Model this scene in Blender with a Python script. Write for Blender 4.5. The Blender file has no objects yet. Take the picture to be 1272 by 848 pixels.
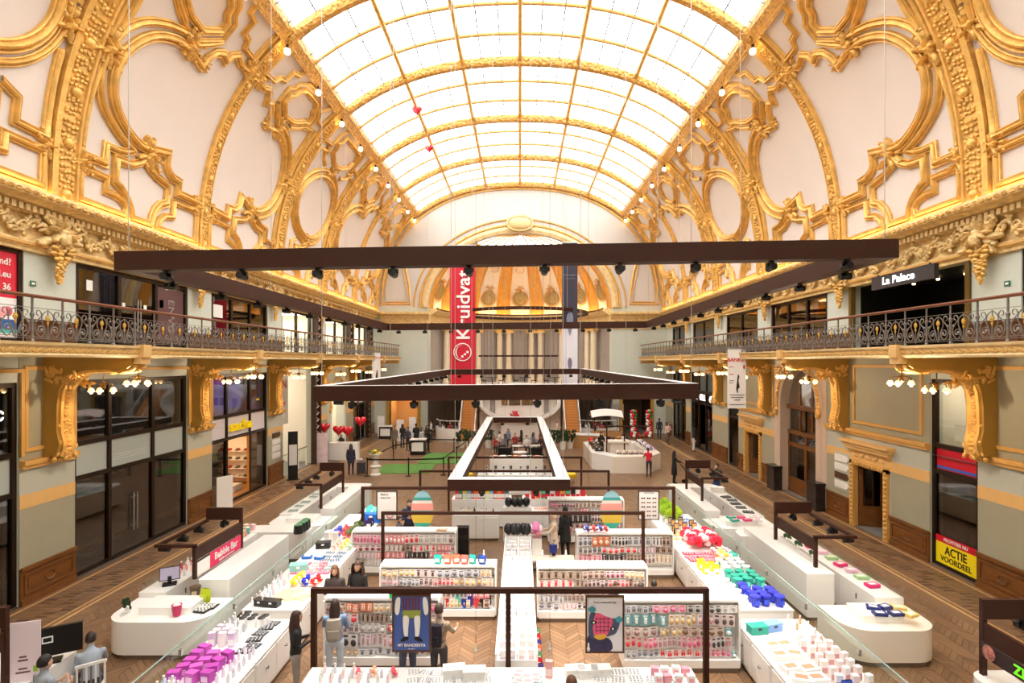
import bpy, math, random
import numpy as np
from mathutils import Vector, Matrix, Euler
random.seed(7)
PI = math.pi
SC = bpy.context.scene
COL = SC.collection
# ------------------------------------------------------------------ camera, sky, exposure
HC = 6.37                                   # eye height of the photographer (m)
FPX = 690.0                                 # focal length for a 1272 px wide frame
cam_data = bpy.data.cameras.new('camera')
cam_data.sensor_width = 36.0
cam_data.lens = FPX / 1272 * 36.0
cam_data.shift_x = -10 / 1272
cam_data.shift_y = 25 / 1272
cam_data.clip_end = 300
cam = bpy.data.objects.new('camera', cam_data)
COL.objects.link(cam)
cam.location = (0, 0, HC)
cam.rotation_euler = (PI / 2, 0, 0)
SC.camera = cam
world = bpy.data.worlds.new('overcast_sky')
world.use_nodes = True
SC.world = world
_bg = world.node_tree.nodes['Background']
_bg.inputs[0].default_value = (1.0, 0.975, 0.94, 1)
_bg.inputs[1].default_value = 3.6
SC.view_settings.view_transform = 'Standard'
SC.view_settings.look = 'None'
SC.view_settings.gamma = 1.0
SC.view_settings.use_curve_mapping = False
SC.view_settings.exposure = 0.8
SC.cycles.max_bounces = 8
SC.cycles.diffuse_bounces = 5
SC.cycles.glossy_bounces = 3
SC.cycles.transmission_bounces = 4
SC.cycles.transparent_max_bounces = 12
SC.cycles.sample_clamp_indirect = 4.0
SC.cycles.caustics_reflective = False
SC.cycles.caustics_refractive = False

# ------------------------------------------------------------------ helpers
def lin(c):
    r = []
    for x in c[:3]:
        x = x / 255.0
        r.append(x / 12.92 if x <= .04045 else ((x + .055) / 1.055) ** 2.4)
    return (r[0], r[1], r[2], 1.0)

MATS = {}
def mat(name, col, rough=.5, metal=0.0, var=0.0, vscale=4.0, bump=0.0, bscale=20.0, emit=0.0, ecol=None,
        island=0.0, coat=0.0, bkind='noise', stretch=None, spec=.5):
    if name in MATS:
        return MATS[name]
    m = bpy.data.materials.new(name)
    m.use_nodes = True
    nt = m.node_tree
    b = nt.nodes['Principled BSDF']
    b.inputs['Base Color'].default_value = lin(col)
    b.inputs['Roughness'].default_value = rough
    b.inputs['Metallic'].default_value = metal
    b.inputs['Specular IOR Level'].default_value = spec
    if coat:
        b.inputs['Coat Weight'].default_value = coat
        b.inputs['Coat Roughness'].default_value = .15
    if emit:
        b.inputs['Emission Color'].default_value = lin(ecol or col)
        b.inputs['Emission Strength'].default_value = emit
    N, L = nt.nodes, nt.links
    tc = None
    if var or bump:
        tc = N.new('ShaderNodeTexCoord')
        src = tc.outputs['Object']
        if stretch:
            mp = N.new('ShaderNodeMapping')
            mp.inputs['Scale'].default_value = stretch
            L.new(src, mp.inputs['Vector'])
            src = mp.outputs['Vector']
    base = None
    if var:
        nz = N.new('ShaderNodeTexNoise')
        nz.inputs['Scale'].default_value = vscale
        nz.inputs['Detail'].default_value = 4
        L.new(src, nz.inputs['Vector'])
        rmp = N.new('ShaderNodeMapRange')
        rmp.inputs['From Min'].default_value = .3
        rmp.inputs['From Max'].default_value = .7
        rmp.inputs['To Min'].default_value = 1 - var
        rmp.inputs['To Max'].default_value = 1 + var * .6
        L.new(nz.outputs['Fac'], rmp.inputs['Value'])
        base = rmp.outputs['Result']
    if island:
        g = N.new('ShaderNodeNewGeometry')
        r2 = N.new('ShaderNodeMapRange')
        r2.inputs['To Min'].default_value = 1 - island
        r2.inputs['To Max'].default_value = 1 + island
        L.new(g.outputs['Random Per Island'], r2.inputs['Value'])
        if base is None:
            base = r2.outputs['Result']
        else:
            mu = N.new('ShaderNodeMath')
            mu.operation = 'MULTIPLY'
            L.new(base, mu.inputs[0])
            L.new(r2.outputs['Result'], mu.inputs[1])
            base = mu.outputs[0]
    if base is not None:
        mx = N.new('ShaderNodeVectorMath')
        mx.operation = 'SCALE'
        mx.inputs[0].default_value = lin(col)[:3]
        L.new(base, mx.inputs['Scale'])
        L.new(mx.outputs[0], b.inputs['Base Color'])
    if bump:
        if bkind == 'voronoi':
            t = N.new('ShaderNodeTexVoronoi')
            t.inputs['Scale'].default_value = bscale
            o = t.outputs['Distance']
        else:
            t = N.new('ShaderNodeTexNoise')
            t.inputs['Scale'].default_value = bscale
            t.inputs['Detail'].default_value = 3
            o = t.outputs['Fac']
        L.new(src, t.inputs['Vector'])
        bp = N.new('ShaderNodeBump')
        bp.inputs['Strength'].default_value = bump
        bp.inputs['Distance'].default_value = .06
        L.new(o, bp.inputs['Height'])
        L.new(bp.outputs['Normal'], b.inputs['Normal'])
    MATS[name] = m
    return m

def glassmat(name, tint, trans, rough=.03, gloss=.12):
    """sheet glass: mostly see-through with a mirror-like surface"""
    if name in MATS:
        return MATS[name]
    m = bpy.data.materials.new(name)
    m.use_nodes = True
    N, L = m.node_tree.nodes, m.node_tree.links
    N.remove(N['Principled BSDF'])
    out = N['Material Output']
    t = N.new('ShaderNodeBsdfTransparent')
    t.inputs[0].default_value = (tint[0] * trans, tint[1] * trans, tint[2] * trans, 1)
    g = N.new('ShaderNodeBsdfGlossy')
    g.inputs['Roughness'].default_value = rough
    lw = N.new('ShaderNodeLayerWeight')
    lw.inputs['Blend'].default_value = .25
    ml = N.new('ShaderNodeMath')
    ml.operation = 'MULTIPLY_ADD'
    ml.inputs[1].default_value = min(.5, gloss * 2.2)
    ml.inputs[2].default_value = gloss * .4
    L.new(lw.outputs['Fresnel'], ml.inputs[0])
    mx = N.new('ShaderNodeMixShader')
    L.new(ml.outputs[0], mx.inputs[0])
    L.new(t.outputs[0], mx.inputs[1])
    L.new(g.outputs[0], mx.inputs[2])
    L.new(mx.outputs[0], out.inputs['Surface'])
    MATS[name] = m
    return m

class MB:
    """collects geometry for ONE mesh object"""
    def __init__(self):
        self.v, self.f, self.mi, self.T = [], [], [], None
    def add(self, vs, fs, mi=0):
        o = len(self.v)
        if self.T is not None:
            vs = [tuple(self.T @ Vector(p)) for p in vs]
        self.v.extend(vs)
        for f in fs:
            self.f.append([i + o for i in f])
            self.mi.append(mi)
        return self
    def bb(self, x0, x1, y0, y1, z0, z1, mi=0):
        vs = [(x0, y0, z0), (x1, y0, z0), (x1, y1, z0), (x0, y1, z0), (x0, y0, z1), (x1, y0, z1), (x1, y1, z1), (x0, y1, z1)]
        return self.add(vs, [(0, 3, 2, 1), (4, 5, 6, 7), (0, 1, 5, 4), (1, 2, 6, 5), (2, 3, 7, 6), (3, 0, 4, 7)], mi)
    def box(self, cx, cy, cz, sx, sy, sz, mi=0):
        return self.bb(cx - sx / 2, cx + sx / 2, cy - sy / 2, cy + sy / 2, cz - sz / 2, cz + sz / 2, mi)
    def cyl(self, p0, p1, r0, r1=None, n=8, mi=0, caps=True):
        r1 = r0 if r1 is None else r1
        p0, p1 = Vector(p0), Vector(p1)
        d = (p1 - p0)
        if d.length < 1e-6:
            return self
        d.normalize()
        a = d.orthogonal().normalized()
        b = d.cross(a)
        vs = []
        for p, r in ((p0, r0), (p1, r1)):
            for i in range(n):
                t = 2 * PI * i / n
                vs.append(tuple(p + a * (r * math.cos(t)) + b * (r * math.sin(t))))
        fs = [(i, (i + 1) % n, n + (i + 1) % n, n + i) for i in range(n)]
        if caps:
            fs += [tuple(range(n))[::-1], tuple(range(n, 2 * n))]
        return self.add(vs, fs, mi)
    def tube(self, pts, r, n=6, closed=False, mi=0):
        P = [Vector(p) for p in pts]
        k = len(P)
        vs = []
        up = None
        for i, p in enumerate(P):
            if closed:
                d = P[(i + 1) % k] - P[i - 1]
            else:
                d = P[min(i + 1, k - 1)] - P[max(i - 1, 0)]
            d.normalize()
            if up is None:
                a = d.orthogonal().normalized()
            else:
                a = up - d * up.dot(d)
                a = a.normalized() if a.length > 1e-5 else d.orthogonal().normalized()
            up = a
            b = d.cross(a)
            rr = r[i] if isinstance(r, (list, tuple)) else r
            for j in range(n):
                t = 2 * PI * j / n
                vs.append(tuple(p + a * (rr * math.cos(t)) + b * (rr * math.sin(t))))
        fs = []
        for i in range(k if closed else k - 1):
            i2 = (i + 1) % k
            for j in range(n):
                j2 = (j + 1) % n
                fs.append((i * n + j, i * n + j2, i2 * n + j2, i2 * n + j))
        if not closed:
            fs += [tuple(range(n))[::-1], tuple(range((k - 1) * n, k * n))]
        return self.add(vs, fs, mi)
    def lathe(self, prof, n=12, c=(0, 0, 0), mi=0):
        vs, fs = [], []
        for r, z in prof:
            for j in range(n):
                t = 2 * PI * j / n
                vs.append((c[0] + r * math.cos(t), c[1] + r * math.sin(t), c[2] + z))
        for i in range(len(prof) - 1):
            for j in range(n):
                j2 = (j + 1) % n
                fs.append((i * n + j, i * n + j2, (i + 1) * n + j2, (i + 1) * n + j))
        fs += [tuple(range(n))[::-1], tuple(range((len(prof) - 1) * n, len(prof) * n))]
        return self.add(vs, fs, mi)
    def ell(self, c, r, nu=8, nv=5, R=None, mi=0):
        vs, fs = [], []
        c = Vector(c)
        def tr(x, y, z):
            p = Vector((x * r[0], y * r[1], z * r[2]))
            if R is not None:
                p = R @ p
            return tuple(c + p)
        vs.append(tr(0, 0, -1))
        for i in range(1, nv):
            ph = -PI / 2 + PI * i / nv
            for j in range(nu):
                t = 2 * PI * j / nu
                vs.append(tr(math.cos(ph) * math.cos(t), math.cos(ph) * math.sin(t), math.sin(ph)))
        vs.append(tr(0, 0, 1))
        for j in range(nu):
            fs.append((0, 1 + (j + 1) % nu, 1 + j))
        for i in range(nv - 2):
            for j in range(nu):
                a = 1 + i * nu
                fs.append((a + j, a + (j + 1) % nu, a + nu + (j + 1) % nu, a + nu + j))
        a = 1 + (nv - 2) * nu
        for j in range(nu):
            fs.append((a + j, a + (j + 1) % nu, len(vs) - 1))
        return self.add(vs, fs, mi)
    def prism(self, poly, fn, t0, t1, mi=0):
        """poly in 2-D, fn(a, b, t) -> point, extruded from t0 to t1"""
        n = len(poly)
        vs = [fn(a, b, t0) for a, b in poly] + [fn(a, b, t1) for a, b in poly]
        fs = [tuple(range(n))[::-1], tuple(range(n, 2 * n))]
        fs += [(i, (i + 1) % n, n + (i + 1) % n, n + i) for i in range(n)]
        return self.add(vs, fs, mi)
    def grid(self, rows, mi=0, closed=False):
        n = len(rows[0])
        vs = [p for r in rows for p in r]
        fs = []
        for i in range(len(rows) - 1):
            for j in range(n if closed else n - 1):
                j2 = (j + 1) % n
                fs.append((i * n + j, i * n + j2, (i + 1) * n + j2, (i + 1) * n + j))
        return self.add(vs, fs, mi)
    def mesh(self, name, mats, smooth=False):
        me = bpy.data.meshes.new(name)
        me.from_pydata(self.v, [], self.f)
        if not isinstance(mats, (list, tuple)):
            mats = [mats]
        for m in mats:
            me.materials.append(m)
        if len(mats) > 1:
            me.polygons.foreach_set('material_index', self.mi)
        if smooth:
            me.polygons.foreach_set('use_smooth', [True] * len(me.polygons))
            me.set_sharp_from_angle(angle=math.radians(smooth if smooth is not True else 45))
        me.update()
        return me
    def build(self, name, mats, parent=None, smooth=False, loc=None, rz=0.0):
        return place(name, self.mesh(name, mats, smooth), parent, loc, rz)

def place(name, me, parent=None, loc=None, rz=0.0, scale=None):
    o = bpy.data.objects.new(name, me)
    COL.objects.link(o)
    if parent is not None:
        o.parent = parent
    if loc is not None:
        o.location = loc
    if rz:
        o.rotation_euler = (0, 0, rz)
    if scale is not None:
        o.scale = scale
    return o

def tag(o, label, cat, group=None, kind=None):
    o['label'] = label
    o['category'] = cat
    if group:
        o['group'] = group
    if kind:
        o['kind'] = kind
    return o

def thing(name, label, cat, loc=(0, 0, 0), rz=0.0, group=None):
    o = bpy.data.objects.new(name, None)
    COL.objects.link(o)
    o.empty_display_size = .2
    o.location = loc
    o.rotation_euler = (0, 0, rz)
    return tag(o, label, cat, group)

def struct(o, label, cat='wall'):
    return tag(o, label, cat, kind='structure')

def stuff(o):
    o['kind'] = 'stuff'
    return o

def dup(root, loc, rz=0.0, label=None, scale=None):
    r = root.copy()
    COL.objects.link(r)
    r.location = loc
    r.rotation_euler = (0, 0, rz)
    if scale is not None:
        r.scale = scale
    if label:
        r['label'] = label
    for ch in list(root.children):
        c = ch.copy()
        COL.objects.link(c)
        c.parent = r
        for g in list(ch.children):
            d = g.copy()
            COL.objects.link(d)
            d.parent = c
    return r

TMP = bpy.data.scenes.new('workbench')         # an empty side scene to evaluate single meshes quickly
def bake(o):
    TMP.collection.objects.link(o)
    vl = TMP.view_layers[0]
    vl.update()
    me = bpy.data.meshes.new_from_object(o.evaluated_get(vl.depsgraph))
    bpy.data.objects.remove(o)
    return me
def textmesh(txt, size, bold=0.0, depth=.004, align='CENTER'):
    cu = bpy.data.curves.new('lettering', 'FONT')
    cu.body = txt
    cu.size = size
    cu.align_x = align
    cu.align_y = 'CENTER'
    cu.offset = bold
    cu.extrude = depth
    cu.resolution_u = 3
    o = bpy.data.objects.new('lettering', cu)
    me = bake(o)
    bpy.data.curves.remove(cu)
    return me

def letters(txt, size, m, parent, loc, rot, bold=0.0, name='lettering', align='CENTER', sx=1.0, depth=.004, fit=None):
    """flat lettering; rot is an Euler triple; text plane is local XY"""
    me = textmesh(txt, size, bold * .4, depth, align)
    if fit:
        xs_ = [v.co.x for v in me.vertices]
        sx = fit / (max(xs_) - min(xs_))
    me.materials.clear()
    me.materials.append(m)
    o = bpy.data.objects.new(name, me)
    COL.objects.link(o)
    o.parent = parent
    o.location = loc
    o.rotation_euler = rot
    o.scale = (sx, 1, 1)
    return o
FRONT = (PI / 2, 0, 0)                 # reads from the camera side (-Y)
ON_LEFT = (PI / 2, 0, PI / 2)          # on the left wall, reads from +X
ON_RIGHT = (PI / 2, 0, -PI / 2)        # on the right wall, reads from -X
def fl(px, py, h=0.0):
    """world X, Y of a spot at height h, read off the calibrated photograph"""
    y = FPX * (HC - h) / (py - 449.0)
    return ((px - 646.0) * y / FPX, y)

# ------------------------------------------------------------------ materials
M_PLASTER = mat('vault_plaster', (227, 213, 204), .7, var=.03, vscale=.6)
M_WHITEWALL = mat('tympanum_plaster', (210, 205, 201), .7, var=.02, vscale=.5)
M_GOLD = mat('gilding', (238, 188, 102), .4, .32, var=.22, vscale=3.0, bump=.35, bscale=14)
M_GOLDREL = mat('gilded_relief', (228, 176, 96), .42, .32, var=.3, vscale=6, bump=1.0, bscale=7, bkind='voronoi')
M_GOLDPALE = mat('pale_gilt_plaster', (232, 204, 148), .55, .1, var=.15, vscale=3, bump=.25, bscale=16)
M_GOLDFRIEZE = mat('frieze_gilt', (240, 208, 146), .5, .1, var=.25, vscale=5, bump=.8, bscale=9)
M_OCHRE = mat('ochre_paint', (178, 138, 58), .55, .1, var=.1, vscale=2)
M_YELLOW = mat('ochre_moulding', (216, 168, 92), .5, .05, var=.06)
M_BAND = mat('cream_band', (226, 182, 116), .6, var=.04)
M_GREEN = mat('sage_wall', (164, 160, 138), .6, var=.04, vscale=1.5)
M_GREY = mat('pale_wall', (186, 188, 176), .6, var=.03, vscale=1.5)
M_UPWALL = mat('mint_wall', (200, 206, 196), .6, var=.03)
M_WOOD = mat('oak_wainscot', (122, 74, 30), .4, var=.3, vscale=3, stretch=(1, 1, 9), bump=.1, bscale=30)
M_WOODDK = mat('dark_oak', (84, 50, 24), .42, var=.25, vscale=3, stretch=(1, 1, 8))
M_BRONZE = mat('bronze_frame', (44, 30, 20), .4, .5, var=.1)
M_BROWN = mat('brown_steel', (60, 31, 20), .55, 0, var=.08, vscale=2, spec=.25)
M_BLACK = mat('black_metal', (18, 17, 17), .4, .2)
M_WHITE = mat('white_lacquer', (240, 238, 235), .25, coat=.3)
M_CREAMW = mat('cream_lacquer', (238, 228, 214), .3, coat=.2)
M_STONE = mat('dark_marble', (46, 40, 40), .25, var=.4, vscale=4)
M_BULB = mat('lamp_bulb', (255, 226, 170), .4, emit=9, ecol=(255, 212, 150))
M_SHADE = mat('lamp_glass_shade', (250, 226, 178), .4, emit=1.2, ecol=(255, 200, 130))
M_IRON = mat('wrought_iron', (138, 132, 128), .35, .55, var=.15, vscale=20)
M_CABLE = mat('steel_cable', (190, 184, 176), .4, .6)
M_GLASS = glassmat('clear_glass', (.97, 1.0, .985), .97, .02, .04)
M_DKGLASS = glassmat('dark_shop_glass', (.8, .82, .85), .62, .03, .35)
M_FLOORBASE = mat('screed', (120, 90, 62), .7)
# ------------------------------------------------------------------ hall geometry
W = 13.0            # half width of the hall
WB = 10.45          # balcony front
P = 6.8             # bay length
Z0 = 15.4           # a heavy vault rib stands here
ZE = 49.4           # end wall
ZB = -5.2           # wall behind the camera
RIBS = [Z0 + P * k for k in range(-3, 6)]      # -5 .. 49.4
VA, VBH, VN, VH0 = 12.75, 11.45, 2.3, 10.75    # vault section (superellipse)
XSKY = 9.1                                     # skylight edge
def vh(x):
    return VH0 + VBH * max(0.0, 1 - (abs(x) / VA) ** VN) ** (1 / VN)
_xs = np.concatenate([VA - .3 * (np.linspace(0, 1, 120)[:-1]) ** 2, np.linspace(VA - .3, XSKY, 300)])
_hs = np.array([vh(x) for x in _xs])
_ss = np.concatenate([[0], np.cumsum(np.hypot(np.diff(_xs), np.diff(_hs)))])
SMAX = float(_ss[-1])
HSKY = vh(XSKY)
def vsec(s):
    """vault section at arc length s above the cornice -> (x, h, nx, nh), inward normal"""
    x = float(np.interp(s, _ss, _xs))
    h = float(np.interp(s, _ss, _hs))
    x2 = float(np.interp(s + .05, _ss, _xs)) - float(np.interp(s - .05, _ss, _xs))
    h2 = float(np.interp(s + .05, _ss, _hs)) - float(np.interp(s - .05, _ss, _hs))
    l = math.hypot(x2, h2) or 1
    return x, h, -h2 / l, x2 / l
def vpt(u, s, d):
    x, h, nx, nh = vsec(s)
    return (x + nx * d, u, h + nh * d)

# ---- vault shell (both sides), with thickness outward
def shell(sgn):
    m = MB()
    ss = np.linspace(0, SMAX + .0, 30)
    rows, rows2 = [], []
    ys = [ZB] + [y for y in np.linspace(ZB + 2, ZE, 12)]
    for s in ss:
        rows.append([(sgn * a, y, b) for (a, y, b) in [vpt(yy, s, 0) for yy in ys]])
        rows2.append([(sgn * a, y, b) for (a, y, b) in [vpt(yy, s, -.4) for yy in ys]])
    m.grid(rows)
    m.grid(rows2)
    n = len(ys)
    for r0, r1 in ((rows[0], rows2[0]), (rows[-1], rows2[-1])):
        m.grid([r0, r1])
    return m
ceil = {}
for sgn, nm in ((-1, 'left'), (1, 'right')):
    ceil[sgn] = shell(sgn).build('ceiling', M_PLASTER, smooth=60)
    struct(ceil[sgn], 'pale plaster vault with gilded mouldings on the %s side of the hall' % nm, 'ceiling')

def catmull(pts, k=4, closed=False):
    P_ = [np.array(p, float) for p in pts]
    n = len(P_)
    out = []
    for i in range(n if closed else n - 1):
        p0 = P_[i - 1] if (closed or i > 0) else P_[0]
        p1, p2 = P_[i], P_[(i + 1) % n]
        p3 = P_[(i + 2) % n] if (closed or i + 2 < n) else P_[-1]
        for j in range(k):
            t = j / k
            out.append(.5 * ((2 * p1) + (-p0 + p2) * t + (2 * p0 - 5 * p1 + 4 * p2 - p3) * t * t + (-p0 + 3 * p1 - 3 * p2 + p3) * t ** 3))
    if not closed:
        out.append(P_[-1])
    return out

def offset2(P_, dist, closed):
    n = len(P_)
    out = []
    for i in range(n):
        a = P_[i] - P_[i - 1] if (closed or i > 0) else P_[1] - P_[0]
        b = P_[(i + 1) % n] - P_[i] if (closed or i < n - 1) else a
        a = a / (np.linalg.norm(a) or 1)
        b = b / (np.linalg.norm(b) or 1)
        na, nb = np.array([-a[1], a[0]]), np.array([-b[1], b[0]])
        q = na + nb
        l = np.linalg.norm(q)
        q = na if l < .2 else q / l
        out.append(P_[i] + q * dist / max(.55, float(q @ na)))
    return out
def moulding(pts, w=.2, hgt=.12, closed=False, k=3, smooth=True, shift=0.0):
    """gilded moulding swept along a line drawn on the vault surface (u along the hall, s up the vault)"""
    path = catmull(pts, k, closed) if smooth else [np.array(p, float) for p in pts]
    if shift:
        path = [np.array([min(max(p[0], .5), 6.35), min(max(p[1], .2), SMAX - .3)]) for p in offset2(path, shift, closed)]
    fine = []
    n = len(path)
    for i in range(n if closed else n - 1):
        a, b = path[i], path[(i + 1) % n]
        m_ = max(1, int(np.linalg.norm(b - a) / .45))
        for j in range(m_):
            fine.append(a + (b - a) * j / m_)
    if not closed:
        fine.append(path[-1])
    prof = [(-.5, 0), (-.5, .5), (-.42, .62), (-.3, .5), (-.24, .3), (-.12, .9), (.06, 1.05), (.22, .85), (.28, .45), (.4, .6), (.5, .5), (.5, 0)]
    lanes = [offset2(fine, a * w, closed) for a, b in prof]
    rows = []
    for i in range(len(fine)):
        rows.append([vpt(lanes[j][i][0], min(max(lanes[j][i][1], .02), SMAX), prof[j][1] * hgt) for j in range(len(prof))])
    if closed:
        rows.append(rows[0])
    m = MB()
    m.grid(rows)
    return m

HALF_B = [  # between a heavy rib (u=0) and a slender rib (u=6.8): points, closed, width, smooth, offset of a second moulding
    ([(6.45, 1.85), (5.05, 1.82), (5.05, 2.25), (4.65, 2.28), (4.4, 2.42), (4.25, 2.6), (4.22, 3.0), (3.5, 2.84)], 0, .27, 0, 0),
    ([(3.5, 2.84), (2.8, 2.75), (2.05, 3.05), (1.5, 3.53), (1.25, 4.05), (1.2, 4.5), (1.33, 5.1), (1.7, 5.73), (2.2, 6.17), (2.87, 6.45), (3.5, 6.5)], 0, .28, 1, 0),
    ([(3.5, 6.5), (4.28, 6.35), (4.36, 6.75), (4.55, 7.08), (4.85, 7.26), (5.15, 7.12), (5.25, 7.42), (5.5, 7.62), (5.85, 7.45), (6.5, 7.5)], 0, .25, 0, 0),
    ([(2.62, 2.45), (1.86, 2.75), (1.12, 3.25), (.82, 3.8), (.72, 4.3), (.78, 4.8)], 0, .24, 1, 0),
    ([(.72, 4.5), (.62, 3.5), (.6, 2.7), (.6, 1.65)], 0, .2, 1, 0),
    ([(.6, 1.62), (1.5, 1.64), (1.5, 2.2), (1.95, 2.22), (2.3, 2.3), (2.62, 2.48)], 0, .22, 0, 0),
    ([(.62, 1.24), (.62, .3), (2.4, .3), (2.5, .55), (2.3, .75), (2.0, .84), (1.62, .84), (1.62, 1.24)], 1, .2, 0, 0),
    ([(3.2, 2.5), (2.95, 2.2), (2.6, 2.02), (2.25, 1.97), (1.95, 1.95), (1.95, 1.25), (2.2, 1.15), (2.5, .9), (2.68, .6), (2.74, .3), (3.66, .3), (3.74, .6), (3.9, .9), (4.15, 1.15), (4.5, 1.28), (4.5, 1.9), (4.15, 1.98), (3.8, 2.05), (3.45, 2.2)], 1, .24, 0, 0),
    ([(6.35, 1.5), (4.9, 1.45), (4.9, .9), (4.45, .82), (4.15, .6), (4.05, .3), (6.35, .3)], 1, .2, 0, 0),
    ([(.62, 5.15), (.62, 6.3), (.6, 7.9)], 0, .2, 1, 0),
    ([(2.75, 7.1), (2.2, 7.35), (1.8, 7.62), (1.0, 7.8), (.88, 7.2), (.95, 6.3), (.85, 5.5)], 0, .2, 0, 0),
    ([(3.2, 6.9), (2.3, 6.66), (1.5, 6.2), (1.02, 5.65), (.8, 5.05)], 0, .22, 1, 0),
    ([(4.15, 7.75), (4.15, 8.12), (3.9, 8.3), (3.82, 8.6), (3.5, 8.82), (3.0, 8.88), (2.3, 8.88), (1.98, 8.72), (1.95, 8.45), (1.7, 8.3), (1.65, 7.88), (2.0, 7.78), (2.4, 7.52), (2.8, 7.34), (3.5, 7.28), (3.8, 7.5)], 1, .24, 0, -.34),
    ([(3.6, 6.78), (4.05, 7.1), (4.5, 7.5)], 0, .2, 0, 0),
    ([(6.3, 7.95), (5.55, 8.0), (5.4, 8.3), (5.05, 8.35), (5.0, 8.9), (4.6, 9.0), (4.5, 9.4), (6.3, 9.45)], 1, .19, 0, 0),
    ([(1.1, 8.3), (1.4, 8.75), (1.1, 9.3), (.55, 9.35), (.55, 8.3)], 1, .17, 0, 0),
    ([(6.43, .35), (6.4, 1.7)], 0, .14, 0, 0),
    ([(6.36, 7.9), (6.36, 9.5)], 0, .14, 0, 0),
]
HALF_B_CLASPS = [(.72, 4.85, 1.25), (3.35, 2.62, 1.15), (3.4, 6.65, 1.1), (.58, 1.42, .9), (6.25, 1.66, .85), (6.4, 7.6, .9), (4.35, 6.5, .6), (1.9, 7.7, .6)]
_cart = [(3.4, 7.42), (2.85, 7.5), (2.5, 7.72), (2.1, 7.86), (2.1, 8.2), (1.85, 8.4), (2.1, 8.62), (2.15, 8.95), (3.4, 9.0), (4.65, 8.95), (4.7, 8.62), (4.95, 8.4), (4.7, 8.2), (4.7, 7.86), (4.3, 7.72), (3.95, 7.5)]
_cart2 = [(3.4, 2.4), (2.9, 2.2), (2.5, 2.12), (2.1, 2.1), (2.1, 1.3), (2.45, 1.15), (2.75, .85), (2.9, .3), (3.9, .3), (4.05, .85), (4.35, 1.15), (4.7, 1.3), (4.7, 2.1), (4.3, 2.12), (3.9, 2.2)]
FULL_A = [  # bay with the large oval, u = 0 .. 6.8
    ([(3.4 + 2.35 * math.cos(t), 4.75 + 1.85 * math.sin(t)) for t in np.linspace(0, 2 * PI, 17)[:-1]], 1, .28, 1, -.36),
    (_cart, 1, .24, 0, 0),
    (_cart2, 1, .24, 0, 0),
    ([(.62, 1.24), (.62, .3), (2.6, .3), (2.5, .62), (2.2, .84), (1.75, .84), (1.75, 1.24)], 1, .19, 0, 0),
    ([(6.18, 1.24), (5.05, 1.24), (5.05, .84), (4.6, .84), (4.3, .62), (4.2, .3), (6.18, .3)], 1, .19, 0, 0),
    ([(.62, 4.0), (.6, 1.62), (1.5, 1.64), (1.5, 2.25), (2.0, 2.45)], 0, .2, 0, 0),
    ([(6.18, 4.0), (6.2, 1.62), (5.3, 1.64), (5.3, 2.25), (4.8, 2.45)], 0, .2, 0, 0),
    ([(.62, 5.3), (.62, 7.5), (1.3, 7.6), (1.5, 7.3), (2.2, 7.05)], 0, .2, 0, 0),
    ([(6.18, 5.3), (6.18, 7.5), (5.5, 7.6), (5.3, 7.3), (4.6, 7.05)], 0, .2, 0, 0),
    ([(.62, 8.0), (.62, 9.4), (1.9, 9.4), (1.55, 8.9), (1.5, 8.1)], 1, .18, 0, 0),
    ([(6.18, 8.0), (6.18, 9.4), (4.9, 9.4), (5.25, 8.9), (5.3, 8.1)], 1, .18, 0, 0),
]
FULL_A_CLASPS = [(3.4, 2.6, 1.0), (3.4, 7.0, 1.0), (.6, 4.7, 1.0), (6.2, 4.7, 1.0), (.58, 1.42, .8), (6.22, 1.42, .8), (1.45, 7.75, .6), (5.35, 7.75, .6)]

def petals(m, n, rad, thick, seed, aspect=1.0, c=(0, 0, 0), flat='y'):
    """a cluster of curling acanthus leaves around c, in the plane normal to y"""
    rd = random.Random(seed)
    m.ell(c, (rad * .3, thick * .9, rad * .3), 8, 5)
    for i in range(n):
        t = 2 * PI * i / n + rd.uniform(-.25, .25)
        r = rad * rd.uniform(.45, .72)
        L = rad * rd.uniform(.3, .46)
        R = Matrix.Rotation(-t, 3, 'Y') @ Matrix.Rotation(rd.uniform(-.5, .5), 3, 'Z')
        m.ell((c[0] + math.cos(t) * r * aspect, c[1] + rd.uniform(-.3, .3) * thick, c[2] + math.sin(t) * r),
              (L, thick * rd.uniform(.5, .9), L * .42), 6, 4, R)
        m.ell((c[0] + math.cos(t) * (r + L * .7) * aspect, c[1] - thick * .35, c[2] + math.sin(t) * (r + L * .7)),
              (L * .3, thick * .45, L * .3), 5, 3)

_cl = MB()
petals(_cl, 9, .42, .14, 3)
petals(_cl, 5, .22, .2, 9)
ME_CLASP = _cl.mesh('clasp', M_GOLD, smooth=60)
def put_on_vault(name, me, sgn, u, s, sc, parent, lift=.06):
    x, h, nx, nh = vsec(s)
    o = place(name, me, parent)
    nrm = Vector((sgn * nx, 0, nh))
    # local -Y of the ornament looks along the inward normal, local Z climbs the vault
    upv = Vector((0, 1, 0)).cross(nrm)
    if upv.z < 0:
        upv = -upv
    yv = -nrm
    xv = yv.cross(upv)
    o.matrix_world = Matrix.Translation((sgn * (x + nx * lift), u, h + nh * lift)) @ Matrix((xv, yv, upv)).transposed().to_4x4() @ Matrix.Scale(sc, 4)
    return o
def mould_set(L):
    out = []
    for p, c, w, smo, dbl in L:
        w = w * 1.22
        out.append(moulding(p, w, w * .6, bool(c), smooth=bool(smo)).mesh('moulding', M_GOLD, smooth=50))
        if dbl:
            out.append(moulding(p, w * .65, w * .4, bool(c), smooth=bool(smo), shift=dbl).mesh('moulding', M_GOLD, smooth=50))
    return out
B_ME, A_ME = mould_set(HALF_B), mould_set(FULL_A)
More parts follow.
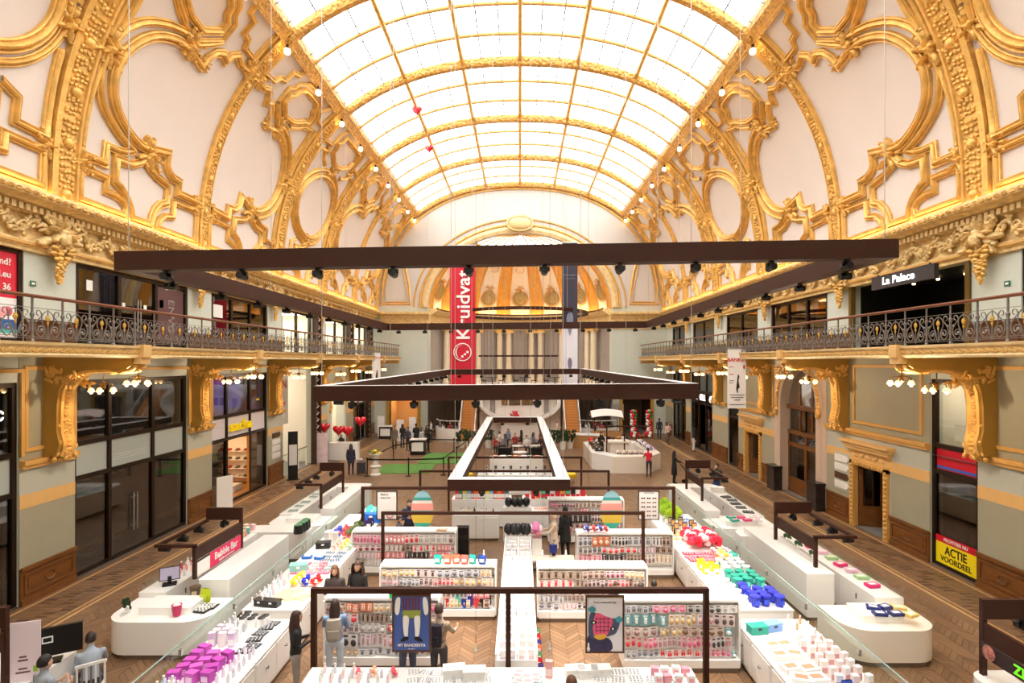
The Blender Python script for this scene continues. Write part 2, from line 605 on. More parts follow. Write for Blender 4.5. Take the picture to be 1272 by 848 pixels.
for sgn in (-1, 1):
    par = ceil[sgn]
    for y0, flip in ((Z0, 1), (Z0 + 2 * P, -1), (Z0 + 3 * P, 1), (Z0 + 5 * P, -1)):
        for me in B_ME:
            place('moulding', me, par, (0, y0, 0), scale=(sgn, flip, 1))
        for u, s, sc in HALF_B_CLASPS:
            put_on_vault('clasp', ME_CLASP, sgn, y0 + flip * u, s, sc * 1.3, par)
    for y0 in (Z0 - P, Z0 + 2 * P):
        for me in A_ME:
            place('moulding', me, par, (0, y0, 0), scale=(sgn, 1, 1))
        for u, s, sc in FULL_A_CLASPS:
            put_on_vault('clasp', ME_CLASP, sgn, y0 + u, s, sc * 1.3, par)

# ---- vault ribs
def ribmesh(w, d, beads):
    m = MB()
    prof = [(-.5, 0), (-.5, .55), (-.36, .7), (-.34, .5), (.34, .5), (.36, .7), (.5, .55), (.5, 0)]
    rows = []
    for s in np.linspace(0.02, SMAX, 40):
        rows.append([vpt(a * w, s, b * d) for a, b in prof])
    m.grid(rows)
    r = MB()
    k = 0
    s = .25
    while s < SMAX - .1:                       # relief: lozenge rosettes and leaves on the band
        x, h, nx, nh = vsec(s)
        tx = (-nh * 0 + nh, 0, -nx)
        R = Matrix(((nx, 0, -nh), (0, 1, 0), (nh, 0, nx))).to_3x3()
        big = k % 9 == 0
        if big:
            r.ell(vpt(0, s, d * .55), (d * .4, w * .2, .16), 8, 5, R)
        else:
            rq = random.Random(k * 7 + int(w * 100))
            for q in (-.22, -.07, .08, .23):
                r.ell(vpt((q + rq.uniform(-.03, .03)) * w, s + rq.uniform(-.06, .06), d * .52), (d * .24, w * .075, rq.uniform(.05, .09)), 5, 3, R @ Matrix.Rotation(rq.uniform(-.9, .9), 3, 'X'))
        s += beads
        k += 1
    return m.mesh('rib', M_GOLD, 40), r.mesh('rib_relief', M_GOLD, 60)
RIB_HEAVY = ribmesh(.9, .3, .16)
RIB_SLIM = ribmesh(.6, .24, .15)
for sgn in (-1, 1):
    for i, y in enumerate(RIBS[2:]):
        slim = round((y - Z0) / P) % 3 == 1
        for q in (RIB_SLIM if slim else RIB_HEAVY,):
            o = place('rib', q[0], ceil[sgn], (0, y if y < ZE - .1 else y - .3, 0), scale=(sgn, 1, 1))
            place('rib_relief', q[1], o)

# ---- skylight
XQ = [-XSKY + 2 * XSKY * i / 6 for i in range(7)]
def arc_pts(x0, x1, n, dz=0.0):
    return [(x, vh(x) + dz) for x in np.linspace(x0, x1, n)]
sky = MB()
edge = MB()
for sgn in (-1, 1):
    pr = [(sgn * (XSKY + .32), HSKY - .45), (sgn * (XSKY - .05), HSKY - .12), (sgn * (XSKY - .1), HSKY + .25), (sgn * (XSKY + .3), HSKY + .3)]
    edge.prism(pr, lambda a, b, t: (a, t, b), ZB, ZE)
window1 = edge.build('window_1', M_GOLDREL)
struct(window1, 'great arched glass skylight with gilded bars along the top of the hall', 'skylight')
def arcbar(w, d, up=0.0):
    m = MB()
    pts = arc_pts(-XSKY, XSKY, 37, up)
    rows = []
    for x, h in pts:
        rows.append([(x, -w / 2, h), (x, -w / 2, h - d * .7), (x, -w * .3, h - d), (x, w * .3, h - d), (x, w / 2, h - d * .7), (x, w / 2, h)])
    return m.grid(rows, closed=True)
ME_ARCH = arcbar(.42, .38).mesh('skylight_arch', M_GOLDREL, 40)
ME_THIN = arcbar(.14, .12).mesh('transverse_bar', M_YELLOW)
for y in RIBS:
    place('skylight_arch', ME_ARCH, window1, (0, y if y < ZE - .1 else y - .25, 0))
for k in range(len(RIBS) - 1):
    for j in (1, 2):
        place('transverse_bar', ME_THIN, window1, (0, RIBS[k] + P * j / 3, 0))
def longbar(x, w, d, y0, y1):
    h = vh(x)
    sl = (vh(x + .01) - vh(x - .01)) / .02
    an = math.atan(sl)
    m = MB()
    c, s = math.cos(an), math.sin(an)
    pr = [(x + a * c + b * s, h + a * s - b * c) for a, b in ((-w / 2, -.02), (w / 2, -.02), (w / 2, d * .6), (w * .25, d), (-w * .25, d), (-w / 2, d * .6))]
    m.prism(pr, lambda a, b, t: (a, t, b), y0, y1)
    return m
for x in XQ[1:-1]:
    longbar(x, .24, .24, ZB, ZE).build('longitudinal_bar', M_GOLD, window1)
mun = MB()
for i in range(6):
    for q in (1 / 3, 2 / 3):
        mun.add(*[(b.v, b.f) for b in (longbar(XQ[i] + (XQ[i + 1] - XQ[i]) * q, .05, .03, ZB, ZE),)][0])
for k in range(len(RIBS) - 1):
    for j in range(6):
        b = arcbar(.035, .02)
        b.v = [(p[0], p[1] + RIBS[k] + P * (j + .5) / 6, p[2]) for p in b.v]
        mun.add(b.v, b.f)
mun.build('lead_bars', mat('lead_bar', (84, 82, 80), .5), window1)
def panemat():
    m = bpy.data.materials.new('milky_glass')
    m.use_nodes = True
    N, L = m.node_tree.nodes, m.node_tree.links
    N.remove(N['Principled BSDF'])
    t = N.new('ShaderNodeBsdfTransparent')
    t.inputs[0].default_value = (.82, .84, .84, 1)
    d = N.new('ShaderNodeBsdfTranslucent')
    d.inputs[0].default_value = (.85, .86, .85, 1)
    x = N.new('ShaderNodeMixShader')
    x.inputs[0].default_value = .25
    L.new(t.outputs[0], x.inputs[1])
    L.new(d.outputs[0], x.inputs[2])
    L.new(x.outputs[0], N['Material Output'].inputs['Surface'])
    return m
M_PANE = panemat()
for i in range(6):
    m = MB()
    pts = arc_pts(XQ[i], XQ[i + 1], 5, .01)
    m.grid([[(x, .06, h) for x, h in pts], [(x, P / 3 - .06, h) for x, h in pts]])
    me = m.mesh('pane', M_PANE)
    for k in range(len(RIBS) - 1):
        for j in range(3):
            place('pane', me, window1, (0, RIBS[k] + P * j / 3, 0))
# bulbs hanging along the skylight edges and heart balloons caught under the glass
bl = MB()
bl.cyl((0, 0, -.05), (0, 0, -.22), .05, .09, 8)
ME_SOCKET = bl.mesh('socket', M_BLACK)
bl = MB()
bl.ell((0, 0, -.32), (.13, .13, .14), 8, 6)
ME_EDGEBULB = bl.mesh('bulb', M_BULB, 80)
for sgn, side in ((-1, 'left'), (1, 'right')):
    ys = sorted([y for y in RIBS[3:]] + [y + P / 2 for y in RIBS[3:-1]])
    for i, y in enumerate(ys):
        t = thing('ceiling_lamp', '%s from the entrance of the small bare lamps along the %s edge of the skylight' % (['first', 'second', 'third', 'fourth', 'fifth', 'sixth', 'seventh', 'eighth', 'ninth', 'tenth', 'eleventh', 'twelfth'][i], side), 'lamp',
                  (sgn * (XSKY + .2), min(y, ZE - .5), HSKY - .42), group='lamps along the skylight edge')
        place('socket', ME_SOCKET, t)
        place('bulb', ME_EDGEBULB, t)
def heart_mesh(m_, sz):
    m = MB()
    n, rings = 20, 6
    rows = []
    for i in range(rings + 1):
        ph = -PI / 2 + PI * i / rings
        k = math.cos(ph)
        row = []
        for j in range(n):
            t = 2 * PI * j / n
            x = 16 * math.sin(t) ** 3
            z = 13 * math.cos(t) - 5 * math.cos(2 * t) - 2 * math.cos(3 * t) - math.cos(4 * t)
            row.append((x / 32 * sz * k, math.sin(ph) * sz * .22, z / 32 * sz * k))
        rows.append(row)
    m.grid(rows, closed=True)
    return m.mesh('heart_balloon', m_, 70)
M_RED = mat('red_balloon', (206, 24, 44), .25, coat=.4)
ME_HEART = heart_mesh(M_RED, .62)
for x, y, lb in ((-5.9, 31.8, 'red heart balloon caught under the skylight, nearer of the two'), (-6.1, 37.3, 'red heart balloon caught under the skylight, farther of the two')):
    o = place('heart_balloon', ME_HEART, None, (x, y, vh(x) - .55))
    tag(o, lb, 'balloon', 'balloons under the skylight')

# ------------------------------------------------------------------ end wall, arch and apse
RA, HS, RISE = 8.2, 11.2, 6.6         # apse radius, spring height, arch rise
def op_pt(t, k=0.0):                   # arch opening, t = 0..pi
    return ((RA + k) * math.cos(t), HS + (RISE + k) * math.sin(t))
def out_pt(t):
    # the vault section in the same direction
    c, s = math.cos(t), max(math.sin(t), 0)
    lo, hi = .1, 30.0
    for _ in range(40):
        r = (lo + hi) / 2
        x, h = r * c, HS + r * s
        g = (abs(x) / (VA + .2)) ** VN + (max(h - VH0, 0) / (VBH + .2)) ** VN
        if g > 1:
            hi = r
        else:
            lo = r
    return (lo * c, HS + lo * s)
m = MB()
ts = np.linspace(0, PI, 49)
m.grid([[(op_pt(t)[0], ZE, op_pt(t)[1]) for t in ts], [(out_pt(t)[0], ZE, out_pt(t)[1]) for t in ts]])
m.grid([[(op_pt(t)[0], ZE, op_pt(t)[1]) for t in ts], [(op_pt(t)[0], ZE + .5, op_pt(t)[1]) for t in ts]])
endw = m.build('wall_end', M_WHITEWALL, smooth=40)
struct(endw, 'white end wall above the gilded arch of the apse', 'wall')
m = MB()
for sgn in (-1, 1):
    for xa, xb, z0, z1 in ((RA, 9.1, 0, HS), (11.6, 13.2, 0, HS), (9.1, 11.6, 3.3, HS)):
        m.bb(min(sgn * xa, sgn * xb), max(sgn * xa, sgn * xb), ZE, ZE + .5, z0, z1)
    m.bb(min(sgn * RA, sgn * 9.1), max(sgn * RA, sgn * 9.1), ZE + .5, ZE + 1.5, 0, HS)
pier = m.build('wall_end_piers', M_UPWALL)
struct(pier, 'pale grey piers of the end wall beside the apse', 'wall')
def ring_band(k0, k1, d, y=ZE, n=61):
    m = MB()
    ts = np.linspace(0, PI, n)
    rows = []
    for t in ts:
        a, b = op_pt(t, k0), op_pt(t, k1)
        mid = op_pt(t, (k0 + k1) / 2)
        rows.append([(a[0], y, a[1]), (a[0], y - d * .7, a[1]), (mid[0], y - d, mid[1]), (b[0], y - d * .6, b[1]), (b[0], y, b[1])])
    return m.grid(rows)
ring_band(0.0, .55, .3).build('archivolt', M_GOLDPALE, endw, 40)
ring_band(.6, .8, .18).build('archivolt', M_GOLD, endw, 40)
ring_band(1.15, 1.3, .12).build('archivolt', M_YELLOW, endw, 40)
m = MB()
for k0, k1, d in ((-.35, -.15, .15), (-.75, -.6, .12)):
    ts2 = np.linspace(0.05, PI - .05, 61)
    rows = []
    for t in ts2:
        a = out_pt(t)
        c = (0, HS)
        def sh(k):
            l = math.hypot(a[0] - c[0], a[1] - c[1])
            return (a[0] + (a[0] - c[0]) / l * k, a[1] + (a[1] - c[1]) / l * k)
        p, q = sh(k0), sh(k1)
        rows.append([(p[0], ZE, p[1]), (p[0], ZE - d, p[1]), (q[0], ZE - d, q[1]), (q[0], ZE, q[1])])
    m.grid(rows)
m.build('tympanum_moulding', M_GOLD, endw)
# corner panels either side of the arch
for sgn in (-1, 1):
    for k_, w_ in ((0, .1), (.3, .05)):
        pts = [(9.75 + k_, 11.5 + k_ * .6), (12.25 - k_, 11.5 + k_ * .6), (12.2 - k_, 13.2), (11.95 - k_, 14.6), (11.5 - k_, 15.9 - k_), (11.1 - k_ * .5, 16.6 - k_ * 2), (10.6 + k_ * .2, 15.8 - k_), (10.1 + k_, 14.4), (9.85 + k_, 13.0)]
        b = MB()
        b.tube([(sgn * p[0], ZE - .05, p[1]) for p in pts], w_, 6, True)
        b.build('panel_moulding', M_GOLD, endw)
    # entablature carried across the pier
    b = MB()
    prof = [(.0, 9.28), (.1, 9.28), (.16, 9.55), (.08, 9.58), (.08, 10.2), (.2, 10.24), (.2, 10.42), (.5, 10.5), (.72, 10.56), (.74, 10.76), (.0, 10.8)]
    b.prism([(ZE - d_, z) for d_, z in prof], lambda p, q, t: (sgn * t, p, q), 8.0, 12.4)
    for i in range(26):
        rq = random.Random(i)
        b.ell((sgn * (8.3 + i * .16), ZE - .12, 9.9 + .14 * math.sin(i * .9)), (.13, .06, .06), 6, 4, Matrix.Rotation(rq.uniform(-1, 1), 3, 'Y'))
    b.build('pier_entablature', M_GOLDFRIEZE, endw, 30)
ca = MB()
petals(ca, 14, .8, .2, 5, 1.5, (0, ZE - .4, HS + RISE + .75))
ca.ell((0, ZE - .5, HS + RISE + .75), (1.05, .25, .55), 18, 8)
ca.tube([(1.15 * math.cos(a), ZE - .5, HS + RISE + .75 + .64 * math.sin(a)) for a in np.linspace(0, 2 * PI, 25)[:-1]], .09, 6, True)
ca.build('cartouche', M_GOLDPALE, endw, 60)

def apt(th, r, h):                    # th from -90..90 degrees, 0 = back of apse
    return (r * math.sin(th), ZE + .4 + r * math.cos(th), h)
ths = np.linspace(-PI / 2, PI / 2, 57)
# drum wall with a ribbed, curtained look
m = MB()
rows_lo, rows_hi = [], []
for i, t in enumerate(np.linspace(-PI / 2, PI / 2, 321)):
    r = 8.35 + (.05 if (i // 2) % 2 else 0)
    rows_lo.append(apt(t, r, 0))
    rows_hi.append(apt(t, r, 10.0))
m.grid([rows_lo, rows_hi])
apse = m.build('wall_apse', mat('apse_drapery', (164, 150, 138), .8, var=.06, vscale=1))
struct(apse, 'grey ribbed curtain wall behind the columns of the round apse', 'wall')
# entablature ring
m = MB()
prof = [(8.3, 9.65), (8.0, 9.65), (7.95, 9.95), (8.05, 10.0), (8.05, 10.55), (7.9, 10.6), (7.7, 10.75), (7.4, 10.95), (7.35, 11.1), (8.3, 11.15)]
m.grid([[apt(t, r, h) for r, h in prof] for t in ths])
for t in (ths[0], ths[-1]):
    m.add([apt(t, r, h) for r, h in prof], [tuple(range(len(prof)))])
m.build('entablature', M_GOLDFRIEZE, apse, 35)
m = MB()
for i in range(90):
    t = -PI / 2 + PI * (i + .5) / 90
    m.T = Matrix.Translation(apt(t, 7.86, 10.68)) @ Matrix.Rotation(-t, 4, 'Z')
    m.box(0, 0, 0, .13, .16, .13)
stuff(m.build('dentils', M_GOLD, apse))
m = MB()
ringp = [apt(t, 7.98, 9.8) for t in ths]
m.tube(ringp, .09, 6)
m.build('ring_moulding', M_WOODDK, apse, 60)
m = MB()
m.tube([apt(t, 7.42, 11.12) for t in ths], .1, 6)
m.build('ring_moulding', M_WOODDK, apse, 60)
m = MB()
m.grid([[apt(t, r, 11.17 + z) for r, z in ((7.62, 0), (7.62, .05), (7.72, .05), (7.72, 0))] for t in np.linspace(-1.3, 1.3, 41)])
m.build('cove_light', mat('apse_cove_led', (255, 210, 140), .5, emit=11, ecol=(255, 214, 150)), apse)
# half dome
def dome(th, e, k=0.0):               # e elevation 0..90 deg in radians
    return apt(th, (8.25 - k) * math.cos(e), HS + (RISE + .1 - k) * math.sin(e))
m = MB()
es = np.linspace(0, math.radians(61), 16)
m.grid([[dome(t, e) for t in ths] for e in es])
dm = m.build('ceiling', mat('dome_plaster', (248, 236, 216), .6, var=.04), smooth=60)
struct(dm, 'golden half dome of the apse with round medallions', 'ceiling')
m = MB()
es2 = np.linspace(math.radians(61), math.radians(90), 8)
m.grid([[dome(t, e) for t in np.linspace(-PI / 2, PI / 2, 31)] for e in es2])
lan = m.build('window_2', M_PANE, smooth=60)
struct(lan, 'glazed crown of the apse half dome', 'skylight')
for i in range(13):
    t = -PI / 2 + PI * i / 12
    b = MB()
    b.tube([dome(t, e, .05) for e in es2], .07, 5)
    b.build('glazing_bar', M_YELLOW, lan)
b = MB()
b.tube([dome(t, math.radians(61), .05) for t in ths], .16, 6)
b.build('glazing_ring', M_GOLD, lan)
STEP = math.radians(24.5)
M_DOMERIB = mat('dome_rib_gold', (226, 166, 74), .42, .3, var=.12, bump=.2, bscale=8)
for k in range(-4, 4):                # broad gilded ribs between the panels
    tc_ = (k + .5) * STEP
    m = MB()
    rows = []
    for e in np.linspace(0, math.radians(61), 14):
        wd = .09
        rows.append([dome(max(-PI / 2, min(PI / 2, tc_ + q * wd)), e, d) for q, d in ((-1, 0), (-1, .12), (-.8, .2), (-.7, .12), (.7, .12), (.8, .2), (1, .12), (1, 0))])
    m.grid(rows)
    m.build('dome_rib', M_DOMERIB, dm, 40)
M_MED = mat('medallion_grey_gold', (176, 150, 92), .5, .3, bump=.6, bscale=9)
for k in range(-3, 4):
    th = k * STEP
    for e, r, mm in ((math.radians(14.5), .74, M_MED), (math.radians(42), .42, M_DOMERIB)):
        p = Vector(dome(th, e, .06))
        nrm = -Vector((math.sin(th) * math.cos(e) / 8.25, math.cos(th) * math.cos(e) / 8.25, math.sin(e) / (RISE + .1))).normalized()
        p = p + nrm * .04
        q = nrm.to_track_quat('Z', 'Y').to_matrix().to_4x4()
        b = MB()
        b.T = Matrix.Translation(p) @ q
        if r > .5:
            b.lathe([(0.01, .1), (.3, .14), (r * .55, .08), (r * .78, .08), (r * .8, .14), (r, .14), (r, -.05)], 20)
            b.build('medallion', mm, dm, 30)
            b = MB()
            b.T = Matrix.Translation(p) @ q
            b.tube([((r + .1) * math.cos(a), (r + .1) * math.sin(a), .08) for a in np.linspace(0, 2 * PI, 25)[:-1]], .05, 5, True)
            b.build('medallion_ring', M_GOLD, dm, 60)
        else:
            b.tube([(r * math.cos(a), r * math.sin(a), .05) for a in np.linspace(0, 2 * PI, 17)[:-1]], .04, 5, True)
            b.build('medallion_ring', M_GOLD, dm, 60)
    b = MB()
    p = Vector(dome(th, math.radians(24), .1))
    b.T = Matrix.Translation(p) @ Matrix.Rotation(-th, 4, 'Z')
    petals(b, 6, .5, .1, 30 + k, 1.2)
    b.build('palmette', M_DOMERIB, dm, 60)
# columns with ionic capitals, in pairs
M_COL = mat('cream_column', (226, 206, 176), .5, var=.05, vscale=2)
cm = MB()
cm.lathe([(.42, 0), (.42, .18), (.36, .24), (.38, .34), (.31, .42), (.31, 1.2), (.29, 4.6), (.25, 5.0), (.27, 5.06)], 16)
ME_COL = cm.mesh('shaft', M_COL, 40)
cm = MB()
cm.bb(-.36, .36, -.3, .3, 5.22, 5.34)
for sx in (-1, 1):
    cm.cyl((sx * .3, -.3, 5.14), (sx * .3, .3, 5.14), .16, n=12)
cm.bb(-.3, .3, -.27, .27, 5.06, 5.22)
ME_CAP = cm.mesh('capital', M_GOLD, 40)
names = ['outermost left', 'second from left', 'inner left', 'left of centre', 'right of centre', 'inner right', 'second from right', 'outermost right']
ki = 0
for k in range(-4, 4):
    if abs((k + .5) * STEP) > 1.45:
        continue
    for j, dt in enumerate((-.062, .062)):
        th = (k + .5) * STEP + dt
        x, y, _ = apt(th, 7.75, 0)
        t = thing('column', '%s column of the %s pair carrying the apse entablature' % (['left', 'right'][j], ['', 'far left', 'left', 'centre left', 'centre right', 'right', 'far right', ''][k + 4]), 'column', (x, y, 4.3), -th, 'ionic columns of the apse')
        place('shaft', ME_COL, t)
        place('capital', ME_CAP, t)
# wall behind the camera
m = MB()
m.bb(-13.5, 13.5, ZB - .4, ZB, 0, 23)
struct(m.build('wall_back', M_UPWALL), 'plain wall behind the entrance end of the hall', 'wall')
# ------------------------------------------------------------------ floor
m = MB()
m.bb(-13.4, 13.4, ZB - .4, 59, -.3, -.02)
floor = m.build('floor', M_FLOORBASE)
struct(floor, 'oak herringbone parquet floor of the hall', 'floor')
M_PLANK = mat('oak_plank', (124, 94, 68), .38, var=.15, vscale=2.5, island=.15, spec=.4)
M_INLAY = mat('dark_inlay', (78, 54, 38), .4, island=.2)
M_LIGHTW = mat('light_strip', (186, 146, 98), .38, island=.08)
CW, PW = .34, .17
def plank_v(x, y, up):
    g = .004
    dz = random.uniform(0, .003)
    a, b = (y, y + CW) if up else (y + CW, y)
    v = [(x + g, a + g, dz), (x + CW - g, b + g, dz), (x + CW - g, b + PW - g, dz), (x + g, a + PW - g, dz)]
    return v + [(p[0], p[1], -.02) for p in v]
PF = [(0, 1, 2, 3), (0, 4, 5, 1), (1, 5, 6, 2), (2, 6, 7, 3), (3, 7, 4, 0)]
allp = []
ncol = int(22.4 / CW)
for i in range(ncol):
    x = -11.2 + i * CW
    k = 0
    y = 7.0
    ymax = 49.2 if abs(x) > 8 else 57
    while y < ymax:
        allp.append((x, y, i % 2 == 0))
        y += PW
spots = [(-.95, 12.6, 1.1), (1.2, 12.5, 1.1), (10.1, 13.2, 1.6), (-10.1, 12.6, 1.3), (3.6, 14.6, .8)]
near, rest = [], []
for p in allp:
    (near if any(abs(p[0] - a) < .75 * c and abs(p[1] - b) < c for a, b, c in spots) else rest).append(p)
random.shuffle(near)
rest += near[300:]
near = near[:300]
PL = {}
for up in (True, False):
    b = MB()
    b.add(plank_v(0, 0, up), PF)
    PL[up] = b.mesh('plank', M_PLANK)
tones = [M_PLANK] + [mat('oak_plank_tone%d' % i, c, .38, var=.15, vscale=2.5, spec=.4) for i, c in enumerate([(128, 97, 70), (118, 89, 64), (136, 104, 76)])]
PLT = []
for t_ in tones[1:]:
    for up in (True, False):
        me = PL[up].copy()
        me.materials.clear()
        me.materials.append(t_)
        PLT.append((up, me))
for i, p in enumerate(near):
    me = random.choice([q for u, q in PLT if u == p[2]])
    place('plank', me, floor, (p[0], p[1], 0))
vs, fs = [], []
for p in rest:
    o = len(vs)
    vs += plank_v(*p)
    fs += [[i + o for i in f] for f in PF]
b = MB()
b.v, b.f, b.mi = vs, fs, [0] * len(fs)
stuff(b.build('parquet', M_PLANK, floor))
b = MB()
d = MB()
li = MB()
for sgn in (-1, 1):
    for xa, xb in ((11.22, 11.3), (12.72, 12.8), (11.42, 11.46)):
        li.bb(min(sgn * xa, sgn * xb), max(sgn * xa, sgn * xb), 7, 49.3, -.02, .004)
    y = 7.0
    r = 0
    while y < 49.2:
        for q in range(4):
            x0 = 11.48 + q * .31 + (0)
            b.bb(min(sgn * x0, sgn * (x0 + .3)), max(sgn * x0, sgn * (x0 + .3)), y + .005, y + .195, -.02, .001)
        if r % 4 == 0:
            for q in (0, 1, 3) if r % 8 else (1, 2):
                x0 = 11.5 + q * .3
                for w_ in (0, .2):
                    yy = y + (q % 2) * .4 + w_
                    d.bb(min(sgn * x0, sgn * (x0 + .28)), max(sgn * x0, sgn * (x0 + .28)), yy + .03, yy + .11, -.02, .0045)
        y += .2
        r += 1
    b.bb(min(sgn * 12.81, sgn * 13.0), max(sgn * 12.81, sgn * 13.0), 7, 49.3, -.02, .001)
stuff(b.build('border_parquet', M_PLANK, floor))
stuff(d.build('border_inlay', M_INLAY, floor))
stuff(li.build('border_strip', M_LIGHTW, floor))

# ------------------------------------------------------------------ side walls
def wb(m, sgn, d0, d1, y0, y1, z0, z1, mi=0):
    """box given by its distance d from the side wall plane"""
    xa, xb = sgn * (W - d0), sgn * (W - d1)
    return m.bb(min(xa, xb), max(xa, xb), y0, y1, z0, z1, mi)
G_OPEN = {-1: [(8.6, 14.4, 5.83), (16.2, 21.7, 5.83), (23.4, 28.6, 5.83), (30.4, 34.8, 5.9), (37.4, 41.4, 5.2), (43.2, 46.6, 5.6)],
          1: [(15.75, 17.6, 5.83), (19.7, 21.6, 2.45), (23.5, 28.3, 6.12), (30.0, 31.9, 2.45), (33.0, 34.7, 5.6), (37.5, 42.3, 5.6), (43.5, 47.3, 5.6)]}
U_OPEN = {-1: [(9.4, 14.55), (16.25, 21.75), (23.4, 28.6), (30.3, 34.6), (37.1, 41.4), (43.6, 46.9)],
          1: [(9.6, 14.4), (16.0, 21.85), (23.5, 28.8), (30.4, 35.0), (37.2, 41.8), (43.8, 47.4)]}
wall = {}
for sgn, nm in ((-1, 'left'), (1, 'right')):
    m = MB()
    y = ZB
    for a, b_, h in G_OPEN[sgn]:
        wb(m, sgn, 0, -.4, y, a, 0, 6.6)
        wb(m, sgn, 0, -.4, a, b_, h, 6.6)
        y = b_
    wb(m, sgn, 0, -.4, y, ZE, 0, 6.6)
    y = ZB
    for a, b_ in U_OPEN[sgn]:
        wb(m, sgn, 0, -.4, y, a, 6.6, 9.3)
        y = b_
    wb(m, sgn, 0, -.4, y, ZE, 6.6, 9.3)
    wb(m, sgn, 0, -.4, ZB, ZE, 9.3, 10.8)
    w = m.build('wall_%s' % nm, M_UPWALL)
    wall[sgn] = struct(w, '%s side wall of the hall with shop fronts under a balcony' % nm, 'wall')
    # ground storey cladding on the piers
    gaps, y = [], 7.0
    for a, b_, h in G_OPEN[sgn]:
        if h > 3:
            gaps.append((y, a))
            y = b_
    gaps.append((y, ZE))
    doors = [(a, b_) for a, b_, h in G_OPEN[sgn] if h < 3]
    for a, b_ in gaps:
        dl = [q for q in doors if a < q[0] < b_]
        sub, yy = [], a
        for q in dl:
            sub.append((yy, q[0] - .25))
            yy = q[1] + .25
        sub.append((yy, b_))
        for (s0, s1) in sub:
            if s1 - s0 < .1:
                continue
            c = MB()
            wb(c, sgn, 0, .05, s0, s1, 0, .97)
            wb(c, sgn, .05, .1, s0, s1, .9, 1.0)
            wb(c, sgn, .05, .09, s0, s1, 0, .16)
            wo = c.build('wainscot', M_WOOD, w)
            n = max(1, round((s1 - s0) / 1.7))
            for i in range(n):
                p0, p1 = s0 + (s1 - s0) * i / n + .1, s0 + (s1 - s0) * (i + 1) / n - .1
                if p1 - p0 < .2:
                    continue
                c = MB()
                for q in ((p0, p1, .25, .3), (p0, p1, .76, .81), (p0, p0 + .05, .3, .76), (p1 - .05, p1, .3, .76)):
                    wb(c, sgn, .05, .08, *q)
                wb(c, sgn, .05, .065, p0 + .12, p1 - .12, .38, .68)
                yc = (p0 + p1) / 2
                c.tube([(sgn * (W - .07), yc + .16 * math.cos(t), .53 + .12 * math.sin(t)) for t in np.linspace(0, 2 * PI, 13)[:-1]], .02, 4, True)
                c.build('wainscot_panel', M_WOOD, wo)
            c = MB()
            wb(c, sgn, 0, .02, s0, s1, .97, 2.52)
            c.build('sage_panel', M_GREEN, w)
        c = MB()
        wb(c, sgn, 0, .03, a, b_, 2.52, 2.88)
        c.build('cream_band', M_BAND, w)
        c = MB()
        wb(c, sgn, 0, .02, a, b_, 2.88, 3.54)
        c.build('grey_panel', M_GREY, w)
        c = MB()
        wb(c, sgn, 0, .12, a, b_, 3.56, 3.66)
        wb(c, sgn, 0, .18, a, b_, 3.66, 3.78)
        c.build('string_moulding', M_YELLOW, w)
        c = MB()
        wb(c, sgn, 0, .02, a, b_, 3.78, 6.49)
        c.build('upper_panel', M_GREEN, w)
        if sgn == -1 or b_ - a > 3:
            lo, hi = (a + .12, b_ - .12)
            if sgn == 1 and a < 19 < b_:
                lo, hi = 17.9, 21.6
            c = MB()
            for q in ((lo, hi, 4.0, 4.1), (lo, hi, 6.15, 6.25), (lo, lo + .1, 4.1, 6.15), (hi - .1, hi, 4.1, 6.15)):
                wb(c, sgn, .02, .07, *q)
            c.build('panel_moulding', M_YELLOW, w)
    if sgn == -1:                # gold frames around the shop windows
        for a, b_, h in G_OPEN[-1][:3]:
            c = MB()
            for q in ((a - .1, b_ + .1, h + .25, h + .35), (a - .1, a, 3.9, h + .25), (b_, b_ + .1, 3.9, h + .25)):
                wb(c, sgn, .0, .08, *q)
            c.build('window_moulding', M_YELLOW, w)
    ug, y = [], 7.0
    for a, b_ in U_OPEN[sgn]:
        ug.append((y, a))
        y = b_
    ug.append((y, ZE))
    for a, b_ in ug:
        c = MB()
        wb(c, sgn, 0, .06, a, b_, 6.78, 7.5)
        wb(c, sgn, .06, .1, a, b_, 7.42, 7.5)
        c.build('upper_wainscot', M_WOODDK, w)
    # cornice with frieze
    prof = [(-.05, 9.28), (.1, 9.28), (.1, 9.36), (.16, 9.4), (.16, 9.55), (.08, 9.58), (.08, 10.2), (.2, 10.24), (.2, 10.42), (.45, 10.46), (.5, 10.52), (.72, 10.56), (.76, 10.66), (.74, 10.76), (-.05, 10.78)]
    c = MB()
    c.prism([(sgn * (W - d_), z) for d_, z in prof], lambda a, b, t: (a, t, b), ZB, ZE)
    corn = c.build('cornice', M_GOLDFRIEZE, w, 30)
    c = MB()
    y = 9.0
    while y < ZE - .3:
        wb(c, sgn, .2, .38, y, y + .12, 10.26, 10.42)
        y += .2
    stuff(c.build('dentils', M_GOLDPALE, corn))
    c = MB()
    y = 9.0
    while y < ZE - .3:
        c.ell((sgn * (W - .75), y, 10.64), (.05, .11, .07), 5, 3)
        y += .23
    stuff(c.build('leaf_band', M_GOLDREL, corn))
    # cove light tucked behind the cornice lip
    c = MB()
    wb(c, sgn, .34, .42, 6, ZE - .3, 10.78, 10.83)
    c.build('cove_light', mat('cove_led', (255, 205, 130), .5, emit=6, ecol=(255, 220, 168)), corn)
    c = MB()
    wb(c, sgn, .16, .2, 9.3, ZE, 9.43, 9.5)
    c.build('architrave_fillet', M_YELLOW, corn)

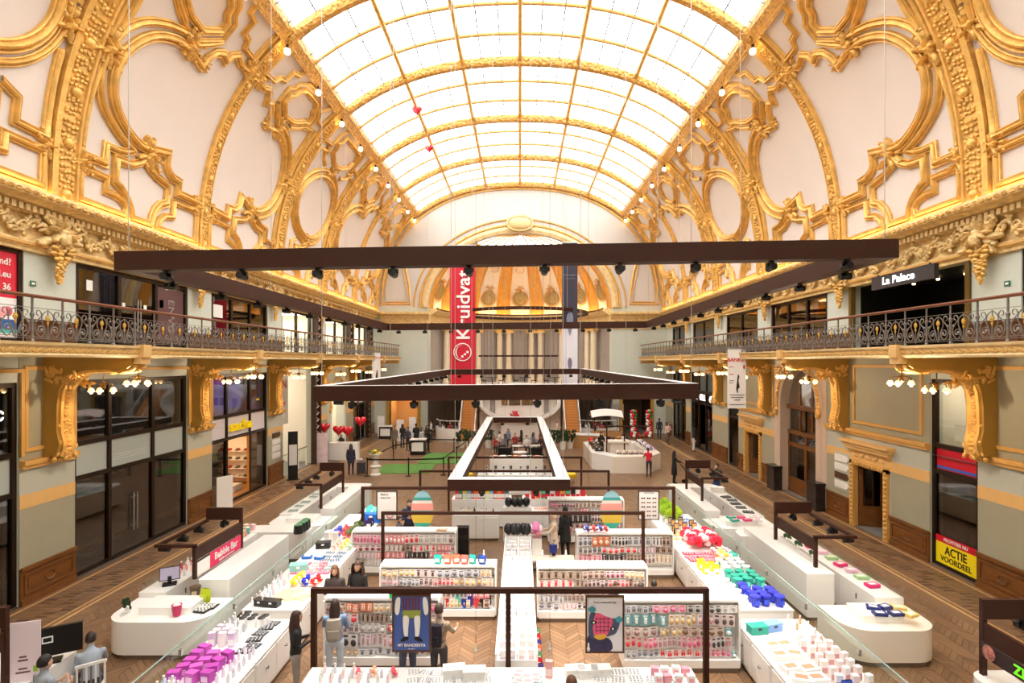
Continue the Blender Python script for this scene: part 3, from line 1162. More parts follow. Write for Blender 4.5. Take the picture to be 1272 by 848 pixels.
# ---- frieze ornaments: cartouches with drops at the ribs, foliage scrolls between
c = MB()
petals(c, 13, .56, .15, 21, 1.05)
petals(c, 8, .36, .24, 8, 1.0, (0, -.05, .1))
c.ell((0, -.16, -.05), (.15, .1, .18), 10, 6)
for sx in (-1, 1):
    c.tube([(sx * (.34 + (.13 - .011 * j) * math.cos(j * .7)), -.14, .3 + (.13 - .011 * j) * math.sin(j * .7)) for j in range(11)], .045, 5)
ME_CART = c.mesh('cartouche', M_GOLDFRIEZE, 60)
c = MB()
rd = random.Random(2)
for i in range(46):
    u = i / 45
    k = 1 - u * .85
    c.ell((rd.uniform(-.22, .22) * k, -.02 - .1 * k * rd.random(), -.3 - u * .85), (.075 * k + .025, .05, .06), 6, 4, Matrix.Rotation(rd.uniform(-.9, .9), 3, 'Y'))
ME_DROP = c.mesh('drop', M_GOLD, 60)
c = MB()
rd = random.Random(4)
for sx in (-1, 1):
    for i in range(30):
        u = .55 + i * .093
        zz = .17 * math.sin(i * .62)
        R = Matrix.Rotation(rd.uniform(-1, 1), 3, 'Y')
        c.ell((sx * u, rd.uniform(-.04, .02), zz), (.13, .08, .05), 6, 4, R)
        c.ell((sx * u, -.02, zz + rd.choice((-1, 1)) * .14), (.06, .06, .09), 5, 4, Matrix.Rotation(rd.uniform(-1, 1), 3, 'Y'))
    for i in (6, 16, 26):
        u = .55 + i * .093
        c.tube([(sx * (u + (.15 - .012 * j) * math.cos(j * .7)), -.05, -.02 + (.15 - .012 * j) * math.sin(j * .7)) for j in range(12)], .035, 5)
ME_SCROLL = c.mesh('foliage_scroll', M_GOLDFRIEZE, 60)
for sgn in (-1, 1):
    for y in RIBS[2:-1]:
        for nm, me, yy, zz in (('cartouche', ME_CART, y, 9.82), ('drop', ME_DROP, y, 9.82), ('foliage_scroll', ME_SCROLL, y, 9.9)):
            o = place(nm, me, wall[sgn], (sgn * (W - .2), yy, zz), rz=(PI / 2 if sgn < 0 else -PI / 2))
            if nm == 'cartouche':
                o.scale = (1.3, 1.2, 1.15)
            elif nm == 'drop':
                o.scale = (1.35, 1.3, 1.1)
    # smaller drops between the windows
    for y in [r_ + P / 2 for r_ in ()]:
        pass

# ------------------------------------------------------------------ balconies
M_SOFFIT = mat('balcony_soffit', (190, 150, 72), .55, var=.05)
M_RAILWOOD = mat('handrail_wood', (116, 62, 36), .35, var=.15)
def bracket():
    prof = [(0, 3.78), (.38, 3.8), (.47, 4.1), (.39, 4.5), (.4, 5.15), (.45, 5.55), (.6, 5.85), (.85, 6.04), (1.2, 6.13), (2.3, 6.18), (2.42, 6.26), (2.42, 6.49), (0, 6.49)]
    m = MB()
    m.prism(prof, lambda a, b, t: (a, t, b), -.3, .3)
    f = MB()
    path = catmull([np.array(p) for p in prof[1:11]], 3)
    rows = []
    for i, p in enumerate(path):
        d = path[min(i + 1, len(path) - 1)] - path[max(i - 1, 0)]
        d = d / np.linalg.norm(d)
        nx, nz = d[1], -d[0]
        rows.append([(p[0] + nx * k, q, p[1] + nz * k) for q, k in ((-.22, 0), (-.22, .06), (-.15, .08), (-.11, .04), (.11, .04), (.15, .08), (.22, .06), (.22, 0))])
    f.grid(rows)
    for i in range(2, len(path) - 2, 1):
        f.ell((path[i][0] + .03, 0, path[i][1] - .03), (.06, .1, .06), 6, 4)
    l = MB()
    rd = random.Random(12)
    for i in range(95):
        u = rd.random()
        z = 3.68 + u * 1.25
        wq = .36 * (1 - .55 * u)
        l.ell((.36 + rd.uniform(-.1, .12) * (1 - .4 * u), rd.uniform(-wq, wq), z), (.07, .055, rd.uniform(.05, .11)), 6, 4, Matrix.Rotation(rd.uniform(-.9, .9), 3, 'X') @ Matrix.Rotation(rd.uniform(-.5, .5), 3, 'Y'))
    t = MB()
    for i in range(34):
        for q in (-.31, .31):
            a = rd.uniform(.05, .75)
            t.ell((a + rd.uniform(0, .2), q, 6.3 - a * .35 - rd.random() * .4), (.1, .035, .05), 6, 4, Matrix.Rotation(rd.uniform(-1.5, 1.5), 3, 'Y'))
    for i in range(30):
        t.ell((1.5 + rd.uniform(0, .8), rd.uniform(-.25, .25), 6.18 - rd.random() * .14), (.12, .06, .05), 6, 4, Matrix.Rotation(rd.uniform(-.7, .7), 3, 'Z'))
    return [('body', m.mesh('body', M_OCHRE)), ('curved_band', f.mesh('curved_band', M_GOLD, 50)), ('acanthus', l.mesh('acanthus', M_GOLD, 60)), ('leaf_relief', t.mesh('leaf_relief', M_GOLD, 60))]
BRK = bracket()
# scroll panel of the railing, in the y-z plane, one bay 0.8 wide
def scroll_panel():
    m = MB()
    for s in (-1, 1):
        pts = []
        for j in range(14):                   # big lower volute
            a = -PI / 2 + j * .5
            r = .15 - .009 * j
            pts.append((0, s * (.2 - r * math.cos(a) * .9), .26 + r * math.sin(a)))
        m.tube(pts, .013, 4)
        pts = [(0, s * .2, .11), (0, s * .3, .2), (0, s * .33, .36), (0, s * .24, .5), (0, s * .16, .58), (0, s * .2, .68), (0, s * .28, .68), (0, s * .29, .6), (0, s * .24, .58)]
        m.tube([tuple(p) for p in catmull(pts, 2)], .013, 4)
        pts = [(0, s * .04, .1), (0, s * .08, .3), (0, s * .16, .46), (0, s * .13, .62), (0, 0, .7)]
        m.tube([tuple(p) for p in catmull(pts, 2)], .012, 4)
        m.ell((0, s * .16, .26), (.02, .045, .045), 6, 4)
        m.ell((0, s * .31, .44), (.02, .03, .04), 6, 4)
    m.tube([(0, 0, .05), (0, 0, .72)], .012, 4)
    for z in (.08, .12, .74):
        m.tube([(0, -.4, z), (0, .4, z)], .009, 4)
    g = MB()
    for j in range(6):
        a = j * PI / 3
        g.ell((0, .035 * math.cos(a), .53 + .045 * math.sin(a)), (.025, .024, .03), 5, 4)
    g.ell((-.0, 0, .53), (.035, .026, .034), 6, 4)
    g.ell((0, 0, .41), (.025, .022, .05), 5, 4)
    return m.mesh('scroll_panel', M_IRON, 60), g.mesh('gilt_flower', mat('gilt_flower', (214, 168, 74), .35, .6), 60)
ME_SCR, ME_FLW = scroll_panel()
b = MB()
b.lathe([(.05, 0), (.05, .03), (.03, .05), (.035, .12), (.025, .2), (.035, .28), (.025, .36), (.035, .44), (.025, .52), (.045, .58), (.045, .62), (.025, .64), (.025, .96)], 6)
ME_POST = b.mesh('baluster', M_IRON, 40)
ch_me = {}
def chandelier_meshes():
    s = MB()
    s.cyl((0, 0, 0), (0, 0, -.3), .015)
    s.lathe([(.03, -.3), (.1, -.34), (.05, -.42), (.07, -.46), (.02, -.52)], 8)
    for i in range(5):
        a = 2 * PI * i / 5
        s.tube([(0, 0, -.4), (.14 * math.cos(a), .14 * math.sin(a), -.34), (.26 * math.cos(a), .26 * math.sin(a), -.38), (.27 * math.cos(a), .27 * math.sin(a), -.46)], .014, 4)
    sh, bu = MB(), MB()
    sh.lathe([(.03, -.45), (.06, -.48), (.09, -.56), (.085, -.56), (.05, -.48)], 8)
    bu.ell((0, 0, -.57), (.045, .045, .05), 6, 5)
    return [s.mesh('arms', mat('aged_brass', (120, 88, 40), .35, .7), 50), sh.mesh('shade', M_SHADE, 50), bu.mesh('bulb', M_BULB, 80)]
CH = chandelier_meshes()
ORD = ['first', 'second', 'third', 'fourth', 'fifth', 'sixth', 'seventh', 'eighth', 'ninth', 'tenth']
for sgn, nm in ((-1, 'left'), (1, 'right')):
    m = MB()
    wb(m, sgn, 0, 2.5, 7.0, 48.7, 6.5, 6.76)
    bal = m.build('balcony', M_SOFFIT)
    struct(bal, 'long %s balcony with a gilded edge above the shops' % nm, 'balcony')
    m = MB()
    m.prism([(sgn * (W - d_), z) for d_, z in ((2.4, 6.47), (2.52, 6.47), (2.56, 6.52), (2.53, 6.56), (2.53, 6.7), (2.6, 6.74), (2.62, 6.8), (2.4, 6.8))], lambda a, b, t: (a, t, b), 7.0, 48.8)
    fas = m.build('fascia', M_GOLDPALE, bal)
    m = MB()
    y = 8.0
    while y < 48.6:
        m.ell((sgn * (W - 2.54), y, 6.63), (.03, .13, .05), 6, 4, Matrix.Rotation(.4, 3, 'X'))
        m.ell((sgn * (W - 2.54), y + .1, 6.6), (.025, .06, .03), 5, 3, Matrix.Rotation(-.6, 3, 'X'))
        y += .24
    stuff(m.build('leaf_relief', M_YELLOW, fas))
    m = MB()
    wb(m, sgn, 0, 2.4, 48.3, 48.7, 6.2, 6.5)
    m.build('end_beam', M_YELLOW, bal)
    rail = thing('balcony_railing', 'ornate iron %s balcony railing with gilt flowers and a wooden handrail' % nm, 'railing', (sgn * (W - 2.46), 0, 6.8))
    m = MB()
    m.prism([(-.05, .96), (.05, .96), (.06, 1.0), (.03, 1.03), (-.03, 1.03), (-.06, 1.0)], lambda a, b, t: (a, t, b), 8.0, 48.6)
    m.build('handrail', M_RAILWOOD, rail)
    n = int((48.6 - 8.0) / .8)
    for i in range(n + 1):
        place('baluster', ME_POST, rail, (0, 8.0 + i * .8, 0))
        if i < n:
            s_ = place('scroll_panel', ME_SCR, rail, (0, 8.4 + i * .8, 0))
            place('gilt_flower', ME_FLW, s_)
    k = 0
    for y in RIBS[2:-1]:
        t = place('bracket', BRK[0][1], bal, (sgn * W, y, 0), scale=(-sgn, 1, 1))
        for pn, me in BRK[1:]:
            q = place(pn, me, t)
            if pn != 'curved_band':
                stuff(q)
        m = MB()
        m.bb(2.3, 2.62, -.2, .2, 6.3, 6.49)
        m.bb(2.5, 2.68, -.16, .16, 6.49, 6.84)
        m.build('end_block', M_BAND, t)
        for q, (dd, zz) in enumerate(((2.42, 6.3), (1.45, 6.1))):
            l = thing('chandelier', '%s lamp cluster under the %s bracket of the %s balcony' % (['outer', 'inner'][q], ORD[k], nm), 'lamp', (sgn * (W - dd), y, zz), 0, 'lamp clusters under the balconies')
            place('arms', CH[0], l)
            for i in range(5):
                a_ = 2 * PI * i / 5
                sh_ = place('shade', CH[1], l, (.27 * math.cos(a_), .27 * math.sin(a_), 0))
                place('bulb', CH[2], sh_)
        ld = bpy.data.lights.new('chandelier_light', 'POINT')
        ld.energy = 80
        ld.color = (1, .8, .56)
        ld.shadow_soft_size = .03
        lo = bpy.data.objects.new('chandelier_light', ld)
        COL.objects.link(lo)
        lo.location = (sgn * (W - 2.42), y, 5.66)
        k += 1
# ------------------------------------------------------------------ rooms behind the openings
M_ROOMDK = mat('dark_room', (62, 60, 60), .7)
M_ROOMGR = mat('grey_room', (120, 118, 116), .6)
M_ROOMWH = mat('white_room', (236, 230, 220), .6)
M_ROOMWARM = mat('warm_room', (220, 180, 126), .6)
M_LAMPPANEL = mat('lamp_panel', (255, 244, 226), .5, emit=7, ecol=(255, 240, 216))
M_LAMPWARM = mat('lamp_panel_warm', (255, 220, 170), .5, emit=7, ecol=(255, 214, 160))
def wallthing(name, label, cat, sgn, yc, z=0.0, d=0.0, group=None):
    """origin on the side wall; local x runs to the viewer's right, local -y into the hall"""
    return thing(name, label, cat, (sgn * (W - d), yc, z), PI / 2 if sgn < 0 else -PI / 2, group)
def room(sgn, y0, y1, z0, z1, depth, mw, label, lamp=None, mf=None):
    m = MB()
    e = .02
    x0, x1 = sgn * (W + .4), sgn * (W + depth)
    def q(pts, mi=0):
        m.add(pts, [(0, 1, 2, 3)], mi)
    a, b = y0 - .6, y1 + .6
    q([(x0, a, z0 + e), (x1, a, z0 + e), (x1, b, z0 + e), (x0, b, z0 + e)], 1)
    q([(x0, a, z1), (x1, a, z1), (x1, b, z1), (x0, b, z1)])
    q([(x1, a, z0), (x1, b, z0), (x1, b, z1), (x1, a, z1)])
    q([(x0, a, z0), (x1, a, z0), (x1, a, z1), (x0, a, z1)])
    q([(x0, b, z0), (x1, b, z0), (x1, b, z1), (x0, b, z1)])
    # sill and jamb faces of the opening
    q([(sgn * W, y0, z0 + e), (x0, y0, z0 + e), (x0, y1, z0 + e), (sgn * W, y1, z0 + e)], 1)
    o = m.build('wall_shop_room', [mw, mf or M_ROOMGR])
    struct(o, label, 'wall')
    if lamp:
        mm, sx, sy, n = lamp
        for i in range(n):
            b_ = MB()
            yc = y0 + (y1 - y0) * (i + .5) / n
            xc = sgn * (W + depth * .45)
            b_.box(xc, yc, z1 - .05, sx, sy, .06)
            b_.build('ceiling_light', mm, o)
    return o
room(-1, 8.6, 14.4, 0, 6.4, 5, M_ROOMGR, 'dark interior of the nearest left shop')
room(-1, 16.2, 21.7, 0, 6.4, 5, M_ROOMGR, 'grey empty interior of the closed left shop', (M_LAMPPANEL, 1.0, .9, 3))
room(-1, 23.4, 28.6, 0, 2.9, 4, M_ROOMWARM, 'warm lit interior of the shoe shop', (M_LAMPWARM, 1.6, 1.0, 2), mat('shop_floor_oak', (170, 120, 70), .4))
room(-1, 23.4, 28.6, 2.9, 6.4, 1.2, M_ROOMWH, 'lit space behind the upper panes of the shoe shop', (mat('lilac_lamp', (214, 200, 255), .5, emit=9, ecol=(206, 190, 255)), .3, 3.6, 1))
room(-1, 30.4, 34.8, 0, 6.4, 9, M_ROOMWH, 'bright side passage on the left', (M_LAMPPANEL, 2.5, 1.6, 2))
room(-1, 37.4, 41.4, 0, 6.4, 6, M_ROOMWH, 'white passage behind the left arch', (M_LAMPPANEL, 3.5, 2.5, 1))
room(-1, 43.2, 46.6, 0, 6.4, 5, M_ROOMGR, 'interior of the farthest left shop', (M_LAMPPANEL, 1, 1, 1))
room(1, 15.75, 17.6, 0, 3.4, 4, M_ROOMDK, 'interior of the narrow drugstore front', (M_LAMPPANEL, .5, .4, 1))
room(1, 15.75, 17.6, 3.42, 6.4, 3.2, M_ROOMWH, 'bright upper interior of the narrow drugstore front', (M_LAMPPANEL, 1.2, 1.0, 1))
room(1, 19.7, 21.6, 0, 2.8, 3, M_WOODDK, 'dark passage behind the nearer right door')
room(1, 23.5, 28.3, 0, 6.4, 5, M_ROOMDK, 'dim lobby behind the arched entrance', (M_LAMPWARM, .5, .5, 2))
room(1, 30.0, 31.9, 0, 2.8, 3, M_WOODDK, 'dark passage behind the farther right door')
room(1, 33.0, 34.7, 0, 6.0, 4, M_ROOMWARM, 'interior of the slim right shop window', (M_LAMPWARM, .8, .8, 1))
room(1, 37.5, 42.3, 0, 6.0, 4, M_ROOMWARM, 'interior of the right clothing shop', (M_LAMPWARM, 1.2, .8, 2))
room(1, 43.5, 47.3, 0, 6.0, 4, M_ROOMGR, 'interior of the farthest right shop', (M_LAMPWARM, 1, .8, 1))
for sgn, sd in ((-1, 'left'), (1, 'right')):
    for i, (a, b_) in enumerate(U_OPEN[sgn]):
        bright = sgn == -1 and i >= 3
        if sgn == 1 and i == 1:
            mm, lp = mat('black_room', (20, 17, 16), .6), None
        elif bright:
            mm, lp = M_ROOMWH, (M_LAMPPANEL, 2.0, 1.6, 2)
        elif sgn == 1 and i >= 2:
            mm, lp = M_ROOMWARM, (M_LAMPWARM, .5, .5, 1)
        else:
            mm, lp = M_ROOMGR, None
        room(sgn, a, b_, 6.78, 9.3, 3.2, mm, '%s upper room behind the %s balcony' % (ORD[i], sd), lp)

def bars(t, xs, zs, w=.1, dp=.14, y=0.0, mm=None, name='frame'):
    m = MB()
    for x in xs:
        m.bb(x - w / 2, x + w / 2, y - dp / 2, y + dp / 2, zs[0], zs[-1])
    for z in zs:
        m.bb(xs[0] - w / 2, xs[-1] + w / 2, y - dp / 2 + .005, y + dp / 2 - .005, z - w / 2, z + w / 2)
    return m.build(name, mm or M_BRONZE, t)
def pane(t, x0, x1, z0, z1, mm, y=0.0, name='pane', th=.02):
    m = MB()
    m.bb(x0, x1, y - th / 2, y + th / 2, z0, z1)
    return m.build(name, mm, t)
M_TRANSOM = mat('frosted_transom', (176, 188, 186), .3, coat=.2)
M_STEEL = mat('brushed_steel', (190, 190, 190), .3, .8)
def shopfront(sgn, y0, y1, h, cuts, label, up=None, lowm=None, mid=None, zm=(2.92, 3.95), name='storefront'):
    w = y1 - y0
    t = wallthing(name, label, 'shop front', sgn, (y0 + y1) / 2, 0, -.12)
    xs = [-w / 2 + .06] + [-w / 2 + w * c for c in cuts] + [w / 2 - .06]
    bars(t, xs, [.06, zm[0], zm[1], h - .06], .14)
    for i in range(len(xs) - 1):
        a, b = xs[i] + .07, xs[i + 1] - .07
        pane(t, a, b, zm[1] + .07, h - .13, up or M_DKGLASS)
        pane(t, a, b, zm[0] + .07, zm[1] - .07, mid or M_TRANSOM, name='transom_panel')
        if lowm is None or lowm[i]:
            pane(t, a, b, .13, zm[0] - .07, M_DKGLASS)
    return t, xs
t, xs = shopfront(-1, 16.2, 21.7, 5.83, (.27, .65), 'closed shop front with three dark glass bays and a double glass door')
m = MB()
for q in (-.09, .09):
    xc = (xs[1] + xs[2]) / 2 + .1 + q
    m.cyl((xc, -.09, .7), (xc, -.09, 1.95), .02)
    for z in (.85, 1.8):
        m.cyl((xc, -.09, z), (xc, -.01, z), .012, n=6)
m.build('door_handles', M_STEEL, t)
m = MB()
for z in (3.2, 3.28, 3.36):
    m.bb(xs[1] + .2, xs[2] - .3, -.016, -.01, z, z + .015)
m.build('transom_lettering', mat('pale_print', (214, 220, 218), .5), t)
t, xs = shopfront(-1, 8.6, 14.4, 5.83, (.35, .68), 'nearest dark shop front at the left picture edge')
letters('ЭИС', .34, mat('white_sign_or_reflection', (250, 250, 255), .4, emit=2.5), t, (xs[2] + (xs[3] - xs[2]) * .66, -.02, 4.98), FRONT, .01)  # glowing letters stand in for another sign's mirrored reflection in the glass
# row of small white pendant lamps just inside the dark shops
for yy0, yy1, lb in ((9.5, 14.2, 'nearest left shop'), (16.4, 21.4, 'closed left shop')):
    for z, d in ((5.55, .9), (2.72, .8)):
        n = 6
        for i in range(n):
            o = MB()
            o.cyl((0, 0, .0), (0, 0, .1), .05, .05, 8)
            o.cyl((0, 0, -.12), (0, 0, 0), .11, .06, 10)
            o.cyl((0, 0, .1), (0, 0, .8 if z > 5 else .35), .008, n=5)
            q = o.build('spot_lamp', M_WHITE, None, 40, (-(W + d), yy0 + (yy1 - yy0) * (i + .5) / n * .62, z))
            tag(q, 'small white spot lamp hanging inside the %s behind its %s panes' % (lb, 'upper' if z > 5 else 'lower'), 'lamp', 'spot lamps inside the %s, %s row' % (lb, 'upper' if z > 5 else 'lower'))
# ---- sacha shoe shop
M_LILAC = mat('lilac_display', (150, 136, 206), .5, emit=.9, ecol=(150, 130, 225))
t, xs = shopfront(-1, 23.4, 28.6, 5.83, (.26, .67), 'shoe shop front with lilac upper panes and yellow sacha letters on a white fascia', lowm=(1, 0, 1), mid=mat('lilac_white_fascia', (226, 222, 232), .35))
for i in range(3):
    m = MB()
    m.bb(xs[i] + .12, xs[i + 1] - .12, .3, .34, 4.2 if i < 2 else 4.6, 5.65)
    m.build('display_board', M_LILAC if i < 2 else mat('dim_board', (92, 84, 130), .5), t)
letters('sacha', .66, mat('yellow_letter', (246, 216, 20), .4, emit=.12), t, (-.05, -.1, 3.42), FRONT, .02, depth=.04, fit=2.0)
letters('sacha', .16, MATS['yellow_letter'], t, ((xs[2] + xs[3]) / 2, -.03, 4.5), FRONT, .004)
m = MB()
m.bb(xs[1] + .07, xs[1] + .12, -.05, .05, .1, 2.85)
m.bb(xs[2] - .12, xs[2] - .07, -.05, .05, .1, 2.85)
m.build('door_jamb', mat('oak_jamb', (190, 130, 60), .4), t)
def shelf_unit(name, label, sgn, yc, d, w, rows, mm, dep=.35):
    s = wallthing(name, label, 'shelf', sgn, yc, 0, -d)
    m = MB()
    m.bb(-w / 2, w / 2, dep, dep + .03, .1, 2.3)
    m.build('back_panel', mm, s)
    for z in rows:
        m = MB()
        m.bb(-w / 2, w / 2, 0, dep, z, z + .03)
        m.build('shelf_board', mm, s)
    return s
sm = MB()
for q in (-.05, .05):
    prof = [(-.11, 0), (.12, 0), (.13, .025), (.08, .05), (0, .075), (-.05, .11), (-.1, .11), (-.115, .05)]
    sm.prism(prof, lambda a, b, tt: (tt, a, b), q - .035, q + .035)
SHOE = [sm.mesh('pair_of_shoes', mat('shoe_%d' % i, c, .5), 50) for i, c in enumerate([(40, 34, 32), (120, 72, 40), (214, 206, 196), (160, 40, 40), (90, 90, 96)])]
ROWZ = (.35, .8, 1.25, 1.7)
shelf_unit('shoe_shelf', 'white shoe shelf inside the shoe shop behind the left pane', -1, 24.3, 1.0, 1.4, ROWZ, M_WHITE)
shelf_unit('shoe_shelf', 'white shoe shelf standing in the middle of the shoe shop', -1, 26.6, 1.6, 1.6, ROWZ, M_WHITE)
for yc, d, w in ((24.3, 1.0, 1.4), (26.6, 1.6, 1.6)):
    for z in ROWZ:
        for i in range(4):
            o = place('pair_of_shoes', random.choice(SHOE), None, (-(W + d + .17), yc - w / 2 + w * (i + .5) / 4, z + .03), rz=-PI / 2)
            tag(o, 'pair of shoes on a white shelf in the shoe shop %s' % ('window' if yc < 25 else 'middle'), 'shoes', 'shoes on the %s shelf' % ('window' if yc < 25 else 'middle'))
s = thing('shoe_shelf', 'white shoe shelf on the far side wall of the shoe shop, facing the doorway', 'shelf', (-14.9, 28.75, .02))
m = MB()
m.bb(-1.3, 1.3, .35, .38, .1, 2.4)
m.build('back_panel', M_WHITE, s)
for z in ROWZ:
    m = MB()
    m.bb(-1.3, 1.3, 0, .35, z, z + .03)
    m.build('shelf_board', M_WHITE, s)
    for i in range(6):
        o = place('pair_of_shoes', random.choice(SHOE), None, (-16.0 + i * .43, 28.92, z + .05), rz=PI)
        tag(o, 'pair of shoes on the far side shelf of the shoe shop', 'shoes', 'shoes on the far side shelf')
m = MB()
m.bb(-.9, .9, 0, .8, 0, .3)
o = m.build('shoe_podium', M_WHITE, None, False, (-(W + .9), 26.9, .02), PI / 2)
tag(o, 'low white display podium in the shoe shop doorway', 'podium')
m = MB()
m.bb(-.35, .35, -.02, .02, .05, 1.5)
m.bb(-.35, -.25, -.25, .25, 0, .06)
m.bb(.25, .35, -.25, .25, 0, .06)
o = m.build('pavement_sign', M_WHITE, None, False, (-12.55, 23.6, .006), PI / 3)
tag(o, 'white free standing sign board beside the shoe shop', 'sign')
# ---- direction signs on both walls
def direction_sign(sgn, yc, z, w, label):
    t = wallthing('direction_sign', label, 'sign', sgn, yc, z, .03)
    m = MB()
    m.bb(-w / 2 - .06, w / 2 + .06, -.02, 0, -.75, .75)
    m.build('back_plate', M_GREY, t)
    for i in range(4):
        m = MB()
        zc = .53 - i * .355
        k = 1
        m.prism([(-w / 2, zc - .13), (w / 2 - .12, zc - .13), (w / 2, zc), (w / 2 - .12, zc + .13), (-w / 2, zc + .13)], lambda a, b, tt: (a, tt, b), -.05, -.02)
        br = (i == 0) if sgn < 0 else (i == 2)
        m.build('arrow_plate', mat('brown_plate', (84, 56, 36), .5) if br else M_WHITE, t)
direction_sign(-1, 29.5, 1.95, .95, 'brown and white direction signs on the pier beside the shoe shop')
direction_sign(1, 22.35, 1.95, .95, 'white and brown arrow shaped direction signs beside the right wooden door')
# ---- left passage with hanging banners
t = wallthing('passage_banner', 'slanting white banner with red and blue lettering in the left passage', 'banner', -1, 32.4, 0, -1.2)
m = MB()
m.prism([(-1.9, 5.5), (1.6, 5.5), (1.6, 2.6), (1.0, 2.6), (-1.9, 4.3)], lambda a, b, tt: (a, tt, b), 0, .03)
m.build('sheet', mat('banner_white', (236, 234, 238), .6), t)
for tx, z, c, s_ in (('H ÜBERN', 4.98, (196, 40, 60), .72), ('FATCH', 4.35, (60, 70, 160), .68), ('Quartier', 3.85, (214, 40, 60), .5)):
    letters(tx, s_, mat('banner_ink_%d' % s_.__hash__(), c, .6), t, (-.15 if z > 4 else .3, -.01, z), FRONT, .012)
M_DKPIL = mat('dark_pillar', (58, 34, 24), .45, var=.15)
def lattice(name, label, sgn, yc, z0, z1, d=0.0, w=.62):
    t = wallthing(name, label, 'column', sgn, yc, z0, d)
    m = MB()
    for q in (-w / 2, w / 2):
        m.bb(q - .09, q + .09, -.3, 0, 0, z1 - z0)
    m.bb(-w / 2, w / 2, -.04, 0, 0, z1 - z0)
    m.build('uprights', M_DKPIL, t)
    n = int((z1 - z0) / .42)
    for i in range(n):
        z = (z1 - z0) * i / n
        dz = (z1 - z0) / n
        m = MB()
        m.tube([(-w / 2 + .07, -.2, z + .02), (w / 2 - .07, -.2, z + dz / 2), (-w / 2 + .07, -.2, z + dz - .02)], .035, 4)
        m.build('lattice_brace', mat('lattice_white', (220, 214, 206), .5), t)
    return t
lattice('lattice_column', 'tall dark column with zigzag bracing beside the left passage', -1, 34.9, 0, 6.3, .05, .8)
lattice('lattice_column', 'dark zigzag braced column at the far left ground floor shop', -1, 46.9, 0, 5.6, .03)
for yc, lb in ((35.2, 'first'), (41.9, 'second'), (47.4, 'third')):
    lattice('lattice_column', '%s dark zigzag braced column on the left balcony' % lb, -1, yc, 6.78, 9.28, .03, .7)
# escalator balustrade and info pillar at the passage
t = thing('info_pillar', 'slim black information pillar with a white poster in front of the left passage', 'sign', (-12.25, 29.95, .006), .5)
m = MB()
m.bb(-.3, .3, -.12, .12, 0, .05)
m.bb(-.24, .24, -.08, .08, .05, 2.6)
m.build('body', M_BLACK, t)
m = MB()
m.bb(-.2, .2, -.09, -.08, .8, 1.9)
m.build('poster', mat('poster_grey', (214, 212, 210), .5), t)
t = thing('glass_balustrade', 'glass balustrade with white posts across the left passage', 'railing', (-13.2, 32.4, 0.02), PI / 2)
for i in range(4):
    m = MB()
    m.bb(-1.9 + i * 1.25, -1.84 + i * 1.25, -.04, .04, 0, 1.1)
    m.build('post', M_WHITE, t)
    if i < 3:
        pane(t, -1.82 + i * 1.25, -.68 + i * 1.25, .1, 1.05, M_GLASS)
m = MB()
m.bb(-1.95, 2.0, -.03, .03, 1.08, 1.14)
m.build('top_rail', M_STEEL, t)
# ---- left arch surround
def arch_surround(sgn, yc, w, h, rad, label, mm, depth=.35, gold=True, name='arch_surround', struct_w=None):
    t = wallthing(name, label, 'arch', sgn, yc, 0, 0)
    r = w / 2
    sp = h - r
    tsx = np.linspace(0, PI, 25)
    inner = [(r * math.cos(a), sp + r * math.sin(a)) for a in tsx]
    W2 = struct_w / 2
    # plate filling the rectangular opening around the arch
    m = MB()
    top = h + .3
    outer = []
    for a in tsx:
        c, s = math.cos(a), math.sin(a)
        k = min(W2 / max(abs(c), 1e-6), (top - sp) / max(s, 1e-6))
        outer.append((k * c, sp + k * s))
    for y in (-.04, .3):
        m.grid([[(p[0], y, p[1]) for p in inner], [(p[0], y, p[1]) for p in outer]])
    m.grid([[(p[0], -.04, p[1]) for p in inner], [(p[0], .5, p[1]) for p in inner]])
    for s in (-1, 1):
        m.bb(min(s * r, s * W2), max(s * r, s * W2), -.04, .5, 0, sp)
    m.build('plate', mm, t, 40)
    m = MB()
    rows = []
    full = [(r, 0)] + [p for p in inner] + [(-r, 0)]
    for i, p in enumerate(full):
        if i == 0 or i == len(full) - 1:
            n = (1 if i == 0 else -1, 0)
        else:
            n = ((p[0]) / r, (p[1] - sp) / r)
        rows.append([(p[0] + n[0] * k, y, p[1] + n[1] * k) for k, y in ((0, -.04), (0, -.1), (.12, -.16), (.2, -.1), (.36, -.12), (.4, -.04))])
    m.grid(rows)
    m.build('archivolt', mm, t, 40)
    if gold:
        m = MB()
        rd = random.Random(5)
        for a in np.linspace(-.05, PI + .05, 46):
            k = r + .3
            m.ell((k * math.cos(a), -.14, sp + k * math.sin(a)), (rd.uniform(.06, .12), .07, rd.uniform(.06, .12)), 6, 4)
        for s in (-1, 1):
            for i in range(8):
                m.ell((s * (r + .3) + rd.uniform(-.1, .1), -.16, sp - .3 + rd.uniform(-.3, .2)), (.1, .1, .12), 6, 4)
            for i in range(12):
                m.ell((s * (r + .05 + rd.random() * .5), -.1, h - .2 + rd.uniform(-.3, .25)), (.12, .05, .07), 6, 4, Matrix.Rotation(rd.uniform(-1, 1), 3, 'Y'))
        stuff(m.build('garland', M_GOLD, t, 60))
    return t, r, sp
arch_surround(-1, 39.4, 2.7, 4.9, 0, 'white arched opening with a gilded surround in the left wall', M_UPWALL, struct_w=4.0)
M_PINK = mat('pink_plaster', (206, 184, 166), .55, var=.04)
t, r, sp = arch_surround(1, 25.9, 3.3, 6.0, 0, 'tall arched entrance with gilded garland and wooden doors in the right wall', M_PINK, struct_w=4.8)
for s in (-1, 1):
    m = MB()
    m.bb(s * 1.95 - .38, s * 1.95 + .38, -.45, -.04, 0, 1.15)
    m.bb(s * 1.95 - .42, s * 1.95 + .42, -.5, -.04, 1.1, 1.2)
    m.build('marble_plinth', M_STONE, t)
m = MB()
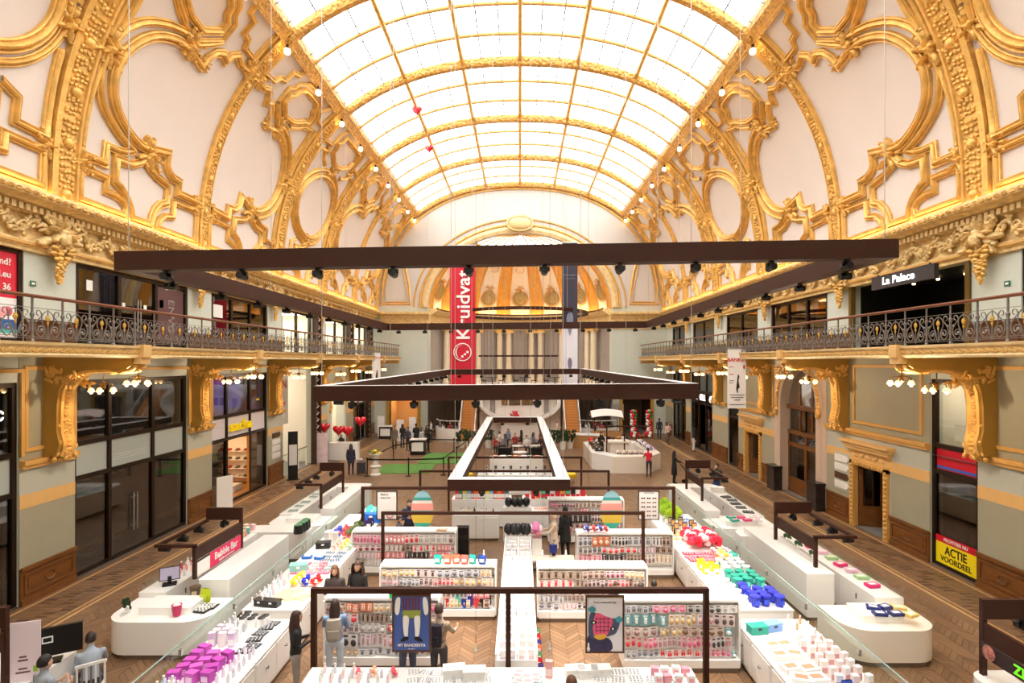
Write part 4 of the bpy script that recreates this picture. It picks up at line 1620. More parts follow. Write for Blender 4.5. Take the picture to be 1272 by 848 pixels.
for x in (-r, 0, r):
    m.bb(x - .09, x + .09, .3, .42, 0, 2.95)
for z in (.1, 2.35, 2.95, 4.15):
    m.bb(-r, r, .28, .44, z - .09, z + .09)
for x in (-.55, .55):
    m.bb(x - .05, x + .05, .32, .4, 2.95, 5.6)
m.bb(-r, r, .22, .5, 4.1, 4.28)
m.bb(-r, r, .32, .4, .1, .75)
m.build('door_frame', M_WOOD, t)
for i in range(2):
    pane(t, -r + .1 + i * r, -.1 + i * r, .75, 2.28, M_DKGLASS, .36)
    pane(t, -r + .1 + i * r, -.1 + i * r, 2.45, 2.88, M_DKGLASS, .36)
    pane(t, -r + .1 + i * r, -.1 + i * r, 3.05, 4.05, M_DKGLASS, .36)
m = MB()
m.prism([((r - .02) * math.cos(a), sp + (r - .02) * math.sin(a)) for a in np.linspace(-.05, PI + .05, 20)], lambda a, b, tt: (a, tt, b), .35, .37)
m.build('fanlight', M_DKGLASS, t)
m = MB()
m.add([(-.2, -.05, .004), (1.0, -.05, .004), (1.3, -.9, .004), (.1, -.7, .004)], [(0, 1, 2, 3)])
# ---- wooden doors on the right
def wood_door(yc, label, sign=True):
    t = wallthing('panelled_door', label, 'door', 1, yc, 0, 0)
    m = MB()
    for s in (-1, 1):
        m.bb(s * 1.0 - .12, s * 1.0 + .12, -.1, .1, 0, 2.55)
        for z in np.arange(.15, 2.5, .16):
            m.ell((s * 1.0, -.11, z), (.09, .05, .07), 6, 4)
    m.bb(-1.12, 1.12, -.1, .1, 2.4, 2.62)
    for x in np.arange(-.85, .9, .17):
        m.ell((x, -.11, 2.5), (.07, .05, .08), 6, 4)
    m.build('gilt_frame', M_YELLOW, t, 40)
    m = MB()
    m.bb(-1.25, 1.25, -.04, -.02, 2.62, 3.0)
    for i in range(5):
        x = -.8 + i * .4
        m.ell((x, -.06, 2.8), (.16, .06, .07), 8, 4, Matrix.Rotation(.4 * (-1) ** i, 3, 'Y'))
    m.build('carved_panel', M_BAND, t, 40)
    m = MB()
    m.bb(-1.3, 1.3, -.2, 0, 3.02, 3.14)
    m.bb(-1.38, 1.38, -.26, 0, 3.14, 3.26)
    m.bb(-1.45, 1.45, -.34, 0, 3.26, 3.36)
    m.build('hood', M_BAND, t)
    for j, (x0, op) in enumerate(((-.88, 1.25), (.88, .55))):
        lf = place('door_leaf', None, t)
        bpy.data.objects.remove(lf)
        m = MB()
        w = .86
        m.T = Matrix.Translation((x0, .12, .02)) @ Matrix.Rotation(op if j == 0 else PI - op, 4, 'Z')
        m.bb(0, w, -.03, .03, 0, .8)
        m.bb(0, .14, -.03, .03, .8, 2.35)
        m.bb(w - .14, w, -.03, .03, .8, 2.35)
        m.bb(0, w, -.03, .03, 2.2, 2.35)
        m.bb(.14, w - .14, -.045, .045, .2, .65)
        lf = m.build('door_leaf', M_WOOD, t)
        m = MB()
        m.T = Matrix.Translation((x0, .12, .02)) @ Matrix.Rotation(op if j == 0 else PI - op, 4, 'Z')
        m.bb(.14, w - .14, -.01, .01, .8, 2.2)
        m.build('door_glass', M_DKGLASS, lf)
wood_door(20.65, 'nearer wooden double door with gilt frame and hood in the right wall')
wood_door(30.95, 'farther wooden double door with gilt frame and hood beyond the arch')
# ---- drugstore front on the right
t, xs = shopfront(1, 15.75, 17.6, 5.83, (), 'narrow drugstore window with a red panel and a yellow ACTIE VOORDEEL poster', zm=(2.95, 3.75), mid=mat('kv_red', (206, 14, 44), .4), up=M_GLASS)
m = MB()
m.bb(xs[0] + .1, xs[1] - .1, -.03, -.02, 3.06, 3.14)
m.build('blue_stripe', mat('kv_blue', (50, 90, 190), .5), t)
m = MB()
m.bb(xs[0] + .07, xs[1] - .07, -.04, -.02, .13, .78)
po = m.build('sale_poster', mat('sale_yellow', (250, 226, 20), .5), t)
m = MB()
m.bb(xs[0] + .07, xs[1] - .07, -.045, -.03, .78, .98)
m.build('sale_header', MATS['kv_red'], t)
letters('ACTIE', .36, M_BLACK, po, (0, -.045, .56), FRONT, .012, fit=.85)
letters('VOORDEEL', .24, M_BLACK, po, (0, -.045, .29), FRONT, .006, fit=1.2)
letters('PROFITEER NU', .14, M_WHITE, po, (0, -.05, .88), FRONT, .003)
for j, c in ((0, (60, 90, 150)), (1, (150, 150, 156))):
    k = thing('card_rack', ['revolving rack with blue header behind the drugstore glass', 'grey revolving card rack behind the drugstore glass'][j], 'rack', (W + .75, 16.9 - j * .75, .02))
    m = MB()
    m.cyl((0, 0, 0), (0, 0, 2.2), .02)
    m.cyl((0, 0, 0), (0, 0, .04), .25, n=10)
    m.build('pole', M_STEEL, k)
    m = MB()
    rd = random.Random(j)
    for z in np.arange(.4, 2.1, .2):
        for a in range(6):
            an = a * PI / 3
            m.T = Matrix.Translation((.2 * math.cos(an), .2 * math.sin(an), z)) @ Matrix.Rotation(an, 4, 'Z')
            m.box(0, 0, 0, .02, .17, .17, rd.randrange(3))
    stuff(m.build('cards', [mat('card_a', (120, 124, 130), .6), mat('card_b', (76, 78, 86), .6), mat('card_c%d' % j, c, .6)], k))
# upper display: shelves and a white box behind the pane
s = shelf_unit('display_shelf', 'stocked shelf behind the upper drugstore pane', 1, 16.7, 1.2, 1.5, (4.1, 4.45, 4.8, 5.1), M_ROOMWARM, .4)
for c in s.children:
    if c.name.startswith('back_panel'):
        c.location.z = 3.4
        c.scale.z = .9
rd = random.Random(8)
for z in (4.1, 4.45, 4.8):
    for i in range(7):
        m = MB()
        hh = rd.uniform(.1, .24)
        m.cyl((0, 0, 0), (0, 0, hh), .06, n=8)
        m.cyl((0, 0, hh), (0, 0, hh + .03), .035, n=8)
        o = m.build('jar', mat('jar_%d' % (i % 4), [(200, 150, 120), (220, 90, 70), (90, 140, 160), (230, 220, 200)][i % 4], .4), None, 40, (W + 1.35, 16.1 + i * .19, z + .03))
        tag(o, 'small jar on the shelf behind the upper drugstore pane', 'jar', 'jars behind the upper drugstore pane')
m = MB()
m.bb(-.45, .45, -.05, .05, 3.95, 4.45)
o = m.build('white_board', M_WHITE, None, False, (W + .35, 16.55, 0), -PI / 2)
tag(o, 'white board standing behind the upper drugstore pane', 'board')
# ---- farther right shops
t, xs = shopfront(1, 33.0, 34.7, 5.6, (), 'slim dark shop window beside the farther right door', zm=(2.95, 4.0), mid=M_BLACK)
t, xs = shopfront(1, 37.5, 42.3, 5.6, (.34, .68), 'clothing shop front with a black fascia and white lettering on the right', lowm=(1, 0, 1), zm=(3.35, 4.2), mid=M_BLACK)
letters("O'NEILL", .62, mat('lit_white', (255, 255, 255), .4, emit=1.2), t, (-.35, -.04, 3.78), FRONT, .016)
m = MB()
m.prism([(1.55, 3.7), (1.75, 3.98), (2.15, 4.02), (1.95, 3.9), (1.9, 3.75), (2.2, 3.62), (1.8, 3.56)], lambda a, b, tt: (a, tt, b), -.08, -.06)
m.build('wave_logo', MATS['lit_white'], t)
t, xs = shopfront(1, 43.5, 47.3, 5.6, (.34, .68), 'farthest dark shop front on the right', zm=(2.95, 4.0), mid=M_BLACK)
t, xs = shopfront(-1, 43.2, 46.6, 5.6, (.5,), 'farthest shop front on the left with black lettering above', zm=(2.95, 4.0), mid=M_WHITE, up=M_GLASS)
letters('MAKE', .7, M_BLACK, t, (0, -.03, 4.8), FRONT, .01)
# ---- upper windows
M_NOTE = mat('paper_note', (232, 232, 228), .6)
def upperfront(sgn, y0, y1, label, glass, base=True, n=3):
    w = y1 - y0
    t = wallthing('upper_window', label, 'window', sgn, (y0 + y1) / 2, 6.78, -.1)
    xs = [-w / 2 + .08] + [-w / 2 + w * (i + 1) / n for i in range(n - 1)] + [w / 2 - .08]
    bars(t, xs, [.08, 2.44], .14)
    for i in range(n):
        pane(t, xs[i] + .07, xs[i + 1] - .07, .15, 2.37, glass)
    if base:
        m = MB()
        m.bb(-w / 2, w / 2, -.14, -.08, 0, .7)
        m.build('wood_base', M_WOODDK, t)
    return t, xs
t, xs = upperfront(-1, 16.25, 21.75, 'upper left window with dark panes and white notices, nearest of them', M_DKGLASS, False)
for x, z, s_ in ((xs[0] + .55, 1.75, .24), (xs[1] + .25, 1.35, .14), (xs[1] + 1.3, 1.35, .16), (xs[2] + .35, 1.55, .22)):
    m = MB()
    m.bb(x - s_ / 2, x + s_ / 2, -.02, -.012, z, z + s_ * 1.3)
    m.build('notice', M_NOTE, t)
m = MB()
m.bb(xs[2] + .1, xs[3] - .1, -.02, -.012, .3, 2.3)
m.build('film', mat('plum_film', (92, 60, 62), .5), t)
letters('ENVB', .5, mat('film_letters', (150, 136, 136), .5), t, ((xs[2] + xs[3]) / 2, -.03, 1.3), (PI / 2, PI / 2, 0), .01)
m = MB()
for q in (-.07, .07):
    m.cyl(((xs[1] + xs[2]) / 2 + q, -.08, .6), ((xs[1] + xs[2]) / 2 + q, -.08, 1.7), .02)
m.build('door_handles', M_STEEL, t)
t, xs = upperfront(-1, 23.4, 28.6, 'upper left window with a white notice, second from the entrance', M_DKGLASS)
m = MB()
m.bb(xs[0] + .2, xs[0] + .95, -.02, -.012, 1.5, 2.05)
m.build('notice', M_NOTE, t)
for i, (a, b_) in enumerate(U_OPEN[-1][3:]):
    upperfront(-1, a, b_, 'bright upper left window, %s from the entrance' % ORD[i + 2], M_GLASS, False, 2)
t, xs = upperfront(1, 23.5, 28.8, 'upper right window with a round fan behind its dark middle pane', M_DKGLASS)
m = MB()
m.tube([(.05 + .55 * math.cos(a), .35, 1.4 + .55 * math.sin(a)) for a in np.linspace(0, 2 * PI, 25)[:-1]], .06, 6, True)
m.bb(-.65, .75, .3, .42, .7, 2.1)
m.build('fan_panel', M_ROOMGR, t)
for i, (a, b_) in enumerate(U_OPEN[1][3:]):
    upperfront(1, a, b_, 'upper right window above the shops, %s from the entrance' % ORD[i + 3], M_DKGLASS, False, 2)
upperfront(1, 9.6, 14.4, 'upper right window at the picture edge', M_DKGLASS)
# La Palace sign
t = wallthing('shop_sign', 'dark hanging sign with lit white La Palace lettering', 'sign', 1, 17.75, 8.82, .85)
m = MB()
m.bb(-1.45, 1.45, 0, .14, 0, .44)
m.build('sign_box', mat('sign_dark', (48, 44, 48), .4), t)
letters('La Palace', .34, MATS['lit_white'], t, (-.1, -.02, .22), FRONT, .012, fit=1.5)
m = MB()
for x in (-1.2, 1.2):
    m.bb(x - .02, x + .02, .05, .09, .44, .5)
m.build('hanger', M_BLACK, t)
m = MB()
for s in (-1, 1):
    m.bb(s * 2.85 - .08, s * 2.85 + .08, -.08, .1, 0, 2.5)
t = m.build('dark_doorway', mat('olive_gilt_frame', (110, 84, 34), .4, .3), None, False, (W, 18.92, 6.78), -PI / 2)
tag(t, 'dark gilt jambs of the black La Palace opening', 'frame')
for i in range(4):
    m = MB()
    m.cyl((0, 0, 0), (0, 0, .05), .05, n=8)
    o = m.build('downlight', M_BULB, None, False, (W + 1.6, 17.0 + i * 1.2, 9.22))
    tag(o, 'tiny downlight in the dark ceiling behind the La Palace sign', 'lamp', 'downlights of La Palace')
# red phone poster upstairs on the left
t = wallthing('upper_poster', 'red and white poster with flowers behind the left balcony at the picture edge', 'poster', -1, 12.0, 6.85, -.1)
bars(t, [-2.5, 2.5], [.05, 2.4], .16)
def flat(t, x0, x1, z0, z1, mm, y=-.02, name='print', th=.01):
    m = MB()
    m.bb(x0, x1, y - th, y, z0, z1)
    return m.build(name, mm, t)
flat(t, -2.42, 2.42, 1.15, 2.33, mat('poster_red', (214, 28, 56), .5), name='red_field')
flat(t, -2.42, 2.42, .1, 1.15, mat('poster_white', (240, 236, 238), .5), name='white_field')
flat(t, -2.42, 2.42, .35, .6, mat('poster_blue', (40, 96, 168), .5), -.03, name='blue_field')
flat(t, -2.42, 2.42, .25, .35, mat('poster_teal', (70, 190, 190), .5), -.03, name='teal_field')
rd = random.Random(3)
for i in range(16):
    m = MB()
    m.lathe([(.01, 0), (rd.uniform(.1, .22), .0), (.09, .012), (.01, .014)], 12)
    m.T = None
    o = m.build('flower_print', mat('petal_%d' % (i % 3), [(226, 90, 120), (244, 170, 184), (204, 40, 70)][i % 3], .5), t)
    o.location = (rd.uniform(-2.1, 2.2), -.03, rd.uniform(.55, 1.1))
    o.rotation_euler = (PI / 2, 0, 0)
for tx, z in (('dit pand?', 2.06), ('alti.eu', 1.74), ('800 36', 1.42)):
    letters(tx, .24, M_WHITE, t, (2.25, -.04, z), FRONT, .008, align='RIGHT')
# open balcony bays: small signs
for sgn in (-1, 1):
    t = wallthing('exit_sign', 'small green emergency sign on the %s upper wall' % ('left' if sgn < 0 else 'right'), 'sign', sgn, 14.8, 8.45, .02)
    flat(t, -.09, .09, -.07, .07, mat('sign_green', (40, 110, 84), .5), name='plate', y=0)
    flat(t, -.05, .05, -.03, .03, M_WHITE, -.011, name='pictogram', th=.004)
# ------------------------------------------------------------------ suspended lighting frames
M_BEAMTOP = mat('beam_white_top', (226, 222, 220), .4)
M_LENS = mat('spot_lens', (255, 240, 214), .4, emit=6)
def beam(t, p0, p1, w, h, name='beam', top=None):
    """box beam between two points (centre line), brown sides, optional white top"""
    p0, p1 = Vector(p0), Vector(p1)
    d = (p1 - p0).normalized()
    s = d.cross(Vector((0, 0, 1))).normalized()
    u = s.cross(d)
    m = MB()
    vs = []
    for p in (p0 - d * w / 2, p1 + d * w / 2):
        for a, b in ((-1, -1), (1, -1), (1, 1), (-1, 1)):
            vs.append(tuple(p + s * (a * w / 2) + u * (b * h / 2)))
    m.add(vs, [(0, 1, 5, 4), (1, 2, 6, 5), (3, 0, 4, 7), (0, 3, 2, 1), (4, 5, 6, 7)], 0)
    m.add(vs, [(2, 3, 7, 6)], 1 if top else 0)
    return m.build(name, [M_BROWN, top or M_BROWN], t)
sp = MB()
sp.bb(-.04, .04, -.04, .04, -.1, 0)
sp.cyl((0, -.12, -.13), (0, .12, -.12), .075, .075, 10)
sp.bb(-.1, .1, -.03, .03, -.13, -.04)
ME_SPOT = sp.mesh('spotlight', M_BLACK, 40)
sp = MB()
sp.cyl((0, -.135, -.17), (0, -.131, -.17), .07, .07, 10)
ME_SPLENS = sp.mesh('lens', M_LENS)
def truss(name, label, c, w, h, top=None, spots=(1.4, 1.9), drop=0.0):
    """c: four corners FL, FR, BR, BL"""
    t = thing(name, label, 'light frame', c[0])
    o = Vector(c[0])
    c = [Vector(p) - o for p in c]
    for i in range(4):
        a, b = c[i], c[(i + 1) % 4]
        # keep the side beams between the front and back beams
        if i in (1, 3):
            d = (b - a).normalized()
            a, b = a + d * w, b - d * w
        bm = beam(t, a, b, w, h, top=top)
        L = (b - a).length
        st = spots[0] if i in (0, 2) else spots[1]
        n = int(L / st)
        for k in range(n):
            p = a + (b - a) * ((k + .5) / n)
            s = place('spotlight', ME_SPOT, bm, (p.x, p.y, p.z - h / 2), rz=(PI if i == 0 else (PI / 2 if i == 3 else -PI / 2)))
    for i in range(4):
        for f in (0, .35, .7):
            p = c[i] + (c[(i + 1) % 4] - c[i]) * f
            wx, wy = p.x + o.x, p.y + o.y
            if wy > ZE - .5:
                continue
            m = MB()
            m.cyl((p.x, p.y, p.z + h / 2), (p.x, p.y, (vh(wx) - .05 if abs(wx) < VA else 10) - o.z), .009, n=4)
            m.build('cable', M_CABLE, t)
    return t
truss('lighting_frame', 'largest brown suspended lighting frame crossing the whole picture', [(-7.75, 11, 8.34), (7.22, 11, 8.58), (7.4, 32, 8.5), (-7.75, 32, 8.36)], .34, .37)
truss('lighting_frame', 'middle brown suspended lighting frame with a white upper face', [(-4.82, 13.5, 5.6), (4.16, 13.5, 5.66), (4.16, 37.3, 5.72), (-4.82, 37.3, 5.68)], .3, .37, M_BEAMTOP)
truss('lighting_frame', 'lowest narrow suspended frame with broad white upper face over the centre counters', [(-2.06, 17.6, 2.5), (1.36, 17.6, 2.5), (1.36, 38, 2.4), (-2.06, 38, 2.4)], .42, .36, M_BEAMTOP, (1.6, 3.0))
# ------------------------------------------------------------------ slim brown portals over the shop islands
def portal(label, xl, xr, y, h, mid=None, r=.045):
    t = thing('display_portal', label, 'portal frame', (0, y, 0))
    m = MB()
    m.bb(xl - r, xr + r, -r, r, h - r, h + r)
    m.build('crossbar', M_BROWN, t)
    for x in [xl, xr] + ([mid] if mid is not None else []):
        m = MB()
        m.bb(x - r, x + r, -r, r, .006, h - r)
        m.build('leg', M_BROWN, t)
    return t
portal('nearest slim brown portal carrying the blue and white posters', -3.67, 3.31, 9.89, 2.3, -.21)
portal('second slim brown portal over the middle shop islands', -3.69, 3.31, 14.94, 2.3, None, .04)
portal('widest slim brown portal with the striped egg boards', -5.07, 4.95, 17.9, 2.3, None, .045)
portal('fourth slim brown portal just behind the lowest white frame', -3.71, 3.29, 20.65, 2.3, None, .04)
portal('farthest and smallest slim brown portal', -3.03, 2.6, 23.6, 2.3, None, .04)
def poster(name, label, x0, x1, z0, z1, y, mm, fr=M_WOODDK):
    t = thing(name, label, 'poster', ((x0 + x1) / 2, y, z0))
    w, h = x1 - x0, z1 - z0
    m = MB()
    for a, b, c, d in ((-w / 2, w / 2, 0, .03), (-w / 2, w / 2, h - .03, h), (-w / 2, -w / 2 + .03, .03, h - .03), (w / 2 - .03, w / 2, .03, h - .03)):
        m.bb(a, b, -.02, .02, c, d)
    m.build('frame', fr, t)
    flat(t, -w / 2 + .03, w / 2 - .03, .03, h - .03, mm, .01, 'print', .02)
    return t, w, h
def blob(t, pts, mm, y, name='print_shape', closed=True, k=3):
    p = [tuple(q) for q in catmull([np.array(a) for a in pts], k, True)]
    m = MB()
    m.prism(p, lambda a, b, tt: (a, tt, b), y - .003, y)
    return m.build(name, mm, t)
# blue poster: legs in white stockings and black shoes
t, w, h = poster('hanging_poster', 'blue hanging poster showing legs in white stockings', -2.27, -1.58, 1.22, 2.24, 9.87, mat('poster_royal', (62, 88, 160), .5))
MW = mat('print_white', (236, 232, 228), .5)
for s in (-1, 1):
    blob(t, [(s * .05, .62), (s * .15, .62), (s * .14, .35), (s * .11, .26), (s * .07, .26), (s * .06, .4)], MW, -.015)
    blob(t, [(s * .06, .27), (s * .13, .27), (s * .2, .2), (s * .14, .19), (s * .06, .22)], M_BLACK, -.019)
    blob(t, [(s * .2, .95), (s * .27, .95), (s * .3, .75), (s * .27, .66), (s * .22, .7)], MW, -.015)
flat(t, -.16, .16, .6, .74, mat('print_olive', (150, 160, 70), .5), -.012, 'print_shorts', .004)
for i in range(6):
    flat(t, -.16 + i * .055, -.13 + i * .055, .74, .97, mat('print_maroon', (110, 50, 60), .5), -.012, 'print_stripe', .004)
letters('MY BANDERITA', .07, MW, t, (0, -.016, .12), FRONT, .002)
letters('in store', .035, MW, t, (0, -.016, .06), FRONT)
# white poster: two cats under a pink chequered cap
t, w, h = poster('hanging_poster', 'white hanging poster with a pink checked bear and dark figure', 1.16, 1.85, 1.2, 2.22, 9.87, mat('poster_pale', (222, 216, 222), .5))
NAVY = mat('print_navy', (48, 42, 78), .5)
blob(t, [(-.31, .04), (.1, .04), (.12, .2), (.02, .28), (-.2, .32), (-.3, .3)], NAVY, -.012)
blob(t, [(-.28, .3), (-.27, .68), (-.18, .72), (.02, .62), (.26, .6), (.2, .36), (.05, .3), (-.12, .26)], mat('print_slate', (70, 80, 110), .5), -.014)
blob(t, [(-.2, .34), (-.17, .7), (0, .66), (.14, .58), (.02, .3)], mat('print_pink', (232, 92, 130), .5), -.018)
for i in range(4):
    flat(t, -.16 + i * .07, -.15 + i * .07, .36, .64, MATS['print_navy'], -.021, 'print_check', .003)
    flat(t, -.17, .1, .4 + i * .07, .41 + i * .07, MATS['print_navy'], -.021, 'print_check', .003)
blob(t, [(-.2, .3), (-.1, .24), (.02, .28), (0, .34), (-.12, .33)], mat('print_mustard', (222, 170, 60), .5), -.022)
for a, b in ((-.23, .78), (.25, .6)):
    blob(t, [(a - .07, b), (a, b + .06), (a + .07, b), (a, b - .06)], mat('print_teal', (60, 150, 170), .5), -.022)
for a, b in ((-.2, .55), (.14, .44)):
    blob(t, [(a - .05, b), (a, b + .035), (a + .05, b), (a, b - .035)], M_BLACK, -.025)
    blob(t, [(a - .02, b), (a, b + .02), (a + .02, b), (a, b - .02)], MW, -.028)
letters('Have a beautiful day', .05, mat('print_grey', (90, 88, 96), .5), t, (0, -.012, .9), FRONT)
# portal 3: two framed posters and two striped egg boards
t, w, h = poster('hanging_poster', 'white framed poster at the left end of the widest portal', -4.62, -3.95, 1.28, 2.22, 17.88, mat('poster_paper', (238, 232, 230), .5), M_BLACK)
letters('Back to', .08, M_BLACK, t, (-.08, -.014, .82), FRONT)
letters('basic is fun', .07, M_BLACK, t, (-.04, -.014, .72), FRONT)
m = MB()
m.tube([(.1 + .1 * math.cos(a), -.02, .14 + .07 * math.sin(a)) for a in np.linspace(0, 2 * PI, 15)[:-1]], .012, 4, True)
m.build('print_ring', mat('print_red', (204, 60, 70), .5), t)
t, w, h = poster('hanging_poster', 'white framed poster with rows of bow ties at the right end of the widest portal', 3.8, 4.48, 1.28, 2.22, 17.88, MATS['poster_paper'], M_BLACK)
for i in range(5):
    for j in range(3):
        x, z = -.18 + j * .18, .14 + i * .14
        blob(t, [(x - .06, z + .03), (x, z + .01), (x + .06, z + .03), (x + .06, z - .03), (x, z - .01), (x - .06, z - .03)], mat('print_dark%d' % (i % 2), [(60, 50, 56), (120, 90, 80)][i % 2], .5), -.014, 'print_bow', k=1)
letters('Happy bow ties', .05, MATS['print_grey'], t, (0, -.012, .87), FRONT)
def egg(label, xc, zc, y):
    t = thing('egg_board', label, 'egg decoration', (xc, y, zc))
    def half(z):
        k = (z + .62) / 1.24
        return .36 * math.sqrt(max(0, 1 - ((z + .06) / (.56 if z < -.06 else .68)) ** 2))
    bands = [(-.62, -.42, (70, 190, 170)), (-.42, -.12, (240, 206, 80)), (-.12, -.02, (60, 170, 150)), (-.02, .2, (244, 160, 150)), (.2, .3, (238, 224, 216)), (.3, .4, (60, 160, 150)), (.4, .62, (150, 196, 210))]
    for i, (a, b, c) in enumerate(bands):
        m = MB()
        zs = np.linspace(a, b, 6)
        pl = [(half(z), z) for z in zs] + [(-half(z), z) for z in zs[::-1]]
        m.prism(pl, lambda p, q, tt: (p, tt, q), -.02, .02)
        m.build('stripe', mat('egg_%d' % i, c, .5), t)
    m = MB()
    m.cyl((-.2, 0, .5), (-.2, 0, 2.25 - zc), .004, n=4)
    m.cyl((.2, 0, .5), (.2, 0, 2.25 - zc), .004, n=4)
    m.build('cord', M_CABLE, t)
egg('striped easter egg board hanging on the left of the widest portal', -3.15, 1.6, 17.9)
egg('striped easter egg board hanging on the right of the widest portal', 2.95, 1.6, 17.9)
# ------------------------------------------------------------------ tall banners in front of the apse
def cloth(t, x0, x1, z0, z1, mm, name='cloth', y=0.0, amp=.04):
    m = MB()
    rows = []
    for i in range(25):
        z = z0 + (z1 - z0) * i / 24
        rows.append([(x0 + (x1 - x0) * j / 6, y + amp * math.sin(j * 1.1 + i * .25), z) for j in range(7)])
    m.grid(rows)
    m.grid([[(a, b + .015, c) for a, b, c in r] for r in rows])
    return m.build(name, mm, t, 60)
BZ = 40.0
t = thing('hanging_banner', 'tall red banner with white vertical lettering and round logo', 'banner', (-4.14, BZ, 4.7))
cloth(t, -.92, .92, 0, 10.0, mat('banner_red', (206, 16, 48), .6))
MWB = mat('banner_print_white', (248, 244, 244), .6)
letters('Kruidvat', 1.36, MWB, t, (.1, -.08, 5.72), (PI / 2, -PI / 2, 0), .05, fit=4.95)
m = MB()
m.tube([(.62 * math.cos(a), -.08, 2.35 + .62 * math.sin(a)) for a in np.linspace(0, 2 * PI, 33)[:-1]], .035, 5, True)
lg = m.build('logo_ring', MWB, t)
m = MB()
crescent = [(.5 * math.cos(a), 2.35 + .5 * math.sin(a)) for a in np.linspace(PI * .5, PI * 1.5, 14)] + [(-.12 + .3 * math.cos(a), 2.35 + .46 * math.sin(a)) for a in np.linspace(PI * 1.5, PI * .5, 14)]
m.prism(crescent, lambda a, b, tt: (a, tt, b), -.1, -.07)
m.build('logo_crescent', MWB, t)
for a, b in ((0, 2.05), (.18, 2.2), (.36, 2.36)):
    m = MB()
    m.cyl((a, -.1, b), (a, -.07, b), .09, n=10)
    m.build('logo_dot', MWB, t)
m = MB()
m.cyl((-1.0, 0, 10.03), (1.0, 0, 10.03), .04)
for x in (-.9, .9):
    m.cyl((x, 0, 10.03), (x, 0, vh(-4.14 + x) - 4.75), .01, n=4)
m.build('hanger', M_STEEL, t)
t = thing('hanging_banner', 'tall banner, navy above and white below, with hot air balloon prints', 'banner', (3.58, BZ, 4.7))
cloth(t, -.56, .56, 4.3, 10.2, mat('banner_navy', (52, 48, 66), .6))
cloth(t, -.56, .56, 0, 4.3, mat('banner_lilac', (228, 226, 236), .6), 'lower_cloth')
for zc, k, c in ((4.55, 1.0, (130, 136, 158)), (1.5, .62, (120, 112, 140))):
    blob(t, [(-.24 * k, zc), (-.2 * k, zc + .5 * k), (0, zc + .75 * k), (.2 * k, zc + .5 * k), (.24 * k, zc), (.05 * k, zc - .9 * k), (-.05 * k, zc - .9 * k)], mat('balloon_print_%d' % int(k * 10), c, .5), -.06)
letters('Antwerpen', .18, MATS['balloon_print_10'], t, (0, -.07, 7.9), FRONT)
letters('shopping stadsfeestzaal', .075, MATS['balloon_print_10'], t, (0, -.07, 7.65), FRONT)
m = MB()
m.cyl((-.6, 0, 10.23), (.6, 0, 10.23), .04)
for x in (-.5, .5):
    m.cyl((x, 0, 10.23), (x, 0, vh(3.58 + x) - 4.75), .01, n=4)
m.build('hanger', M_STEEL, t)
# smaller banners at the balconies
t = thing('balcony_banner', 'white BANKSY exhibition banner hanging from the right balcony', 'banner', (10.3, 26.4, 4.15))
cloth(t, -.44, .44, 0, 2.8, mat('banksy_white', (236, 232, 232), .6), amp=.015)
letters('BANKSY', .25, mat('banksy_red', (204, 30, 50), .5), t, (0, -.04, 2.3), FRONT, .008)
blob(t, [(-.04, .95), (.0, 1.3), (.02, 1.5), (.06, 1.62), (.1, 1.5), (.07, 1.3), (.12, .98), (.05, .95), (.04, .75), (.0, .75)], M_BLACK, -.04, 'print_girl')
blob(t, [(.28, 1.98), (.33, 2.06), (.38, 1.98), (.33, 1.86)], MATS['banksy_red'], -.04, 'print_heart')
for z, w_ in ((1.95, .2), (1.6, .22), (1.3, .24), (1.2, .2)):
    flat(t, -.38, -.38 + w_, z, z + .03, MATS['banksy_red'] if z > 1.5 else MATS['print_grey'], -.04, 'print_line', .004)
for z, w_ in ((.62, .7), (.5, .6), (.38, .3), (.16, .75)):
    flat(t, -w_ / 2, w_ / 2, z, z + .04, MATS['print_grey'], -.04, 'print_line', .004)
m = MB()
m.cyl((-.46, 0, 2.82), (.46, 0, 2.82), .02)
m.build('hanger', M_STEEL, t)
t = thing('balcony_banner', 'narrow white banner hanging from the far left balcony', 'banner', (-10.35, 40.0, 4.3))
cloth(t, -.3, .3, 0, 2.7, MATS['banksy_white'], amp=.015)
letters('BANKSY', .17, MATS['banksy_red'], t, (0, -.04, 2.35), FRONT, .005)
blob(t, [(-.04, .85), (.0, 1.2), (.06, 1.5), (.1, 1.3), (.1, .9), (.02, .7)], M_BLACK, -.04, 'print_girl')
m = MB()
m.cyl((-.32, 0, 2.72), (.32, 0, 2.72), .02)
m.build('hanger', M_STEEL, t)

# round lighting ring hanging in front of the apse
t = thing('ring_light', 'dark round lighting ring hanging high in front of the apse', 'light ring', (.2, 43.6, 10.0))
m = MB()
rg = [(5.0 * math.cos(a), 5.0 * math.sin(a)) for a in np.linspace(0, 2 * PI, 49)[:-1]]
m.grid([[(x * k, y * k, z) for x, y in rg] for k, z in ((1, 0), (1.02, 0), (1.02, .22), (.98, .22), (.98, 0), (1, 0))], closed=True)
m.build('ring', M_BROWN, t, 30)
for a in (.6, 2.2, 3.9, 5.4):
    m = MB()
    x, y = 5.0 * math.cos(a), 5.0 * math.sin(a)
    m.cyl((x, y, .22), (x, y, vh(x + .2) - 10.05), .01, n=4)
    m.build('cable', M_CABLE, t)
